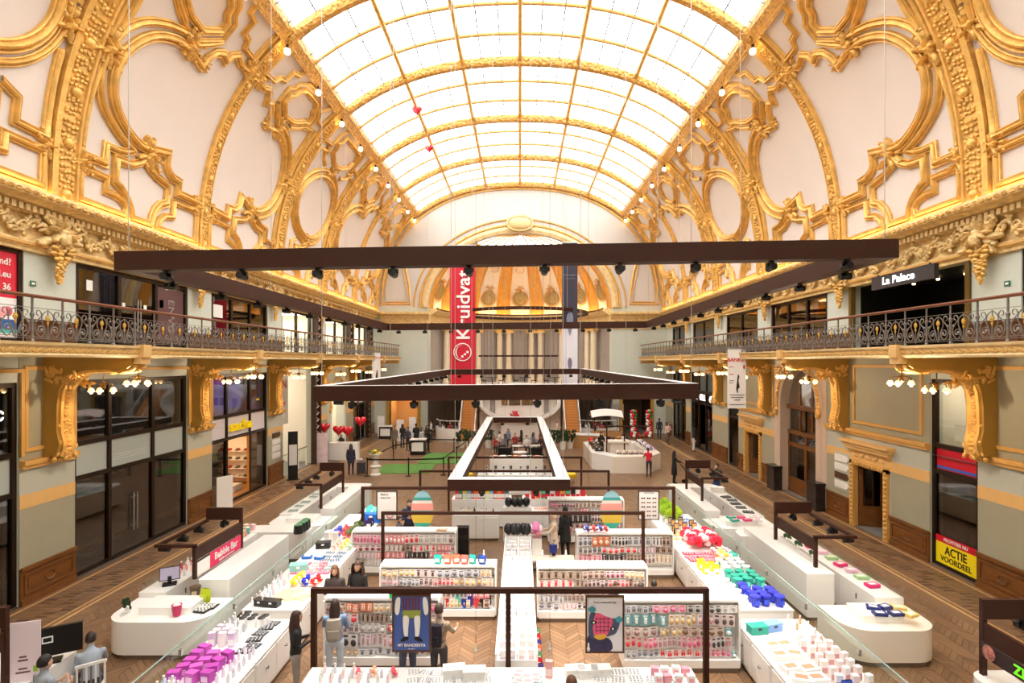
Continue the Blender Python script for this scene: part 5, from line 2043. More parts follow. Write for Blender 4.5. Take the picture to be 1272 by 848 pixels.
# the fixtures on the suspended frames that light the shop islands below
def spotlamp(x, y, z, tx, ty, e, ang=62):
    ld = bpy.data.lights.new('frame_spot', 'SPOT')
    ld.energy = e
    ld.color = (1, .93, .84)
    ld.spot_size = math.radians(ang)
    ld.spot_blend = .8
    ld.shadow_soft_size = .07
    o = bpy.data.objects.new('frame_spot', ld)
    COL.objects.link(o)
    o.location = (x, y, z)
    o.rotation_euler = Vector((tx - x, ty - y, -z)).to_track_quat('-Z', 'Y').to_euler()
for x in (-5.6, -2.6, .4, 3.4, 6.2):
    spotlamp(x, 11.0, 8.1, x * .8, 13.0, 900)
for x in (-3.8, -1.2, 1.4, 3.6):
    spotlamp(x, 13.5, 5.3, x, 12.2, 420, 80)
for sx, yy in ((-4.8, 17), (4.16, 17), (-4.8, 21), (4.16, 21)):
    spotlamp(sx, yy, 5.3, sx * .9, yy + .5, 420, 80)

for i, (px, py, yy) in enumerate(((591, 808, 9.0), (683, 806, 9.0), (731, 806, 9.0), (601, 688, 13.0), (674, 688, 13.0), (703, 688, 13.0))):
    x = (px - 646) * yy / FPX
    z = HC - (py - 449) * yy / FPX
    t = thing('hanging_lamp', 'tiny white double bulb on a long thin wire, %s one of the %s row' % (['left', 'middle', 'right'][i % 3], ['near', 'far'][i // 3]), 'lamp', (x, yy, z), 0, 'tiny bulbs on long wires')
    m = MB()
    m.cyl((0, 0, .1), (0, 0, vh(x) - z - .02), .003, n=4)
    m.build('wire', M_BLACK, t)
    m = MB()
    m.cyl((0, 0, .03), (0, 0, .1), .018, .012, 8)
    m.ell((0, 0, .0), (.028, .028, .035), 8, 6)
    m.build('bulb', M_WHITE, t, 50)
# ------------------------------------------------------------------ kiosks along the sides of the centre zone
def rrect(x0, x1, y0, y1, rs, n=6):
    """rounded rectangle, rs = radii at (x0,y0) (x1,y0) (x1,y1) (x0,y1)"""
    out = []
    for (cx, cy, a0), r in zip(((x0, y0, PI), (x1, y0, 1.5 * PI), (x1, y1, 0), (x0, y1, .5 * PI)), rs):
        sx = 1 if cx == x0 else -1
        sy = 1 if cy == y0 else -1
        if r <= 0:
            out.append((cx, cy))
            continue
        for i in range(n + 1):
            a = a0 + .5 * PI * i / n
            out.append((cx + sx * r + r * math.cos(a), cy + sy * r + r * math.sin(a)))
    return out
def slab(poly, z0, z1, mm, t, name, sm=35):
    m = MB()
    m.prism(poly, lambda a, b, tt: (a, b, tt), z0, z1)
    return m.build(name, mm, t, sm)
def inset(poly, k):
    c = np.mean(np.array(poly), axis=0)
    mx = np.max(np.abs(np.array(poly) - c), axis=0)
    return [(c[0] + (p[0] - c[0]) * (1 - k / mx[0]), c[1] + (p[1] - c[1]) * (1 - k / mx[1])) for p in poly]
M_TOE = mat('toe_kick', (120, 104, 88), .5)
def kiosk(sgn, label, xi, xo, y0, y1, h=.8, bx=(.1, .8), by=(1.6, 5.2), bh=1.12, mm=None):
    """U-shaped counter: rounded near end, tall block on the inner side, low counter on the outer side"""
    mm = mm or M_WHITE
    t = thing('kiosk_counter', label, 'kiosk', (sgn * (xi + xo) / 2, y0, .006))
    w = xo - xi
    s = sgn
    def X(a):                            # a measured from the inner edge
        return s * (a - w / 2)
    def poly(a0, a1, b0, b1, r):
        xa, xb = sorted((X(a0), X(a1)))
        return rrect(xa, xb, b0, b1, r)
    e = poly(0, w, 0, 1.25, (.55, .55, .0, .0))
    slab(inset(e, .1), 0, .1, M_TOE, t, 'toe_kick')
    slab(e, .1, h, mm if h > .78 else M_CREAMW, t, 'end_counter')
    rsr = poly(.5, w - .6, .35, 1.0, (.05,) * 4)
    slab(rsr, h, h + .16, mm, t, 'riser')
    b = poly(bx[0], bx[1], by[0], by[1], (.05,) * 4)
    slab(inset(b, .05), 0, .08, M_TOE, t, 'toe_kick')
    slab(b, .08, bh, mm, t, 'tall_block')
    n = 3
    L = y1 - 1.25
    for i in range(n):
        o0, o1 = 1.26 + L * i / n, 1.24 + L * (i + 1) / n
        c = poly(w - .65, w, o0, o1, (0, 0, 0, 0) if i < n - 1 else ((0, 0, .3, 0) if s > 0 else (0, 0, 0, .3)))
        ob = slab(c, .08, .92, mm, t, 'side_cabinet')
        m = MB()
        xx = X(w - .66)
        m.cyl((xx, (o0 + o1) / 2, .6), (xx, (o0 + o1) / 2, .72), .012, n=6)
        m.build('handle', M_BLACK, ob)
        # glass screen on the outer edge
    m = MB()
    xx = X(w - .04)
    m.bb(xx - .008, xx + .008, 1.3, y1 - .2, .92, 1.12)
    m.build('glass_screen', M_GLASS, t)
    e2 = poly(0, w, y1 - .02, y1 + .75, (.0, .0, .4, .4))
    slab(inset(e2, .1), 0, .1, M_TOE, t, 'toe_kick')
    slab(e2, .1, .95, mm, t, 'back_counter')
    return t
kiosk(-1, 'white kiosk with a rounded end and pink Bubble Bar sign at the left', 6.75, 9.0, 11.85, 5.8, .8, (.25, 1.0), (1.5, 5.0), 1.12)
kiosk(1, 'cream white kiosk with a rounded end and blue cards at the right', 6.85, 8.85, 11.55, 5.7, .76, (.2, .9), (2.1, 6.0), 1.15)
kiosk(-1, 'white kiosk behind the pink sign kiosk on the left', 6.5, 8.6, 18.6, 5.4, .85, (.2, .75), (1.5, 5.0), 1.05)
kiosk(1, 'white kiosk with a green display on the right, farther back', 6.4, 8.6, 18.3, 5.6, .85, (.2, .75), (1.5, 5.2), 1.05)
def kiosk_frame(label, xi, xo, yn, yf, h=1.92, base=1.12, sign=None, base_o=None):
    """brown sign frame: inner posts A (far) and B (near), rails over the counter, boards"""
    t = thing('sign_gantry', label, 'sign frame', (xi, yn, base + .006))
    dx, dy, H = xo - xi, yf - yn, h - base - .006
    r = .04
    for y in (0, dy):
        m = MB()
        m.bb(-r, r, y - r, y + r, 0, H)
        m.build('post', M_BROWN, t)
    a, b = sorted((0, dx))
    m = MB()
    m.bb(a - r, b + r, dy - r, dy + r, H + .005, H + .34)
    m.build('end_board', M_BROWN, t)
    m = MB()
    m.bb(-.03, .03, r, dy - r, H - .36, H - .06)
    m.build('side_board', M_BROWN, t)
    m = MB()
    m.bb(a - r, b + r, -r, r, H - r, H + r)
    m.build('rail', M_BROWN, t)
    m = MB()
    m.bb(dx - r, dx + r, r, dy - r, H - r, H + r)
    m.build('rail', M_BROWN, t)
    for i in range(3):
        place('spotlight', ME_SPOT, t, (dx, dy * (i + .4) / 3, H - r), rz=-PI / 2 if dx > 0 else PI / 2)
    place('spotlight', ME_SPOT, t, (dx * .5, dy, H), rz=PI)
    return t, H
t, H = kiosk_frame('brown sign frame with the pink Bubble Bar sign', -7.86, -8.78, 13.42, 15.65)
m = MB()
m.bb(-.02, .02, .06, 2.17, H - .78, H - .4)
m.build('dark_panel', mat('charcoal_panel', (36, 34, 36), .4), t)
m = MB()
m.bb(.0, .03, .62, 2.17, .02, .4)
sg = m.build('pink_sign', mat('bubble_pink', (232, 26, 92), .5), t)
m = MB()
m.bb(.0, .03, .06, .61, .02, .36)
m.build('white_sign_or_reflection', M_WHITE, t)
letters('Bubble Bar', .26, M_WHITE, sg, (.04, 1.38, .25), ON_LEFT, .006)
letters('bubble tea and more', .09, M_WHITE, sg, (.04, 1.4, .09), ON_LEFT)
for i in range(3):
    m = MB()
    m.lathe([(.01, 0), (.05, 0), (.05, .01), (.01, .012)], 8)
    o = m.build('flower_print', M_WHITE, t)
    o.location = (.025, .35 + i * .7, H - .6)
    o.rotation_euler = (0, PI / 2, 0)
kiosk_frame('brown sign frame over the cream kiosk on the right', 7.5, 8.5, 14.1, 16.3, base=1.15)
kiosk_frame('brown sign frame over the farther left kiosk', -7.2, -8.1, 20.1, 22.6, base=1.05)
kiosk_frame('brown sign frame over the farther right kiosk', 6.95, 7.9, 21.2, 23.2, base=1.05)
# ZEST kiosk at the lower right corner
t, H = kiosk_frame('brown sign frame with green ZEST lettering at the lower right corner', 8.02, 9.4, 7.6, 9.62, 1.92, .95)
m = MB()
m.bb(-.06, -.035, .05, 2.0, H - .62, H - .36)
zs = m.build('dark_sign', mat('zest_dark', (52, 34, 40), .4), t)
letters('ZEST FI', .22, mat('zest_green', (110, 240, 30), .5, emit=.5), zs, (-.065, 1.0, H - .5), ON_RIGHT, .012)
m = MB()
m.lathe([(.01, 0), (.12, 0), (.13, .012), (.01, .02)], 14)
o = m.build('round_logo', mat('zest_logo', (190, 120, 110), .5, var=.6, vscale=18), t)
o.location, o.rotation_euler = (-.06, 1.82, H - .49), (0, -PI / 2, 0)
t = thing('kiosk_counter', 'white juice kiosk counter at the lower right corner', 'kiosk', (8.75, 8.4, .006))
slab(rrect(-.95, 1.2, -1.0, 1.35, (.1, .1, .3, .3)), .08, .95, M_WHITE, t, 'body')
slab(rrect(-.9, 1.15, -.95, 1.3, (.1, .1, .3, .3)), 0, .08, M_TOE, t, 'toe_kick')
slab(rrect(-.3, .6, .2, 1.1, (.02,) * 4), .95, 1.2, M_CREAMW, t, 'display_case')
# left lower corner kiosk with poster and dark screen back
t = thing('kiosk_counter', 'white kiosk counter with a till at the lower left corner', 'kiosk', (-9.0, 9.6, .006))
slab(rrect(-.75, .7, -1.0, 1.0, (.1, .1, .3, .3)), .08, .95, M_WHITE, t, 'body')
slab(rrect(-.7, .65, -.95, .95, (.1, .1, .3, .3)), 0, .08, M_TOE, t, 'toe_kick')
kiosk_frame('brown sign frame cut by the lower left picture edge', -8.62, -9.5, 7.6, 9.3, 1.92, .95)
t = thing('kiosk_poster', 'pale pink poster on the lower left kiosk', 'poster', (-8.42, 9.42, .96), .35)
flat(t, -.24, .24, 0, 1.0, mat('pink_paper', (232, 214, 222), .5), 0, 'board', .02)
for z, w_ in ((.4, .1), (.34, .14), (.2, .12), (.14, .2)):
    flat(t, -w_ / 2, w_ / 2, z, z + .03, mat('poster_ink', (110, 80, 90), .5), -.02, 'print_line', .004)
flat(t, .14, .2, .14, .24, mat('leaf_print', (150, 190, 60), .5), -.02, 'print_leaf', .004)
t = thing('till_screen', 'black back of a large screen on the lower left kiosk', 'screen', (-8.5, 10.0, .96), .55)
m = MB()
m.bb(-.5, .5, -.04, .04, .12, .62)
m.bb(-.2, .2, -.12, .12, 0, .03)
m.bb(-.04, .04, -.03, .03, .03, .12)
m.build('housing', M_BLACK, t)
m = MB()
for q in ((-.08, .08, .36, .38), (-.08, .08, .46, .48), (-.08, -.06, .38, .46), (.06, .08, .38, .46)):
    m.bb(q[0], q[1], -.05, -.04, q[2], q[3])
m.build('logo', M_WHITE, t)
# ------------------------------------------------------------------ glass partitions along the centre zone
clip = MB()
clip.box(0, 0, 0, .05, .06, .12)
ME_CLIP = clip.mesh('clip', M_STEEL)
for sgn, nm in ((-1, 'left'), (1, 'right')):
    t = thing('glass_partition', 'long clear glass partition along the %s side of the centre shop' % nm, 'glass partition', (sgn * 6.32, 8.4, .006))
    m = MB()
    m.bb(-.04, .04, 0, 15.6, 0, .06)
    m.build('base_rail', M_STEEL, t)
    for i in range(8):
        m = MB()
        m.bb(-.008, .008, i * 1.95 + .01, i * 1.95 + 1.94, .05, 1.12)
        m.build('pane', M_GLASS, t)
        m = MB()
        m.bb(-.011, .011, i * 1.95 + .01, i * 1.95 + 1.94, 1.12, 1.135)
        m.build('pane_edge', mat('glass_edge', (150, 186, 176), .2), t)
        place('clip', ME_CLIP, t, (0, i * 1.95 + 1.95, .95))

# ------------------------------------------------------------------ merchandise
_pm = {}
def pcol(c):
    k = 'goods_%d_%d_%d' % c
    return mat(k, c, .45)
def prod(kind, c, c2=(240, 238, 236)):
    key = (kind, c, c2)
    if key in _pm:
        return _pm[key]
    m = MB()
    if kind == 'box':
        m.bb(-.07, .07, -.05, .05, 0, .13, 0)
        m.bb(-.073, .073, -.053, .053, .1, .14, 0)
        m.bb(-.045, .045, -.055, -.05, .02, .09, 1)
    elif kind == 'flatbox':
        m.bb(-.13, .13, -.09, .09, 0, .05, 0)
        m.bb(-.135, .135, -.095, .095, .045, .065, 0)
        m.bb(-.08, .08, -.05, .05, .065, .068, 1)
    elif kind == 'tallbox':
        m.bb(-.05, .05, -.04, .04, 0, .22, 0)
        m.bb(-.045, .045, -.043, -.04, .03, .12, 1)
        m.bb(-.052, .052, -.042, .042, .18, .225, 0)
    elif kind == 'bottle':
        m.lathe([(.03, 0), (.035, .02), (.035, .12), (.014, .15), (.014, .17)], 8, mi=0)
        m.cyl((0, 0, .17), (0, 0, .2), .018, n=8, mi=1)
    elif kind == 'cup':
        m.lathe([(.045, 0), (.065, .14), (.07, .15), (.06, .15), (.04, .02)], 10, mi=0)
        m.ell((0, 0, .13), (.055, .055, .04), 8, 4, mi=1)
    elif kind == 'tub':
        m.lathe([(.05, 0), (.07, .13), (.075, .135), (.075, .15), (.02, .16)], 10, mi=0)
        m.bb(-.03, .03, -.07, -.062, .04, .1, 1)
    elif kind == 'bag':
        rows = []
        for i in range(6):
            z = .18 * i / 5
            k = math.sin(PI * (i + .6) / 6.2)
            rows.append([(.08 * math.cos(a) * (.75 + .25 * k), .045 * k * math.sin(a) + .0, z) for a in np.linspace(0, 2 * PI, 9)[:-1]])
        m.grid(rows, 0, True)
        m.bb(-.045, .045, -.05, -.04, .05, .11, 1)
    elif kind == 'balloon':
        m.ell((0, 0, .14), (.11, .11, .14), 10, 7, mi=0)
        m.cyl((0, 0, -.02), (0, 0, .02), .02, .008, 6, mi=0)
    elif kind == 'pompom':
        rd = random.Random(5)
        for i in range(10):
            a, b = rd.uniform(0, 2 * PI), rd.uniform(-.5, 1)
            m.ell((.06 * math.cos(a), .06 * math.sin(a), .1 + b * .06), (.06, .06, .05), 6, 4, mi=0 if i % 4 else 1)
    elif kind == 'plant':
        m.lathe([(.05, 0), (.07, .1), (.06, .1)], 8, mi=1)
        rd = random.Random(2)
        for i in range(18):
            a = rd.uniform(0, 2 * PI)
            r = rd.uniform(.02, .12)
            m.ell((r * math.cos(a), r * math.sin(a), .14 + rd.random() * .2), (.055, .02, .06), 5, 3, Matrix.Rotation(a, 3, 'Z') @ Matrix.Rotation(rd.uniform(-.6, .6), 3, 'Y'), mi=0)
    elif kind == 'stand':
        m.bb(-.06, .06, -.04, .04, 0, .02, 1)
        m.bb(-.008, .008, -.008, .008, .02, .3, 1)
        m.bb(-.06, .06, -.01, .01, .24, .4, 0)
        m.bb(-.045, .045, -.014, -.01, .27, .37, 1)
    elif kind == 'tray':
        m.bb(-.16, .16, -.11, .11, 0, .015, 0)
        for i in range(4):
            for j in range(3):
                m.ell((-.11 + i * .075, -.07 + j * .07, .03), (.028, .024, .022), 6, 4, mi=1)
    elif kind == 'case':
        m.bb(-.2, .2, -.12, .12, 0, .16, 0)
        m.bb(-.21, .21, -.13, .13, .14, .18, 0)
        m.bb(-.04, .04, -.135, -.12, .1, .15, 1)
    elif kind == 'speaker':
        m.cyl((0, 0, 0), (0, 0, .16), .09, .08, 12, mi=0)
        m.ell((0, 0, .16), (.08, .08, .03), 12, 5, mi=1)
    me = m.mesh(kind, [pcol(c), pcol(c2)], 40)
    _pm[key] = me
    return me
NAMEK = {'box': 'gift_box', 'flatbox': 'flat_box', 'tallbox': 'perfume_carton', 'bottle': 'bottle', 'cup': 'cup', 'tub': 'tub', 'bag': 'pouch', 'balloon': 'balloon', 'pompom': 'pompom', 'plant': 'potted_plant', 'stand': 'sign_stand', 'tray': 'sample_tray', 'case': 'storage_case', 'speaker': 'round_speaker'}
CATK = {'box': 'box', 'flatbox': 'box', 'tallbox': 'carton', 'tub': 'tub', 'stand': 'sign', 'tray': 'tray', 'case': 'box', 'plant': 'plant', 'bag': 'pouch'}
def cname(c):
    names = {'white': (238, 236, 234), 'pink': (236, 130, 170), 'magenta': (200, 60, 170), 'red': (220, 30, 50), 'blue': (40, 60, 200), 'teal': (30, 170, 150), 'green': (90, 180, 60), 'yellow': (246, 214, 50), 'black': (28, 28, 30), 'grey': (140, 140, 146), 'orange': (240, 130, 60), 'lilac': (170, 140, 214), 'brown': (120, 80, 50), 'pale pink': (244, 206, 210), 'light blue': (130, 190, 226), 'cream': (240, 224, 170)}
    return min(names, key=lambda k: sum((a - b) ** 2 for a, b in zip(names[k], c)))
def scatter(kind, cols, n, x0, x1, y0, y1, z, where, seed=0, sc=1.0, c2=(240, 238, 236), rot=.3, grid=None):
    rd = random.Random(seed + n)
    cells = []
    gx = grid or max(1, round(math.sqrt(n * (x1 - x0) / max(y1 - y0, .01))))
    gy = math.ceil(n / gx)
    for i in range(n):
        a, b = i % gx, i // gx
        x = x0 + (x1 - x0) * (a + .5 + rd.uniform(-.12, .12)) / gx
        y = y0 + (y1 - y0) * (b + .5 + rd.uniform(-.12, .12)) / gy
        c = cols[i % len(cols)] if len(cols) > 1 else cols[0]
        o = place(NAMEK[kind], prod(kind, c, c2), None, (x, y, z), rd.uniform(-rot, rot), (sc,) * 3)
        lb = '%s %s on the %s' % (cname(c), NAMEK[kind].replace('_', ' '), where)
        tag(o, lb, CATK.get(kind, NAMEK[kind].replace('_', ' ')), lb + 's')
PURP, PINK, WHT, BLK = (190, 70, 180), (236, 130, 170), (238, 236, 234), (28, 28, 30)
RED, BLU, TEAL, YEL = (220, 30, 50), (36, 50, 196), (24, 160, 140), (246, 214, 50)
# counters with drawers along the glass
def drawer_counter(label, x0, x1, y0, y1, side, h=.82, nd=1, front=None):
    """side: +1 drawers face +x, -1 face -x, 0 face the camera"""
    t = thing('drawer_counter', label, 'counter', ((x0 + x1) / 2, y0, .006))
    w, l = x1 - x0, y1 - y0
    m = MB()
    m.bb(-w / 2 + .04, w / 2 - .04, .04, l - .04, 0, .08)
    m.build('toe_kick', M_TOE, t)
    m = MB()
    m.bb(-w / 2, w / 2, 0, l, .08, h - .03)
    m.build('body', M_WHITE, t)
    m = MB()
    m.bb(-w / 2 - .015, w / 2 + .015, -.01, l + .01, h - .03, h)
    m.build('worktop', M_WHITE, t)
    for i in range(nd):
        m = MB()
        if side == 0:
            a, b = -w / 2 + w * i / nd + .03, -w / 2 + w * (i + 1) / nd - .03
            m.bb(a, b, -.015, 0, .14, h - .08)
            d = m.build('drawer', M_WHITE, t)
            m = MB()
            m.tube([((a + b) / 2 - .05, -.02, .5), ((a + b) / 2, -.05, .48), ((a + b) / 2 + .05, -.02, .5)], .008, 5)
            m.build('handle', M_STEEL, d)
        else:
            a, b = l * i / nd + .03, l * (i + 1) / nd - .03
            xa = side * w / 2
            m.bb(min(xa, xa + side * .015), max(xa, xa + side * .015), a, b, .14, h - .08)
            d = m.build('drawer', M_WHITE, t)
            m = MB()
            m.tube([(xa + side * .02, (a + b) / 2 - .05, .5), (xa + side * .05, (a + b) / 2, .48), (xa + side * .02, (a + b) / 2 + .05, .5)], .008, 5)
            m.build('handle', M_BLACK, d)
    return t
LSEG = [(8.5, 10.2), (10.25, 11.95), (12.4, 14.3), (14.35, 16.25), (16.3, 18.2), (18.25, 20.2)]
for i, (a, b) in enumerate(LSEG):
    drawer_counter('white drawer counter along the left glass partition, %s from the front' % ORD[i], -6.2, -4.88, a, b, 1, .82, 2)
    drawer_counter('white drawer counter along the right glass partition, %s from the front' % ORD[i], 4.62, 6.1, a, b, -1, .82, 2)
ZT = .83
scatter('box', [PURP, (206, 90, 190), (180, 60, 170)], 13, -6.1, -5.3, 9.5, 10.6, ZT, 'front left counter', 1, 1.35, (236, 206, 236), .5)
scatter('bottle', [(226, 214, 232), (214, 206, 220)], 12, -5.3, -4.95, 9.5, 10.6, ZT, 'front left counter edge', 201, .9)
scatter('tray', [WHT, (226, 226, 232)], 5, -5.6, -5.0, 8.7, 9.4, ZT, 'front left counter', 202, .9, (150, 170, 200))
scatter('bottle', [(190, 210, 230), WHT], 14, -6.15, -5.6, 8.7, 9.5, ZT, 'front left counter', 2, 1.1)
scatter('tallbox', [(214, 196, 220), WHT], 8, -6.1, -5.5, 10.75, 11.2, ZT, 'front left counter', 3, 1.2)
scatter('bottle', [(206, 206, 212), (170, 170, 180)], 14, -6.15, -5.6, 11.2, 11.9, ZT, 'left counter by the glass', 4)
scatter('speaker', [WHT], 7, -5.9, -5.3, 11.55, 11.95, ZT, 'left counter beside the black screens', 5, 1.1, BLK)
scatter('case', [BLK], 2, -6.0, -5.5, 12.5, 12.75, ZT + .0, 'left counter', 6, .8)
scatter('tray', [BLK, (60, 60, 64)], 6, -5.5, -5.0, 10.5, 11.9, ZT, 'left counter edge', 7, .9, (170, 170, 176))
scatter('tray', [(240, 220, 150)], 8, -5.75, -5.0, 12.9, 13.5, ZT, 'second left counter', 8, 1.0, (250, 240, 200))
scatter('pompom', [YEL, BLU, RED], 7, -5.7, -4.95, 13.6, 14.25, ZT, 'second left counter', 9, 1.0, (250, 240, 200))
scatter('case', [(150, 210, 206)], 1, -6.1, -5.6, 14.5, 14.9, ZT, 'third left counter', 10, 1.1)
scatter('flatbox', [(30, 110, 200)], 2, -6.15, -5.5, 15.4, 15.9, ZT, 'third left counter', 11)
scatter('tray', [(226, 60, 110), PINK], 8, -6.1, -5.0, 14.4, 15.4, ZT, 'third left counter', 12, .9, (250, 200, 214))
scatter('tray', [WHT, (200, 210, 226)], 6, -5.6, -5.0, 15.3, 16.2, ZT, 'third left counter', 13, .9, (120, 130, 150))
scatter('case', [BLK], 1, -6.1, -5.7, 16.4, 16.8, ZT, 'fourth left counter', 14, 1.0)
scatter('tallbox', [WHT], 3, -6.0, -5.5, 16.9, 17.2, ZT, 'fourth left counter', 15, 1.5)
scatter('pompom', [(60, 90, 200), RED], 4, -6.0, -5.3, 17.3, 18.0, ZT, 'fourth left counter', 16, 1.3, (240, 120, 110))
scatter('plant', [(120, 140, 90), (150, 160, 120)], 3, -5.4, -5.0, 16.9, 18.1, ZT, 'fourth left counter', 17, 1.2)
scatter('pompom', [(250, 180, 170), (250, 214, 90), (170, 220, 180)], 8, -5.6, -4.95, 16.3, 17.0, ZT, 'fourth left counter edge', 18, .8)
scatter('flatbox', [RED], 1, -5.9, -5.4, 18.3, 18.6, ZT, 'fifth left counter', 19, 1.6)
scatter('bag', [(90, 60, 160), (50, 30, 90)], 4, -5.4, -4.95, 18.4, 18.9, ZT, 'fifth left counter', 20, 1.4)
scatter('case', [(20, 110, 210)], 1, -5.3, -4.95, 19.2, 19.5, ZT, 'fifth left counter', 21, 1.6)
scatter('pompom', [(60, 200, 180), (90, 214, 196)], 5, -5.5, -4.95, 19.5, 20.1, ZT, 'fifth left counter', 22, 1.8)
# right counters
scatter('tallbox', [WHT, (238, 226, 226)], 20, 5.3, 6.0, 9.3, 10.9, ZT, 'front right counter', 31, 1.1, (206, 150, 150))
scatter('flatbox', [WHT], 8, 4.75, 5.3, 9.4, 11.0, ZT, 'front right counter', 32, 1.3, (220, 140, 110))
scatter('flatbox', [(30, 176, 170)], 2, 4.75, 5.2, 8.65, 9.1, ZT, 'front right counter', 33, 1.2)
scatter('case', [TEAL], 1, 4.7, 5.0, 11.2, 11.5, ZT, 'front right counter', 34, .9, BLK)
scatter('case', [(120, 160, 220)], 1, 5.05, 5.4, 11.3, 11.6, ZT, 'front right counter', 35, .9, BLK)
scatter('bottle', [(206, 160, 180), (120, 110, 130)], 22, 5.4, 6.05, 8.6, 9.3, ZT, 'front right counter', 36, .9)
scatter('bag', [(60, 90, 200)], 1, 5.3, 5.5, 9.1, 9.3, ZT, 'front right counter', 37, 1.5)
scatter('tub', [BLU, (30, 40, 180)], 10, 5.2, 6.0, 12.5, 13.4, ZT, 'second right counter', 38, 1.6, (60, 90, 230))
scatter('tub', [TEAL, (20, 150, 130)], 9, 5.2, 6.0, 13.5, 14.25, ZT, 'second right counter', 39, 1.6, (90, 210, 190))
scatter('tub', [WHT], 9, 4.72, 5.2, 12.5, 14.2, ZT, 'second right counter', 40, 1.3, (200, 206, 214))
scatter('bag', [YEL], 5, 4.72, 5.2, 14.4, 15.1, ZT, 'third right counter', 41, 1.4)
scatter('tub', [WHT, (220, 236, 236)], 9, 5.3, 6.0, 14.4, 15.2, ZT, 'third right counter', 42, 1.4, TEAL)
scatter('pompom', [(250, 200, 80), (60, 190, 170)], 3, 5.5, 6.0, 15.3, 15.6, ZT, 'third right counter', 43, 1.4)
scatter('tray', [(226, 30, 60), (244, 90, 120)], 9, 4.72, 5.6, 15.3, 16.2, ZT, 'third right counter', 44, 1.0, (250, 180, 190))
scatter('pompom', [(236, 20, 60), (250, 214, 218)], 9, 5.0, 5.95, 16.35, 17.4, ZT, 'fourth right counter', 45, 2.0, (250, 60, 90))
scatter('stand', [(90, 92, 110)], 8, 4.7, 5.6, 17.2, 18.15, ZT, 'fourth right counter', 46, 1.3, (230, 190, 110))
scatter('plant', [(170, 200, 40), (150, 186, 50)], 5, 4.7, 5.4, 18.4, 20.0, ZT, 'fifth right counter', 47, 1.9)
scatter('tray', [WHT, (214, 220, 230)], 6, 5.4, 6.0, 18.4, 20.1, ZT, 'fifth right counter', 48, 1.0, (120, 150, 200))

# ------------------------------------------------------------------ gondolas with hanging packs
PACKS = []
rdp = random.Random(77)
PCOL = [((238, 232, 230), (150, 120, 116)), ((244, 226, 226), (90, 70, 74)), ((236, 234, 236), (206, 150, 160)), ((240, 236, 232), (190, 186, 190)), ((232, 214, 206), (120, 90, 70)), ((240, 236, 236), (60, 56, 60)), ((244, 214, 220), (220, 100, 140)), ((230, 230, 234), (120, 120, 132)), ((238, 234, 230), (210, 170, 110)), ((240, 236, 236), (226, 60, 70)), ((236, 150, 160), (250, 236, 236)), ((54, 48, 52), (196, 190, 190)), ((226, 130, 90), (246, 220, 200)), ((120, 180, 190), (240, 240, 240)), ((196, 176, 160), (84, 60, 50)), ((246, 238, 236), (150, 60, 90))]
def packmesh(i):
    bg, fg = PCOL[i % len(PCOL)]
    k = i // len(PCOL)
    m = MB()
    m.bb(-.056, .056, -.003, .003, -.185, 0, 0)
    m.bb(-.03, .03, -.006, .002, -.04, -.015, 1)
    if k == 0:
        m.ell((0, -.02, -.11), (.04, .025, .05), 6, 4, mi=1)
    elif k == 1:
        m.bb(-.03, -.008, -.03, -.003, -.14, -.06, 1)
        m.bb(.008, .03, -.03, -.003, -.14, -.06, 1)
    else:
        m.cyl((0, -.015, -.145), (0, -.015, -.055), .02, n=6, mi=1)
    m.cyl((0, .05, -.008), (0, -.05, -.008), .003, n=4, mi=2)
    return m
PME = []
for i in range(48):
    bg, fg = PCOL[i % len(PCOL)]
    PME.append((packmesh(i), [pcol(bg), pcol(fg), M_STEEL]))
PMESH = [a.mesh('hanging_pack', b, 40) for a, b in PME]
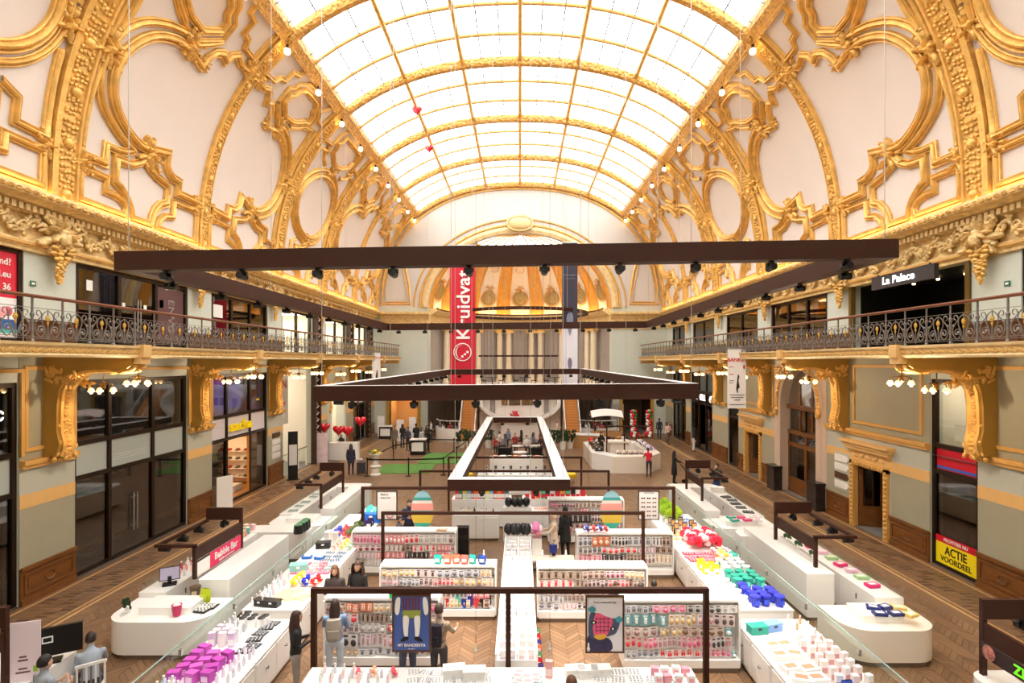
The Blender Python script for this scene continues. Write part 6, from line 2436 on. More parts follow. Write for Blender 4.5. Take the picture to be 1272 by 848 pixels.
def gondola(label, x0, x1, y, h, single=False, where='', colors=None, ends=True, nrow=None, dep=.55, seed=0, top=True):
    t = thing('gondola', label, 'gondola', ((x0 + x1) / 2, y, .006))
    w = x1 - x0
    m = MB()
    m.bb(-w / 2 + .03, w / 2 - .03, .03, dep - .03, 0, .1)
    m.build('toe_kick', M_TOE, t)
    m = MB()
    m.bb(-w / 2, w / 2, 0, dep, .1, .26)
    m.build('base_shelf', M_WHITE, t)
    m = MB()
    m.bb(-w / 2, w / 2, .26, dep, .26, h - .05)
    m.build('back_panel', mat('peg_panel', (236, 232, 228), .5), t)
    m = MB()
    m.bb(-w / 2 - .03, w / 2 + .03, .1, dep, h - .05, h)
    m.build('top_board', M_WHITE, t)
    for s in (-1, 1):
        m = MB()
        m.bb(s * (w / 2 + .015) - .02, s * (w / 2 + .015) + .02, .06, dep, .1, h - .05)
        m.build('side_panel', M_WHITE, t)
    rd = random.Random(seed)
    nr = nrow or int((h - .3) / .19)
    nc = int((w - .1) / .125)
    big = MB()
    nm_ = 0
    matlist, index = [], {}
    z = h - .09
    lo = .3
    while z > lo + .1:
        hz = rd.choice((.85, 1.0, 1.0, 1.25, 1.5))
        if z - .185 * hz < lo:
            hz = max(.6, (z - lo) / .19)
        m = MB()
        m.bb(-w / 2 + .03, w / 2 - .03, .235, .26, z - .01, z + .01)
        m.build('peg_rail', M_STEEL, t)
        x = -w / 2 + .08
        while x < w / 2 - .06:
            i = rd.randrange(48) if rd.random() < .7 else rd.randrange(10)
            wz = rd.choice((.85, 1.0, 1.2, 1.5))
            for c in range(rd.randrange(3, 7)):
                if x > w / 2 - .06:
                    break
                yy = rd.uniform(.03, .12)
                zz = z - rd.uniform(0, .012)
                if single:
                    o = place('hanging_pack', PMESH[i], None, ((x0 + x1) / 2 + x, y + yy, zz), rd.uniform(-.15, .15), (wz, 1.2, hz))
                    tag(o, 'small carded pack hanging on the %s' % where, 'pack', 'carded packs on the %s' % where)
                else:
                    pm, ml = PME[i]
                    mi = []
                    for q in ml:
                        if q.name not in index:
                            index[q.name] = len(matlist)
                            matlist.append(q)
                        mi.append(index[q.name])
                    off = len(big.v)
                    big.v += [(p[0] * wz + x, p[1] * 1.2 + yy, p[2] * hz + zz) for p in pm.v]
                    big.f += [[k + off for k in f] for f in pm.f]
                    big.mi += [mi[k] for k in pm.mi]
                x += .118 * wz
        z -= .198 * hz + .012
    if big.v:
        stuff(big.build('hanging_packs', matlist, t, 40))
    return t
gondola('front left white gondola full of carded accessories', -4.05, -1.7, 11.45, 1.45, True, 'front left gondola', seed=1)
gondola('front right white gondola full of carded cosmetics', 2.14, 4.5, 11.35, 1.45, True, 'front right gondola', seed=2)
gondola('second left gondola with scarves and slippers', -3.44, -.62, 13.65, 1.32, seed=3)
gondola('second right gondola with pink carded packs', .45, 3.1, 13.55, 1.32, seed=4)
gondola('third left gondola with bath puffs and brushes', -5.0, -1.94, 16.5, 1.3, seed=5)
gondola('third right gondola with brushes and sponges', 1.7, 4.5, 16.3, 1.3, seed=6)
gondola('short right gondola with beaded necklaces behind the walking woman', 1.0, 3.6, 19.3, 1.55, seed=7)
# goods on gondola tops
for xa, xb, yy, h, nm, s in ((-4.0, -1.8, 11.55, 1.45, 'front left gondola', 51), (2.2, 4.4, 11.45, 1.45, 'front right gondola', 52)):
    scatter('tray', [WHT], 12, xa, xb, yy + .1, yy + .4, h + .01, 'top of the %s' % nm, s, .55, WHT, .1, 12)
scatter('flatbox', [(60, 220, 110)], 1, -2.75, -2.0, 11.6, 11.75, 1.47, 'top of the front left gondola', 53, 1.5)
scatter('bag', [(40, 190, 170), (250, 120, 90), (250, 120, 90), (240, 120, 110), (60, 180, 170), (40, 80, 170)], 6, -2.15, -.85, 13.75, 13.95, 1.33, 'top of the second left gondola', 54, 1.3, grid=6)
scatter('tray', [(214, 150, 90)], 1, -2.6, -2.2, 16.6, 16.8, 1.32, 'middle of the third left gondola', 55)
scatter('pompom', [(80, 90, 190), (230, 80, 80)], 4, 1.9, 2.6, 16.4, 16.6, 1.31, 'top of the third right gondola', 56, 1.0)
# hair accessories on the second left gondola
for i, c in enumerate([RED, (214, 40, 60), (240, 236, 236), (90, 190, 170), (40, 60, 170), (36, 50, 150), (230, 60, 70), BLK, BLK]):
    m = MB()
    x = -1.98 + i * .15
    m.prism([(0, 0), (.06, -.02), (.075, -.22), (.0, -.36), (-.075, -.22), (-.06, -.02)], lambda a, b, tt: (a, tt, b), -.012, .012)
    o = m.build('hanging_scarf', pcol(c), None, False, (x, 13.72, .62 + (i % 2) * .03))
    tag(o, '%s scarf hanging low on the second left gondola, %s from its left' % (cname(c), ORD[i]), 'scarf', 'scarves on the second left gondola')
# centre spine and front counter
def island(label, x0, x1, y0, y1, h):
    t = thing('display_island', label, 'counter', ((x0 + x1) / 2, y0, .006))
    w, l = x1 - x0, y1 - y0
    m = MB()
    m.bb(-w / 2 + .04, w / 2 - .04, .04, l - .04, 0, .08)
    m.build('toe_kick', M_TOE, t)
    m = MB()
    m.bb(-w / 2, w / 2, 0, l, .08, h - .3)
    m.build('body', M_WHITE, t)
    for a in (-w / 2, 0, w / 2 - .03):
        m = MB()
        m.bb(a, a + .03, 0, l, h - .3, h)
        m.build('divider', M_WHITE, t)
    m = MB()
    m.bb(-w / 2, w / 2, -.02, 0, h - .3, h - .1)
    m.build('end_panel', M_WHITE, t)
    return t
island('white display spine with pale boxes, nearest segment of the centre row', -.45, .32, 10.0, 12.2, 1.1)
island('white display spine with pale boxes, middle segment of the centre row', -.45, .32, 12.25, 14.4, 1.1)
island('white display spine with pale boxes, far segment of the centre row', -.45, .32, 14.45, 16.7, 1.1)
scatter('tallbox', [WHT, (236, 226, 230), (230, 230, 236)], 40, -.4, -.08, 10.1, 16.6, .82, 'left half of the centre spine', 61, 1.1, (190, 180, 190), .1, 2)
scatter('tallbox', [WHT, (244, 226, 226), (236, 232, 230)], 40, -.03, .28, 10.1, 16.6, .82, 'right half of the centre spine', 62, 1.1, (214, 190, 190), .1, 2)
scatter('bag', [(240, 110, 70), (70, 60, 140), RED, (90, 150, 100)], 8, .36, .44, 11.0, 13.0, .006, 'floor beside the centre spine', 63, 1.0, grid=1)
t = drawer_counter('long white counter along the bottom picture edge', -3.6, 2.95, 9.05, 9.65, 0, 1.05, 5)
scatter('tray', [WHT, (236, 232, 232)], 14, -1.9, -.5, 9.15, 9.6, 1.06, 'front counter left of the portal leg', 64, .7, (210, 206, 210))
scatter('tallbox', [(240, 176, 176)], 1, .45, .55, 9.25, 9.5, 1.06, 'front counter', 65, 1.2, (250, 220, 220))
scatter('case', [WHT], 2, -1.3, -.3, 9.2, 9.5, 1.06, 'front counter', 66, .9)
scatter('pompom', [(240, 90, 110), (250, 170, 130)], 3, -2.9, -2.0, 9.25, 9.5, 1.06, 'front counter', 67, .7)
scatter('tray', [WHT], 8, 1.2, 2.7, 9.15, 9.6, 1.06, 'front counter right of the portal leg', 68, .8, (200, 196, 200))
# back cabinets of the centre zone
drawer_counter('white cabinet with two drawers behind the open centre floor', -2.35, -.75, 19.75, 20.35, 0, .9, 2)
drawer_counter('white counter row stacked with bright boxes, left of centre', -2.6, -.35, 21.2, 21.9, 0, 1.1, 3)
drawer_counter('white counter row stacked with bright boxes, right of centre', .1, 2.6, 21.2, 21.9, 0, 1.1, 3)
drawer_counter('low white counter with small goods right of centre', .35, 2.9, 20.1, 20.7, 0, .95, 3)
scatter('bottle', [WHT, (240, 220, 150), BLK], 9, -2.2, -.85, 19.85, 20.2, .91, 'two drawer cabinet', 71, 1.0, BLK)
scatter('tallbox', [RED, (30, 120, 110), YEL, (120, 190, 210), (196, 20, 40), (230, 120, 40)], 14, -2.5, -.45, 21.25, 21.5, 1.11, 'left row of bright boxes', 72, 1.6, WHT, .2, 14)
scatter('tallbox', [WHT, (200, 30, 50), (240, 160, 60), (90, 190, 150), BLK], 12, .2, 2.5, 21.25, 21.5, 1.11, 'right row of bright boxes', 73, 1.6, RED, .2, 12)
scatter('tray', [(240, 220, 200), (244, 190, 180)], 7, .5, 2.8, 20.2, 20.6, .96, 'low right counter', 74, 1.0, (230, 150, 130), .2, 7)
scatter('balloon', [BLK], 5, -.42, .3, 16.75, 17.0, 1.12, 'end of the centre spine', 75, 1.25, grid=5)
scatter('balloon', [BLK], 4, -.5, .3, 19.7, 19.9, 1.2, 'stand behind the centre spine', 76, 1.25, grid=4)
t = thing('balloon_stand', 'slim white stand carrying black balloons behind the centre spine', 'stand', (-.1, 19.8, .006))
m = MB()
m.bb(-.5, .5, -.15, .15, 0, 1.19)
m.build('body', M_WHITE, t)
t = thing('balloon_stand', 'white box carrying black balloons at the far end of the centre spine', 'stand', (-.06, 16.88, .006))
m = MB()
m.bb(-.4, .4, -.15, .15, 0, 1.1)
m.build('body', M_WHITE, t)
m = MB()
m.bb(-.2, .2, -.15, .15, 0, 1.05)
o = m.build('black_display', M_BLACK, None, False, (-1.85, 17.9, .006))
tag(o, 'black upright display beside the striped egg board on the left', 'display')
scatter('pompom', [(244, 130, 190)], 2, .42, .6, 17.2, 17.6, .9, 'pink display behind the centre spine', 77, 2.0)
m = MB()
m.bb(-.15, .15, -.3, .3, 0, .9)
o = m.build('pink_display', M_WHITE, None, False, (.52, 17.4, .006))
tag(o, 'low white block under the pink pompoms in the centre', 'display')
m = MB()
m.bb(-.7, .7, -.25, .25, .35, .4)
for sx in (-.6, .6):
    m.bb(sx - .03, sx + .03, -.2, .2, 0, .35)
o = m.build('low_bench', M_CREAMW, None, False, (.95, 16.9, .006))
tag(o, 'low cream bench beside the centre spine', 'bench')
# things on the kiosks
t = thing('till_monitor', 'black till monitor on the Bubble Bar kiosk', 'monitor', (-8.55, 13.55, .93), .5)
m = MB()
m.T = Matrix.Rotation(-.35, 4, 'X')
m.bb(-.22, .22, -.02, .02, .1, .42)
m.build('screen', M_BLACK, t)
m = MB()
m.T = Matrix.Rotation(-.35, 4, 'X')
m.bb(-.2, .2, -.025, -.02, .12, .4)
m.build('display', mat('till_display', (150, 140, 160), .3, emit=.3), t)
m = MB()
m.bb(-.15, .15, -.1, .15, 0, .03)
m.bb(-.04, .04, 0, .05, 0, .2)
m.build('foot', M_BLACK, t)
scatter('cup', [(206, 40, 100)], 1, -7.55, -7.45, 12.1, 12.2, .82, 'Bubble Bar counter', 81, 1.6, WHT)
scatter('bag', [(190, 206, 30)], 1, -7.3, -7.2, 12.75, 12.85, .82, 'Bubble Bar counter', 82, 1.8, (200, 214, 60))
scatter('tray', [BLK], 2, -7.3, -6.9, 12.3, 12.7, .82, 'Bubble Bar counter', 83, 1.2, WHT)
scatter('plant', [(40, 70, 40)], 1, -8.75, -8.6, 12.2, 12.4, .82, 'left end of the Bubble Bar counter', 84, .9, WHT)
scatter('bottle', [(236, 150, 150), (250, 220, 200), (240, 240, 236), (200, 60, 80)], 34, -8.95, -8.45, 14.0, 17.8, .935, 'outer Bubble Bar counter', 85, 1.1, WHT, .2, 3)
scatter('cup', [(120, 190, 170), (236, 200, 150), (244, 190, 196)], 6, -8.9, -8.5, 17.0, 18.0, .935, 'outer Bubble Bar counter', 86, 1.4)
scatter('speaker', [BLK], 4, -7.0, -6.85, 17.3, 18.1, 1.0, 'back counter of the Bubble Bar kiosk', 87, 1.6, (60, 120, 80))
scatter('tub', [(90, 70, 50)], 1, -7.7, -7.6, 13.05, 13.15, .82, 'Bubble Bar counter beside the tall block', 88, 1.7, (200, 180, 150))
m = MB()
scatter('flatbox', [(44, 54, 120), (44, 54, 120), (240, 210, 130)], 6, 7.6, 8.5, 11.75, 12.4, .93, 'cream kiosk end counter', 91, 1.0, WHT, .5)
scatter('flatbox', [(226, 40, 120), (170, 210, 150), (236, 190, 214)], 8, 8.35, 8.75, 13.2, 17.0, .935, 'cream kiosk outer counter', 92, 1.1, WHT, .3, 1)
scatter('plant', [(60, 100, 60)], 3, 7.72, 7.78, 14.2, 16.6, 1.16, 'tall block of the cream kiosk', 93, .7, WHT, 0, 1)
scatter('tray', [(60, 62, 60), (90, 90, 86)], 5, 8.0, 8.5, 19.8, 22.6, .935, 'farther right kiosk', 94, 1.2, (120, 122, 118), .3, 1)
scatter('flatbox', [(40, 170, 150), (226, 80, 130), WHT], 6, 7.0, 8.2, 18.5, 19.2, 1.02, 'farther right kiosk end counter', 95, 1.0, (220, 120, 150))
scatter('case', [(236, 234, 232)], 1, 8.1, 8.4, 23.0, 23.3, .935, 'farther right kiosk outer counter', 96, 1.2)
scatter('tray', [(190, 200, 196), WHT], 6, -8.5, -8.1, 19.9, 23.8, .935, 'farther left kiosk', 97, 1.1, (150, 170, 166), .3, 1)
scatter('bottle', [(60, 50, 46), (120, 80, 50)], 5, 8.2, 8.9, 8.7, 9.2, 1.21, 'juice kiosk display case', 98, 1.2, BLK)

# fuller displays on the back halves of the counters
scatter('bottle', [(236, 232, 236), (214, 190, 200), (190, 200, 214)], 18, -6.15, -5.75, 12.5, 14.2, ZT, 'second left counter by the glass', 203, 1.0)
scatter('box', [WHT, (236, 160, 170), (150, 200, 196)], 8, -5.6, -4.95, 14.5, 15.2, ZT, 'third left counter edge', 204, .8, (240, 220, 220), .4)
scatter('bottle', [WHT, (244, 200, 200), (200, 160, 120)], 18, 5.6, 6.05, 9.4, 11.9, ZT + .0, 'front right counter by the glass', 205, .9)
scatter('box', [WHT, (238, 232, 226)], 8, 4.72, 5.2, 12.5, 14.2, ZT + .0, 'second right counter edge', 206, .9, (206, 210, 220), .2) if False else None
scatter('tub', [WHT, (236, 200, 200)], 9, 5.5, 6.05, 15.6, 16.2, ZT, 'third right counter by the glass', 207, 1.0, (230, 120, 140))
scatter('tallbox', [(226, 220, 222), (236, 190, 200), (150, 140, 150)], 10, -2.3, -.8, 19.85, 20.25, .91, 'two drawer cabinet back edge', 208, .9, WHT, .2, 10) if False else None

scatter('bottle', [WHT, (236, 206, 206), (206, 206, 214)], 20, -3.4, -2.1, 9.12, 9.55, 1.06, 'left end of the front counter', 211, .8)
scatter('flatbox', [WHT, (244, 226, 226), (206, 226, 226)], 7, -.1, .35, 9.12, 9.55, 1.06, 'front counter beside the portal leg', 212, .7, (236, 170, 170))
scatter('case', [WHT, (236, 232, 230)], 3, .8, 1.5, 9.3, 9.5, 1.06, 'front counter right of the pink carton', 213, .8, (226, 220, 220))
scatter('box', [(240, 236, 236), (236, 150, 170), WHT], 8, 2.2, 2.9, 9.12, 9.55, 1.06, 'right end of the front counter', 214, .9, (230, 160, 170))
# ------------------------------------------------------------------ far end: mezzanine, bar portal, stairs
m = MB()
m.bb(-8.1, 8.1, 46.8, 49.5, 4.1, 4.3)
m.prism([(7.95 * math.sin(a), ZE + 7.95 * math.cos(a)) for a in np.linspace(-PI / 2, PI / 2, 25)], lambda a, b, t: (a, b, t), 4.1, 4.3)
mez = m.build('floor_mezzanine', M_WHITE)
struct(mez, 'white mezzanine floor in front of the apse columns', 'floor')
m = MB()
m.bb(-8.1, 8.1, 46.75, 46.8, 4.05, 4.45)
m.build('edge', M_WHITE, mez)
t = thing('bar_portal', 'large white oval portal framing a wall of pictures at the far end', 'portal', (0, 46.6, 0))
def ellring(rx, rz, zc, n=48):
    return [(rx * math.cos(a), zc + rz * math.sin(a)) for a in np.linspace(0, 2 * PI, n + 1)[:-1]]
o_, i_ = ellring(3.35, 1.62, 3.0), ellring(3.05, 1.36, 3.0)
m = MB()
rows = [[(x, -1.0, z) for x, z in o_], [(x, .15, z) for x, z in o_]]
m.grid([[(x, 0, z) for x, z in i_], [(x, -1.0, z) for x, z in i_], [(x, -1.0, z) for x, z in o_], [(x, 0, z) for x, z in o_]], closed=True)
m.build('oval_ring', M_WHITE, t, 40)
m = MB()
m.bb(-3.4, 3.4, 0.02, .12, 0.01, 4.05)
m.build('back_wall', mat('bar_wall', (238, 230, 222), .5), t)
for i, (x, w_) in enumerate(((-1.3, .5), (-.45, .95), (.6, .95), (1.5, .5))):
    m = MB()
    m.bb(x - w_ / 2, x + w_ / 2, -.03, .02, 2.7, 3.35)
    m.build('picture', mat('picture_%d' % i, [(150, 110, 60), (110, 90, 60), (130, 96, 50), (90, 84, 80)][i], .5, var=.7, vscale=6), t)
for x in (-2.3, 2.2):
    m = MB()
    m.bb(x - .22, x + .22, -.02, .02, 2.0, 3.3)
    m.build('side_panel', mat('bar_panel', (150, 136, 128), .5), t)
scatter('pompom', [(220, 30, 60)], 2, -.7, -.2, 46.0, 46.3, 1.75, 'far bar portal', 101, 2.6)
m = MB()
m.bb(-1.6, 1.6, -.5, .0, 0.01, 1.74)
o = m.build('bar_counter', mat('bar_front', (226, 220, 214), .4), None, False, (0, 46.4, 0))
tag(o, 'pale bar counter with red flowers inside the oval portal', 'counter')
for sgn, nm in ((-1, 'left'), (1, 'right')):
    t = thing('staircase', 'oak staircase rising to the mezzanine on the %s of the oval portal' % nm, 'staircase', (sgn * 4.1, 42.6, 0))
    for i in range(20):
        m = MB()
        m.bb(-.55, .55, i * .2, i * .2 + .22, .006, .2 * (i + 1))
        m.build('step', mat('stair_oak', (190, 130, 66), .45), t)
    for s in (-1, 1):
        m = MB()
        m.tube([(s * .58, 0, 1.0), (s * .58, 4.1, 5.0)], .03, 6)
        for k in range(6):
            m.cyl((s * .58, .2 + k * .75, .2 + k * .73), (s * .58, .2 + k * .75, 1.15 + k * .73), .02, n=5)
        m.build('handrail', M_WHITE, t)
# curved planter walls of the cafe
def arcwall(label, cx, cy, r, a0, a1, h, mm, glass=True):
    t = thing('cafe_wall', label, 'low wall', (cx, cy, .006))
    m = MB()
    an = np.linspace(a0, a1, 17)
    rows = [[(rr * math.cos(a), rr * math.sin(a), z) for rr, z in ((r, 0), (r, h), (r - .2, h), (r - .2, 0))] for a in an]
    m.grid(rows)
    m.build('wall', mm, t, 40)
    if glass:
        m = MB()
        m.grid([[((r - .1) * math.cos(a), (r - .1) * math.sin(a), z) for z in (h, h + .6)] for a in an])
        m.build('glass_screen', M_GLASS, t, 60)
        m = MB()
        m.tube([((r - .1) * math.cos(a), (r - .1) * math.sin(a), h + .62) for a in an], .025, 5)
        m.build('top_rail', M_WHITE, t)
arcwall('curved white cafe wall with glass screen at the far left', -5.0, 46.2, 2.0, PI * .95, PI * 1.75, 1.0, M_WHITE)
arcwall('curved white cafe wall with glass screen at the far right', 6.3, 46.4, 2.0, PI * 1.2, PI * 1.9, 1.0, M_WHITE)
for i, (px, py) in enumerate(((574, 556), (583, 558), (699, 558), (708, 557), (606, 556), (684, 557))):
    x, y = fl(px, py)
    t = thing('potted_shrub', 'dark green shrub in a white pot at the cafe, %s from the left' % ORD[sorted([574, 583, 699, 708, 606, 684]).index(px)], 'plant', (x, y, .006), 0, 'cafe shrubs')
    m = MB()
    m.lathe([(.2, 0), (.28, .6), (.24, .6)], 10)
    m.build('pot', M_WHITE, t, 40)
    m = MB()
    rd = random.Random(i)
    for k in range(60):
        a, b, r = rd.uniform(0, 2 * PI), rd.uniform(-1, 1), rd.uniform(.15, .42)
        m.ell((r * math.cos(a), r * math.sin(a), .95 + b * .38), (.12, .04, .1), 5, 3, Matrix.Rotation(a, 3, 'Z') @ Matrix.Rotation(rd.uniform(-1, 1), 3, 'Y'))
    stuff(m.build('foliage', mat('shrub_leaf', (44, 66, 34), .6, var=.3), t, 60))
# lit passages in the end wall
for sgn, nm in ((-1, 'left'), (1, 'right')):
    m = MB()
    xa, xb = sgn * 9.1, sgn * 11.6
    q = lambda pts, mi=0: m.add(pts, [(0, 1, 2, 3)], mi)
    x0, x1 = min(xa, xb), max(xa, xb)
    q([(x0, ZE + .5, 0.01), (x1, ZE + .5, 0.01), (x1, 53, 0.01), (x0, 53, 0.01)], 1)
    q([(x0, ZE + .5, 3.3), (x1, ZE + .5, 3.3), (x1, 53, 3.3), (x0, 53, 3.3)])
    q([(x0, 53, 0), (x1, 53, 0), (x1, 53, 3.3), (x0, 53, 3.3)])
    q([(x0, ZE, 0), (x0, 53, 0), (x0, 53, 3.3), (x0, ZE, 3.3)])
    q([(x1, ZE, 0), (x1, 53, 0), (x1, 53, 3.3), (x1, ZE, 3.3)])
    o = m.build('wall_passage', [M_ROOMWARM if sgn < 0 else M_WOODDK, M_ROOMGR])
    struct(o, 'passage in the end wall on the %s' % nm, 'wall')
    if sgn < 0:
        b = MB()
        b.box(-10.35, 51, 3.25, 1.2, 1.2, .05)
        b.build('ceiling_light', M_LAMPWARM, o)
    t = thing('gilded_doorway', 'gilded door surround of the %s passage in the end wall' % nm, 'door frame', (sgn * 10.35, ZE, 0))
    for s in (-1, 1):
        m = MB()
        m.bb(s * 1.38 - .14, s * 1.38 + .14, -.12, 0, .006, 3.4)
        m.build('jamb', M_OCHRE, t)
    m = MB()
    m.bb(-1.6, 1.6, -.2, 0, 3.4, 3.7)
    m.build('lintel', M_OCHRE, t)
m = MB()
m.bb(-.55, .55, -.03, .03, 0, 1.3)
m.bb(-.6, .6, -.05, .05, -.05, 0)
o = m.build('framed_poster', mat('poster_soft', (176, 176, 180), .5, var=.5, vscale=5), None, False, (8.65, ZE - .06, 1.3))
tag(o, 'framed grey poster on the right pier of the end wall', 'poster')
for i, x in enumerate((-9.6, -9.0, -11.9)):
    m = MB()
    m.bb(-.28, .28, -.1, .1, 0, 1.7)
    m.bb(-.24, .24, -.12, -.1, .3, 1.6)
    y = (44.5, 46.5, 47.5)[i]
    o = m.build('poster_panel', mat('panel_white', (230, 228, 228), .5, var=.1), None, False, (x, y, .006), .2 * (i - 1))
    tag(o, 'white upright poster panel near the far left passage, %s' % ['nearest', 'middle', 'farthest'][i], 'sign')
# ------------------------------------------------------------------ left: balloon desk, urn, green mats
t = thing('reception_desk', 'white promotion desk with heart balloons on the left', 'desk', (-11.5, 35.9, .006))
slab(rrect(-.95, .95, 0, .7, (.1,) * 4), 0, 1.1, M_WHITE, t, 'body')
flat(t, .2, .75, .25, .85, mat('desk_print', (226, 214, 216), .5), -.0, 'print', .01)
for i, (x, y, z) in enumerate(((-12.9 + .35, 35.6, 2.15), (-11.7, 35.8, 1.95), (-11.2, 36.0, 1.9), (-10.4, 36.2, 2.5))):
    t = thing('heart_balloon', 'red heart balloon floating over the white promotion desk, %s from the left' % ORD[i], 'balloon', (x, y, .006 if i in (0, 3) else 1.11), 0, 'heart balloons over the desk')
    q = place('heart', ME_HEART, t, (0, 0, z - (0 if i in (0, 3) else 1.1)), scale=(1.25, 1.25, 1.25))
    m = MB()
    m.cyl((0, 0, 0), (0, 0, z - .3 - (0 if i in (0, 3) else 1.1)), .012, n=4)
    m.build('stick', M_CABLE, t)
    if i in (0, 3):
        m = MB()
        m.cyl((0, 0, 0), (0, 0, .05), .15, n=10)
        m.build('foot', M_WHITE, t)
t = thing('roll_up_sign', 'pink and white upright sign beside the promotion desk', 'sign', (-12.45, 34.75, .006), .2)
flat(t, -.4, .4, .05, 1.9, mat('rollup_paper', (228, 206, 212), .5, var=.2, vscale=3), 0, 'sheet', .02)
m = MB()
m.bb(-.42, .42, -.1, .08, 0, .05)
m.build('foot', M_STEEL, t)
t = thing('flower_urn', 'white stone urn on a pedestal with yellow flowers', 'urn', (-8.1, 31.1, .006))
m = MB()
m.lathe([(.3, 0), (.3, .08), (.2, .14), (.24, .3), (.18, .42), (.3, .48), (.3, .54), (.2, .58), (.2, .95), (.3, 1.15), (.34, 1.2), (.26, 1.2)], 14)
m.build('urn', mat('urn_white', (234, 228, 220), .5), t, 40)
m = MB()
rd = random.Random(9)
for i in range(40):
    a, r = rd.uniform(0, 2 * PI), rd.uniform(0, .34)
    m.ell((r * math.cos(a), r * math.sin(a), 1.25 + rd.random() * .18), (.07, .07, .05), 6, 4, mi=0 if i % 3 else 1)
stuff(m.build('flowers', [mat('flower_yellow', (240, 206, 60), .5), mat('flower_leaf', (90, 130, 60), .6)], t, 60))
for i, (x0, x1, y0, y1) in enumerate(((-8.3, -5.2, 31.6, 34.4), (-6.4, -3.9, 34.6, 38.6))):
    m = MB()
    m.bb(x0, x1, y0, y1, .006, .03)
    o = m.build('grass_mat', mat('artificial_grass', (92, 140, 60), .9, var=.35, vscale=8, bump=.6, bscale=60))
    tag(o, ['artificial grass mat in front of the barrier', 'artificial grass mat farther back inside the barrier'][i], 'mat')
bp = [(-8.5, 30.9), (-6.2, 30.9), (-4.3, 31.2), (-8.2, 36.0), (-6.4, 38.9), (-4.6, 38.7), (-3.6, 38.6), (-4.0, 35.0)]
for i, (x, y) in enumerate(bp):
    t = thing('barrier_post', 'black belt barrier post around the grass mats, %s of eight from the left' % ORD[sorted(p[0] for p in bp).index(x)], 'barrier', (x, y, .006), 0, 'barrier posts')
    m = MB()
    m.cyl((0, 0, 0), (0, 0, .03), .17, n=12)
    m.build('foot', M_BLACK, t)
    m = MB()
    m.cyl((0, 0, .03), (0, 0, 1.0), .035, n=8)
    m.cyl((0, 0, .9), (0, 0, 1.02), .05, n=8)
    m.build('pole', M_BLACK, t)
for i, (a, b) in enumerate(((0, 1), (1, 2), (0, 3), (3, 4), (4, 5), (5, 6), (6, 7), (7, 2))):
    pa, pb = bp[a], bp[b]
    m = MB()
    m.add([(pa[0], pa[1], .88), (pb[0], pb[1], .88), (pb[0], pb[1], .96), (pa[0], pa[1], .96), (pa[0], pa[1] + .01, .88), (pb[0], pb[1] + .01, .88), (pb[0], pb[1] + .01, .96), (pa[0], pa[1] + .01, .96)],
          [(0, 1, 2, 3), (7, 6, 5, 4), (0, 4, 5, 1), (3, 2, 6, 7), (1, 5, 6, 2), (0, 3, 7, 4)])
    o = m.build('barrier_belt', M_BLACK)
    tag(o, 'black barrier belt of the grass mat enclosure, %s of eight going round' % ORD[i], 'barrier', 'barrier belts')
for x, y, lb in ((-7.0, 38.2, 'white machine with a black front beside the waiting group'), (-11.1, 46.0, 'black and white counter machine near the far left shop')):
    t = thing('photo_booth', lb, 'machine', (x, y, .006))
    m = MB()
    m.bb(-.5, .5, -.3, .3, 0, 1.0)
    m.build('body', M_BLACK, t)
    flat(t, -.4, .4, .25, .85, M_WHITE, -.3, 'front', .02)
    m = MB()
    m.bb(-.55, .55, -.35, .35, 1.0, 1.06)
    m.build('top', M_WHITE, t)
# ------------------------------------------------------------------ right: ring kiosk, balloon columns, canopy
t = thing('ring_kiosk', 'large white ring shaped kiosk on the right in the middle distance', 'kiosk', (6.3, 35.2, .006))
oc = [(2.05 * a, 3.6 * b) for a, b in ((-.5, -1), (.5, -1), (1, -.6), (1, .6), (.5, 1), (-.5, 1), (-1, .6), (-1, -.6))]
ic = [(p[0] * .62, p[1] * .76) for p in oc]
for i in range(8):
    j = (i + 1) % 8
    m = MB()
    pl = [oc[i], oc[j], ic[j], ic[i]]
    m.prism(pl, lambda a, b, tt: (a, b, tt), .0, .95)
    m.build('counter_segment', M_WHITE if i % 2 else M_CREAMW, t)
scatter('tallbox', [WHT, (226, 206, 190)], 10, 5.6, 7.2, 32.1, 32.4, .96, 'front of the ring kiosk', 111, 1.2, (120, 100, 90), .2, 10)
scatter('case', [BLK, (90, 60, 40)], 4, 4.6, 4.9, 33.2, 36.5, .96, 'left side of the ring kiosk', 112, 1.2, WHT, .2, 1)
scatter('tray', [(90, 60, 40)], 4, 5.9, 6.9, 32.6, 32.8, .96, 'front inner edge of the ring kiosk', 113, 1.5, (60, 40, 30), .1, 4)
scatter('pompom', [(150, 120, 190), (226, 210, 190), (60, 60, 70)], 9, 7.75, 8.1, 33.5, 37.0, .96, 'right side of the ring kiosk', 114, 1.6, WHT, .2, 1)
scatter('tub', [RED], 2, 4.6, 5.0, 37.2, 37.6, .96, 'far left of the ring kiosk', 115, 1.8, (250, 120, 60))
m = MB()
m.bb(-.6, .6, -.4, .4, 0, 1.35)
m.bb(-.7, .7, -.5, .5, 1.3, 1.4)
o = m.build('display_case', M_CREAMW, None, False, (6.2, 35.0, .006))
tag(o, 'tall cream display cabinet standing inside the ring kiosk', 'cabinet')
t = thing('canopy_kiosk', 'kiosk under a small pale fabric canopy in the far right', 'kiosk', (6.6, 42.6, .006))
m = MB()
m.bb(-1.1, 1.1, -.6, .6, 0, 1.0)
m.build('counter', mat('kiosk_oak', (176, 130, 80), .5), t)
for x in (-.95, .95):
    for y in (-.5, .5):
        m = MB()
        m.cyl((x, y, 1.0), (x, y, 2.2), .025, n=6)
        m.build('canopy_post', M_BROWN, t)
m = MB()
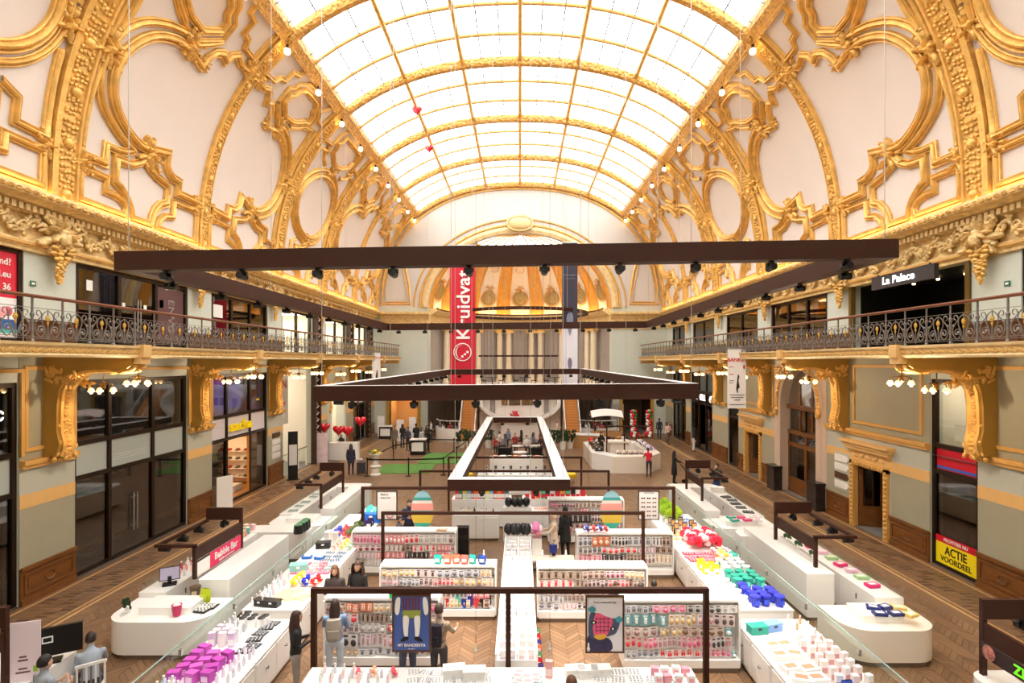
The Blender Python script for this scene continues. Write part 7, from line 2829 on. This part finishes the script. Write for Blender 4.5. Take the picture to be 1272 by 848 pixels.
m.grid([[(-1.2 + 2.4 * i / 6, -.75 + .75 * k, (2.15, 2.6, 2.15)[k] + .15 * math.sin(PI * i / 6)) for i in range(7)] for k in range(3)])
m.build('canopy', mat('canopy_cloth', (228, 214, 208), .7), t, 60)
t = thing('wood_counter', 'oak faced counter beside the cafe on the right', 'counter', (5.0, 41.2, .006), -.25)
slab(rrect(-1.1, 1.1, -.5, .5, (.02,) * 4), 0, .95, MATS['kiosk_oak'], t, 'body')
slab(rrect(-1.15, 1.15, -.55, .55, (.02,) * 4), .95, 1.0, M_WHITE, t, 'top')
M_BGREEN = mat('balloon_green', (40, 120, 40), .3, coat=.3)
for k, (x, nm) in enumerate(((9.45, 'left'), (10.75, 'right'))):
    t = thing('balloon_column', '%s of the two red and green balloon columns on the right' % nm, 'balloons', (x, 46.2, .006), 0, 'balloon columns')
    for i in range(9):
        for j in range(4):
            a = j * PI / 2 + i * .4
            m = MB()
            m.ell((.17 * math.cos(a), .17 * math.sin(a), .2 + i * .25), (.15, .15, .16), 8, 6)
            m.build('balloon', [M_RED, M_BGREEN, M_RED, mat('balloon_white', (236, 230, 226), .3)][(j + i // 2) % 4], t, 80)
t = thing('balloon_garland', 'red balloon garland swinging between the two columns', 'balloons', (10.1, 46.3, .006))
for i in range(9):
    m = MB()
    u = -1 + 2 * i / 8
    m.ell((u * .42, 0, .15 + .35 * u * u), (.13, .13, .14), 8, 6)
    m.build('balloon', M_RED if i % 3 else M_BGREEN, t, 80)
t = thing('kiosk_gantry', 'brown sign gantry over the ring kiosk', 'sign frame', (6.3, 34.6, .006))
for x in (-.9, .2):
    m = MB()
    m.bb(x - .04, x + .04, -.04, .04, 0, 2.3)
    m.build('post', M_BROWN, t)
m = MB()
m.bb(-.95, 1.8, -.04, .04, 2.3, 2.38)
m.build('rail', M_BROWN, t)
# ------------------------------------------------------------------ centre far: white counters, yellow stools, lounge
for i, x in enumerate((-2.8, -1.0, .8, 2.63)):
    t = thing('yellow_stool', 'round yellow stool under the lowest frame, %s from the left' % ORD[i], 'stool', (x, 29.3, .006), 0, 'yellow stools')
    m = MB()
    m.lathe([(.3, .28), (.33, .33), (.33, .47), (.26, .52), (.05, .53)], 14)
    m.build('seat', mat('stool_yellow', (240, 206, 30), .5), t, 50)
    for k in range(3):
        a = k * 2 * PI / 3
        m = MB()
        m.cyl((.22 * math.cos(a), .22 * math.sin(a), 0), (.18 * math.cos(a), .18 * math.sin(a), .3), .02, n=6)
        m.build('leg', M_STEEL, t)
drawer_counter('white far counter under the lowest frame, nearest of two', -2.0, 1.6, 26.2, 26.9, 0, 1.0, 4)
drawer_counter('white far counter under the lowest frame, farther of two', -1.7, 1.3, 31.0, 31.7, 0, 1.0, 4)
scatter('stand', [(240, 240, 240), (60, 60, 66)], 8, -1.8, 1.4, 26.3, 26.7, 1.01, 'nearest far counter', 121, 1.0, (90, 90, 96), .3, 8)
scatter('flatbox', [(220, 120, 60), WHT, (60, 60, 60)], 7, -1.6, 1.2, 31.1, 31.5, 1.01, 'second far counter', 122, 1.2, WHT, .3, 7)
def armchair(label, x, y, rz):
    t = thing('armchair', label, 'armchair', (x, y, .006), rz, 'black lounge armchairs')
    m = MB()
    m.bb(-.4, .4, -.4, .35, .12, .42)
    m.build('seat', M_BLACK, t)
    m = MB()
    m.prism([(.25, .3), (.42, .3), (.5, 1.0), (.4, 1.02)], lambda a, b, tt: (tt, a, b), -.42, .42)
    m.build('backrest', M_BLACK, t)
    for s in (-1, 1):
        m = MB()
        m.bb(s * .46 - .07, s * .46 + .07, -.4, .38, .12, .62)
        m.build('armrest', M_BLACK, t)
        for yy in (-.35, .3):
            m = MB()
            m.cyl((s * .4, yy, 0), (s * .4, yy, .12), .025, n=6)
            m.build('leg', M_STEEL, t)
armchair('black lounge armchair left under the lowest frame', -.95, 35.0, PI)
armchair('black lounge armchair right under the lowest frame', .95, 35.0, PI)
t = thing('cafe_table', 'small round white cafe table between the black armchairs', 'table', (0, 34.6, .006))
m = MB()
m.cyl((0, 0, .72), (0, 0, .75), .45, n=20)
m.build('tabletop', M_WHITE, t)
m = MB()
m.cyl((0, 0, 0), (0, 0, .72), .03)
m.cyl((0, 0, 0), (0, 0, .03), .25, n=14)
m.build('pedestal', M_STEEL, t)
for i, x in enumerate((-5.2, -2.4, .4, 3.0, 5.6)):
    t = thing('mezzanine_table', 'dark cafe table with chairs on the mezzanine, %s from the left' % ORD[i], 'table', (x, 47.9, 4.3), 0, 'mezzanine tables')
    m = MB()
    m.cyl((0, 0, .7), (0, 0, .74), .5, n=14)
    m.cyl((0, 0, 0), (0, 0, .7), .04)
    m.build('table', M_BLACK, t)
    for s in (-1, 1):
        m = MB()
        m.bb(s * .75 - .2, s * .75 + .2, -.2, .2, .42, .48)
        m.bb(s * .93 - .03, s * .93 + .03, -.2, .2, .48, .95)
        for a in (-.16, .16):
            for b in (-.16, .16):
                m.cyl((s * .75 + a, b, 0), (s * .75 + a, b, .42), .018, n=5)
        m.build('chair', M_BLACK, t)
# dark round lighting ring in front of the apse
m = MB()
m.bb(-3.6, 3.1, -.12, .12, 0, .14)
o = m.build('light_bar', M_BROWN, None, False, (.1, 47.0, 6.78))
tag(o, 'dark suspended light bar in front of the apse columns', 'light bar')
m = MB()
m.cyl((-3.5, 0, .16), (-3.5, 0, 14.0), .012, n=4)
m.cyl((3.0, 0, .16), (3.0, 0, 14.0), .012, n=4)
m.build('cable', M_CABLE, o)

scatter('tub', [(120, 80, 50), (200, 150, 90), WHT, BLK], 16, 4.9, 7.6, 37.9, 38.5, .96, 'back of the ring kiosk', 116, 1.6, (90, 60, 40), .3, 8)
scatter('bottle', [WHT, (150, 90, 60)], 14, 7.7, 8.2, 33.4, 36.8, .96, 'right edge of the ring kiosk', 117, 1.5, (60, 40, 30), .3, 2) if False else None
scatter('case', [(226, 214, 206), (90, 70, 60)], 5, 4.5, 7.8, 41.0, 41.3, 1.01, 'oak faced counter', 118, .9, WHT, .3, 5) if False else None
for i, (x, y) in enumerate(((-5.8, 45.9), (-5.6, 47.6), (-.2, 37.2), (1.0, 37.3), (6.6, 46.2), (6.6, 47.7))):
    t = thing('cafe_table', 'round cafe table among the seated guests, %s from the left' % ORD[i], 'table', (x, y, .006), 0, 'cafe tables')
    m = MB()
    m.cyl((0, 0, .72), (0, 0, .75), .38, n=16)
    m.build('tabletop', M_WHITE, t)
    m = MB()
    m.cyl((0, 0, 0), (0, 0, .72), .03)
    m.cyl((0, 0, 0), (0, 0, .03), .22, n=12)
    m.build('pedestal', M_BLACK, t)
# ------------------------------------------------------------------ people
def loft(m, rings, n=12):
    """rings: (centre, rx, ry) horizontal-ish ellipses stacked along a path"""
    rows = []
    for c, rx, ry in rings:
        rows.append([(c[0] + rx * math.cos(2 * PI * j / n), c[1] + ry * math.sin(2 * PI * j / n), c[2]) for j in range(n)])
    o = len(m.v)
    m.grid(rows, closed=True)
    k = len(rows)
    m.f.append([o + j for j in range(n)][::-1])
    m.f.append([o + (k - 1) * n + j for j in range(n)])
    m.mi += [0, 0]
def skinmat(c):
    return mat('skin_%d_%d_%d' % c, c, .55)
def clothmat(c, pattern=0):
    return mat('cloth_%d_%d_%d_%d' % (c + (pattern,)), c, .8, var=.6 if pattern else .12, vscale=14 if pattern else 5)
def make_person(label, x, y, yaw, H=1.68, top=(40, 40, 46), bottom=(44, 50, 70), shoes=(40, 34, 32), hair=(44, 30, 24), skin=(214, 168, 142),
                pose='stand', arms=('down', 'down'), hairstyle='short', coat=0.0, pattern=0, lean=0.0, group=None, z=.006, headtilt=0.0, pack=None, bag=None, sleeves=True):
    k = H / 1.7
    V = Vector
    seg = []                                    # (p0, p1, r0, r1, tag)
    hipz, kneez, ankz = (.92, .5, .09)
    if pose == 'sit':
        hip = V((0, 0, .53))
        legs = [(V((s * .1, 0, .53)), V((s * .12, -.42, .53)), V((s * .12, -.4, .1))) for s in (-1, 1)]
    elif pose == 'walk':
        hip = V((0, 0, .91))
        legs = [(V((-.09, 0, .9)), V((-.1, -.2, .52)), V((-.1, -.24, .1))), (V((.09, 0, .9)), V((.1, .08, .5)), V((.1, .36, .16)))]
    else:
        hip = V((0, 0, .92))
        legs = [(V((s * .095, 0, .9)), V((s * .105, -.015, .5)), V((s * .11, .02, .09))) for s in (-1, 1)]
    up = V((0, -math.sin(lean), math.cos(lean)))
    def T(h, dy=0.0):                           # point on the trunk axis at height h above the hip
        return hip + up * h + V((0, dy, 0))
    m = MB()
    loft(m, [(T(-.08), .13, .1), (T(0), .165, .115), (T(.1), .15, .105), (T(.2), .14, .1), (T(.32), .165, .112), (T(.42), .18, .108), (T(.49), .15, .09), (T(.53), .075, .065), (T(.58), .055, .055), (T(.63), .055, .055)], 14)
    seg.append((T(.08), T(.48), .16, .17, 'top'))
    seg.append((T(-.05), T(.02), .15, .15, 'bottom'))
    seg.append((T(.56), T(.62), .055, .055, 'skin'))
    hd = T(.70, -.02) + V((0, -headtilt * .06, -headtilt * .02))
    m.ell(hd, (.076, .095, .115), 14, 10)
    m.ell(hd + V((0, -.035, -.06)), (.052, .06, .055), 10, 6)       # jaw
    m.ell(hd + V((0, -.097, -.015)), (.014, .02, .026), 6, 5)       # nose
    seg.append((hd, hd + V((0, -.03, -.05)), .1, .07, 'skin'))
    if coat:
        loft(m, [(T(.2), .15, .11), (T(0), .18, .13), (T(-coat * .6), .195, .15), (T(-coat), .2, .155)], 14)
        seg.append((T(.1), T(-coat), .18, .2, 'top'))
    for (a, b, c), s in zip(legs, (-1, 1)):
        m.T = None
        m.cyl(a, b, .088, .062, 12)
        m.ell(b, (.062, .062, .062), 10, 6)
        m.cyl(b, c, .06, .042, 12)
        m.ell(a, (.09, .09, .09), 10, 6)
        seg.append((a, b, .09, .062, 'bottom'))
        seg.append((b, c, .06, .05, 'bottom'))
        f0, f1 = c + V((0, .03, -.045)), c + V((0, -.15, -.055))
        if pose == 'walk' and s > 0:
            f1 = c + V((0, -.1, -.1))
        m.ell((f0 + f1) / 2, (.045, .125, .042), 10, 6)
        m.ell(c, (.045, .05, .05), 8, 6)
        seg.append((f0, f1, .05, .045, 'shoes'))
    fingers = []
    for s, am in zip((-1, 1), arms):
        sh = T(.455) + V((s * .175, 0, 0))
        if am == 'down':
            el, wr = sh + V((s * .05, .03, -.28)), sh + V((s * .065, -.04, -.52))
        elif am == 'reach':
            el, wr = sh + V((s * .05, -.16, -.2)), sh + V((s * .02, -.4, -.24))
        elif am == 'hold':
            el, wr = sh + V((s * .05, -.02, -.28)), sh + V((-s * .05, -.25, -.2))
        elif am == 'up':
            el, wr = sh + V((s * .06, -.1, -.24)), sh + V((-s * .03, -.22, -.02))
        elif am == 'side':
            el, wr = sh + V((s * .2, -.06, -.18)), sh + V((s * .4, -.14, -.26))
        m.cyl(sh, el, .058, .045, 10)
        m.ell(sh, (.065, .062, .065), 10, 6)
        m.ell(el, (.045, .045, .045), 8, 6)
        m.cyl(el, wr, .044, .03, 10)
        d = (wr - el).normalized()
        pc = wr + d * .055
        Rm = d.to_track_quat('Z', 'X').to_matrix()
        m.ell(pc, (.04, .018, .05), 10, 6, Rm)
        seg.append((sh, el, .062, .046, 'top'))
        seg.append((el, wr, .046, .034, 'top' if sleeves else 'skin'))
        seg.append((wr + d * .02, pc + d * .04, .03, .04, 'skin'))
        for q, L in ((-.03, .062), (-.01, .075), (.011, .07), (.03, .055)):
            b0 = pc + Rm @ V((q, 0, .035))
            b1 = b0 + Rm @ V((q * .1, -.008, L * .55))
            b2 = b1 + Rm @ V((0, -.03, L * .4))
            fingers.append(([b0, b1, b2], [.0095, .009, .007]))
        b0 = pc + Rm @ V((-s * .036, 0, -.015))
        fingers.append(([b0, b0 + Rm @ V((-s * .025, -.012, .03)), b0 + Rm @ V((-s * .03, -.025, .055))], [.011, .0105, .008]))
    me = m.mesh('person_raw', [])
    ob = bpy.data.objects.new('person_raw', me)
    md = ob.modifiers.new('r', 'REMESH')
    md.mode = 'VOXEL'
    md.voxel_size = .02
    sm_ = ob.modifiers.new('s', 'SMOOTH')
    sm_.iterations = 3
    sm_.factor = .5
    me2 = bake(ob)
    bpy.data.meshes.remove(me)
    nv = len(me2.vertices)
    co = np.zeros(nv * 3)
    me2.vertices.foreach_get('co', co)
    co = co.reshape(-1, 3)
    faces = [list(p.vertices) for p in me2.polygons]
    bpy.data.meshes.remove(me2)
    cen = np.array([co[f].mean(axis=0) for f in faces])
    tags = ['skin', 'top', 'bottom', 'shoes']
    best = np.full(len(cen), 1e9)
    mi = np.zeros(len(cen), int)
    for p0, p1, r0, r1, tg in seg:
        a, b = np.array(p0), np.array(p1)
        ab = b - a
        tt = np.clip(((cen - a) @ ab) / max(ab @ ab, 1e-9), 0, 1)
        dist = np.linalg.norm(cen - (a + tt[:, None] * ab), axis=1) / (r0 + (r1 - r0) * tt)
        w = dist < best
        best[w] = dist[w]
        mi[w] = tags.index(tg)
    B = MB()
    B.v = [tuple(p) for p in co]
    B.f = faces
    B.mi = [int(q) for q in mi]
    for pts, rr in fingers:
        B.tube(pts, rr, 5, mi=0)
    for s in (-1, 1):                            # eyes, ears, mouth
        B.ell(hd + V((s * .03, -.083, .012)), (.014, .008, .007), 6, 4, mi=4)
        B.ell(hd + V((s * .032, -.084, .03)), (.018, .006, .004), 6, 4, mi=5)
        B.ell(hd + V((s * .077, 0, -.005)), (.01, .02, .03), 6, 4, mi=0)
    B.ell(hd + V((0, -.088, -.055)), (.024, .008, .007), 6, 4, mi=6)
    hm = mat('hair_%d_%d_%d' % hair, hair, .6, var=.25, vscale=30, stretch=(8, 8, 1))
    mats = [skinmat(skin), clothmat(top, pattern), clothmat(bottom), mat('shoe_%d_%d_%d' % shoes, shoes, .5), mat('eye_dark', (36, 28, 26), .3), hm, mat('lip', (176, 96, 90), .5)]
    o = B.build('person', mats, None, 60, (x, y, z), yaw)
    o.scale = (k, k, k)
    tag(o, label, 'person', group)
    # hair as a child mesh
    h = MB()
    rows = []
    for i in range(9):
        ph = PI / 2 - (PI * .62) * i / 8
        row = []
        for j in range(16):
            t_ = 2 * PI * j / 16
            fx = math.cos(t_)
            back = math.sin(t_)                 # +1 back, -1 face
            lim = ph if back > -.25 else max(ph, .32)
            row.append((hd.x + .088 * math.cos(lim) * fx, hd.y + .012 + .104 * math.cos(lim) * back, hd.z + .012 + .122 * math.sin(lim)))
        rows.append(row)
    h.grid(rows, closed=True)
    if hairstyle in ('long', 'curly'):
        dn = .34 if hairstyle == 'long' else .28
        wd = .085 if hairstyle == 'long' else .13
        rws = []
        for i in range(7):
            z_ = hd.z + .05 - (dn + .05) * i / 6
            kk = 1 + (.25 * math.sin(PI * i / 6))
            row = []
            for j in range(11):
                a = PI * (-.12 + 1.24 * j / 10)
                row.append((hd.x + wd * kk * math.cos(a), hd.y + .01 + (.1 if hairstyle == 'long' else .12) * kk * math.sin(a) + .02 * i / 6, z_))
            row += [(p[0] * .86 + hd.x * .14, p[1] - .02, p[2]) for p in row[::-1]]
            rws.append(row)
        h.grid(rws, closed=True)
        e = len(h.v) - 22
        h.f.append(list(range(e, e + 22)))
        h.mi.append(0)
    h.build('hair', hm, o, 60)
    if pack:
        b = MB()
        c = T(.3, .17)
        rows = []
        for i in range(7):
            q = -.2 + .4 * i / 6
            kk = math.sqrt(max(.05, 1 - (q / .24) ** 2))
            rows.append([(c.x + .15 * (.7 + .3 * kk) * math.cos(a), c.y + .075 * (.5 + .5 * kk) * math.sin(a), c.z + q) for a in np.linspace(0, 2 * PI, 15)[:-1]])
        b.grid(rows, closed=True)
        b.f += [list(range(14)), list(range(84, 98))]
        b.mi += [0, 0]
        b.box(c.x, c.y + .07, c.z - .06, .2, .05, .14)
        for s in (-1, 1):
            b.tube([(s * .1, c.y - .05, c.z + .16), (s * .12, c.y - .18, c.z + .2), (s * .125, c.y - .3, c.z + .08), (s * .12, c.y - .18, c.z - .15), (s * .1, c.y - .04, c.z - .16)], .014, 5)
        b.build('backpack', clothmat(pack), o, 50)
    if bag:
        b = MB()
        w_ = T(.455) + V((.175 + .065, -.04, -.52))
        b.prism([(-.11, -.3), (.11, -.3), (.13, -.06), (-.13, -.06)], lambda a, bb, tt: (w_.x + tt, w_.y + a, w_.z + bb), -.045, .045)
        b.tube([(w_.x, w_.y - .08, w_.z - .06), (w_.x, w_.y, w_.z + .0), (w_.x, w_.y + .08, w_.z - .06)], .008, 5)
        b.build('handbag', clothmat(bag), o)
    return o
# yaw 0 faces the camera; PI faces away; +PI/2 faces the picture's right
RT, LT, AWAY = PI / 2, -PI / 2, PI
make_person('woman with long brown hair, black top and grey trousers beside the front left gondola', -4.2, 10.4, RT + .4, 1.66, (30, 28, 30), (150, 140, 136), arms=('hold', 'hold'), hairstyle='long', hair=(58, 34, 24))
make_person('woman in a blue denim jacket with a grey backpack at the front left gondola', -3.62, 10.85, AWAY + .2, 1.68, (116, 146, 186), (196, 206, 220), arms=('up', 'reach'), hairstyle='long', hair=(52, 30, 22), pack=(170, 160, 150))
make_person('young woman in a dark jacket and white top behind the front left gondola', -4.25, 12.75, .1, 1.66, (70, 60, 58), (50, 50, 60), arms=('hold', 'down'), hairstyle='long', hair=(112, 72, 50))
make_person('woman with curly dark hair holding a pale round thing behind the front left gondola', -3.78, 12.95, -.15, 1.68, (38, 34, 34), (44, 44, 50), arms=('hold', 'hold'), hairstyle='curly', hair=(72, 48, 38))
make_person('person in a floral shirt with a dark backpack below the blue poster', -1.55, 10.6, AWAY - .3, 1.7, (170, 150, 130), (60, 60, 66), arms=('reach', 'down'), hair=(70, 50, 40), pattern=1, pack=(36, 28, 40))
make_person('person in a pale grey jacket beside the floral shirt', -2.15, 10.65, AWAY + .5, 1.66, (196, 196, 204), (70, 76, 96), arms=('reach', 'reach'), hair=(60, 42, 34), hairstyle='long')
make_person('woman with short blonde hair in a long beige coat reaching to the left', 1.05, 17.2, LT, 1.64, (214, 194, 172), (26, 26, 28), arms=('reach', 'reach'), hair=(232, 214, 170), coat=.28, bag=(30, 50, 130))
make_person('person dressed all in black behind the beige coat', 1.45, 17.75, AWAY + .5, 1.7, (24, 23, 24), (22, 22, 24), arms=('hold', 'down'), hairstyle='long', hair=(24, 20, 20), coat=.3)
make_person('man in a navy jacket looking down beside the left egg board', -3.72, 18.6, .5, 1.74, (40, 46, 76), (40, 44, 60), arms=('hold', 'hold'), hair=(52, 36, 28), headtilt=1)
make_person('child in a patterned jacket in front of the navy jacket man', -3.95, 18.1, RT, 1.3, (120, 110, 124), (60, 70, 100), arms=('reach', 'reach'), hair=(80, 56, 40), pattern=1)
make_person('dark haired child behind the front right gondola, leftmost of three', 2.17, 12.55, .2, 1.36, (60, 40, 44), arms=('down', 'hold'), hair=(46, 30, 26))
make_person('dark haired child behind the front right gondola, middle of three', 2.72, 12.55, -.2, 1.33, (120, 30, 40), arms=('hold', 'hold'), hair=(40, 26, 24))
make_person('dark haired child behind the front right gondola, rightmost of three', 3.05, 12.65, AWAY, 1.36, (36, 34, 40), arms=('down', 'down'), hair=(34, 24, 22))
make_person('person with brown hair at the bottom edge right of the centre', .76, 8.2, AWAY, 1.68, (90, 60, 60), arms=('hold', 'hold'), hair=(96, 56, 40))
# seated man on a slatted white chair
t = thing('slat_chair', 'white slatted chair under the man in the grey shirt', 'chair', (-7.88, 10.2, .006), LT - .9 + PI * 0)
m = MB()
m.bb(-.22, .22, -.22, .22, .42, .46)
m.build('seat', M_WHITE, t)
for s in (-1, 1):
    for yy in (-.19, .19):
        m = MB()
        m.cyl((s * .19, yy, 0), (s * .19, yy, .42), .018, n=6)
        m.build('leg', M_WHITE, t)
for i in range(7):
    m = MB()
    x = -.2 + i * .4 / 6
    m.bb(x - .016, x + .016, .2, .225, .46, .9)
    m.build('back_slat', M_WHITE if i % 2 == 0 else mat('grey_slat', (120, 112, 110), .5), t)
m = MB()
m.bb(-.23, .23, .195, .23, .88, .93)
m.build('top_rail', M_WHITE, t)
make_person('man in a grey shirt sitting on the slatted chair with his back turned', -7.88, 10.2, LT - .9, 1.74, (158, 166, 180), (34, 34, 40), pose='sit', arms=('reach', 'hold'), hair=(46, 30, 26), lean=.3, z=-.03)
make_person('dark haired person in grey holding a tablet at the lower left corner', -7.5, 8.75, AWAY - .4, 1.7, (150, 156, 166), (40, 40, 46), arms=('hold', 'hold'), hair=(30, 22, 22))
make_person('woman in a dark coat pulling a trolley on the left aisle', -9.5, 31.2, AWAY, 1.7, (36, 40, 62), (30, 32, 44), pose='stand', arms=('down', 'down'), hairstyle='long', hair=(46, 30, 24), coat=.25)
t = thing('shopping_trolley', 'small dark shopping trolley beside the woman on the left aisle', 'trolley', (-8.95, 31.3, .006))
m = MB()
m.prism([(-.18, .1), (.18, .1), (.22, .7), (-.2, .7)], lambda a, b, tt: (tt, a, b), -.2, .2)
m.build('bag', clothmat((60, 60, 66)), t)
m = MB()
m.tube([(-.15, .2, .1), (-.15, .28, 1.0), (.15, .28, 1.0), (.15, .2, .1)], .015, 6)
m.build('handle', M_STEEL, t)
for s in (-1, 1):
    m = MB()
    m.cyl((s * .2, .15, .08), (s * .24, .15, .08), .08, n=12)
    m.build('wheel', M_BLACK, t)
# group by the machine
pos = [(490, 558), (500, 556), (507, 560), (517, 556), (524, 560), (532, 559)]
cols = [(110, 96, 84), (36, 34, 36), (60, 66, 90), (30, 30, 34), (190, 186, 186), (28, 26, 28)]
for i, (px, py) in enumerate(pos):
    x, y = fl(px, py)
    make_person('standing person in the waiting group on the left, %s from the left' % ORD[i], x, y, [.3, 2.8, -.5, 3.3, 1.0, -1.2][i], [1.66, 1.72, 1.68, 1.76, 1.64, 1.78][i], cols[i], (40, 40, 50), arms=('down', 'hold' if i % 2 else 'down'), coat=.25 if i in (0, 3, 5) else 0, hairstyle='long' if i in (1, 4) else 'short', group='waiting group on the left')
make_person('person in a long black coat behind a pushchair on the right', 8.05, 29.0, RT, 1.68, (26, 26, 28), (30, 28, 30), arms=('reach', 'reach'), coat=.45, hair=(40, 30, 28), hairstyle='long')
make_person('person in a red jacket bending at the ring kiosk', 7.1, 30.6, AWAY, 1.6, (206, 24, 50), (60, 50, 60), arms=('reach', 'reach'), lean=.35, hair=(60, 40, 34))
make_person('person in a dark jacket and blue jeans walking along the right aisle', 8.85, 25.0, LT + .5, 1.76, (34, 36, 44), (50, 76, 130), pose='walk', arms=('hold', 'reach'), hair=(40, 30, 26), pack=(40, 40, 44))
x, y = fl(830, 552)
make_person('person in a pale pink top walking in the far right aisle', x, y, .3, 1.7, (224, 190, 184), (90, 70, 70), pose='walk', arms=('down', 'hold'), hair=(60, 40, 34), hairstyle='long')
x, y = fl(819, 546)
make_person('person in dark clothes in the far right aisle', x, y, AWAY, 1.72, (40, 42, 54), (36, 36, 42), hair=(50, 40, 36))
x, y = fl(692, 550)
make_person('person in a beige jacket and black trousers beside the cafe shrubs', x, y, RT, 1.72, (206, 186, 164), (26, 26, 30), arms=('hold', 'down'), hair=(120, 100, 86))
make_person('figure in a white top behind the slim right shop window', 13.9, 33.85, LT, 1.7, (230, 224, 220), (210, 180, 140), hair=(230, 190, 70))
make_person('person in dark clothes standing at the clothing shop door', 12.3, 39.4, RT, 1.7, (40, 40, 44), (206, 202, 200), hair=(36, 28, 26), hairstyle='long')
make_person('person behind the white promotion desk with heart balloons', -11.9, 36.95, .2, 1.5, (36, 34, 38), (36, 36, 42), arms=('hold', 'hold'), hair=(36, 26, 24), hairstyle='long')
x, y = 5.6, 35.6
make_person('shop assistant in black inside the ring kiosk', 5.35, 36.6, .3, 1.7, (40, 30, 30), (36, 34, 38), arms=('hold', 'hold'), hair=(40, 28, 24), hairstyle='long')
# pushchair
t = thing('pushchair', 'dark pushchair with a turquoise seat on the right aisle', 'pushchair', (8.95, 28.9, .006), RT)
m = MB()
m.prism([(-.25, .4), (.2, .4), (.32, .95), (.24, .97), (.12, .5), (-.25, .5)], lambda a, b, tt: (tt, a, b), -.2, .2)
m.build('seat', clothmat((40, 110, 130)), t)
m = MB()
m.grid([[(q, .28 - .3 * math.sin(a), .8 + .3 * math.cos(a)) for q in (-.22, 0, .22)] for a in np.linspace(-.6, 1.5, 7)])
m.build('hood', M_BLACK, t, 60)
m = MB()
for s in (-1, 1):
    m.tube([(s * .22, .55, 1.0), (s * .22, .2, .5), (s * .22, -.35, .1)], .015, 6)
    m.tube([(s * .22, .1, .45), (s * .22, .38, .1)], .015, 6)
m.tube([(-.22, .55, 1.0), (.22, .55, 1.0)], .018, 6)
m.build('frame', M_BLACK, t)
for s in (-1, 1):
    for yy in (-.35, .38):
        m = MB()
        m.cyl((s * .2, yy, .1), (s * .25, yy, .1), .1, n=14)
        m.build('wheel', M_BLACK, t)
# cafe guests at the far end
rd = random.Random(31)
guest = []
for i, c in enumerate([(226, 220, 216), (60, 50, 50), (170, 60, 60), (120, 130, 150)]):
    guest.append(make_person('cafe guest template', 0, 0, 0, 1.68, c, (50, 50, 58), pose='sit', arms=('hold', 'hold'), hair=[(60, 40, 30), (30, 24, 22), (150, 120, 80), (80, 60, 50)][i], hairstyle='long' if i % 2 else 'short'))
spots = [(-6.3, 45.5), (-5.35, 44.85), (-5.9, 46.9), (-4.9, 46.5), (-5.3, 48.2), (-6.3, 48.6), (-6.9, 47.9), (-6.7, 46.4), (-7.6, 47.6), (-7.4, 44.0),
         (-1.75, 38.2), (-1.05, 38.9), (.45, 38.3), (1.45, 38.1), (-.35, 39.6), (.95, 39.9), (-1.5, 40.4), (.1, 41.2), (1.5, 41.4), (-.9, 42.0),
         (5.5, 46.4), (6.2, 45.6), (6.9, 47.0), (7.6, 46.0), (5.9, 47.8), (7.4, 48.2), (6.6, 48.6), (5.2, 48.5), (7.8, 44.4), (6.0, 44.3)]
st = MB()
st.cyl((0, 0, .43), (0, 0, .47), .2, n=12)
st.cyl((0, 0, 0), (0, 0, .43), .03, n=6)
st.cyl((0, 0, 0), (0, 0, .02), .16, n=10)
ME_STOOL = st.mesh('cafe_stool', M_WOODDK, 40)
shirt = ['white', 'dark', 'red', 'grey blue']
for i, (x, y) in enumerate(spots):
    place_ = 'far left cafe' if i < 10 else ('lounge under the lowest frame' if i < 20 else 'far right cafe')
    lb = 'guest in %s at the %s, %s from the left' % (shirt[i % 4], place_, ORD[sorted(q[0] for q in spots[i // 10 * 10:i // 10 * 10 + 10]).index(x)])
    if i < 4:
        o = guest[i]
        o.location, o.rotation_euler = (x, y, -.03), (0, 0, rd.uniform(-2, 2))
        o['label'] = lb
        o['group'] = 'seated cafe guests'
    else:
        o = dup(guest[i % 4], (x, y, -.03), rd.uniform(-2, 2), lb)
        o['group'] = 'seated cafe guests'
    s = place('cafe_stool', ME_STOOL, None, (x, y, .006))
    tag(s, 'dark stool under the %s seated guest of the %s' % (ORD[i % 10], place_), 'stool', 'cafe stools')

bpy.data.scenes.remove(TMP)
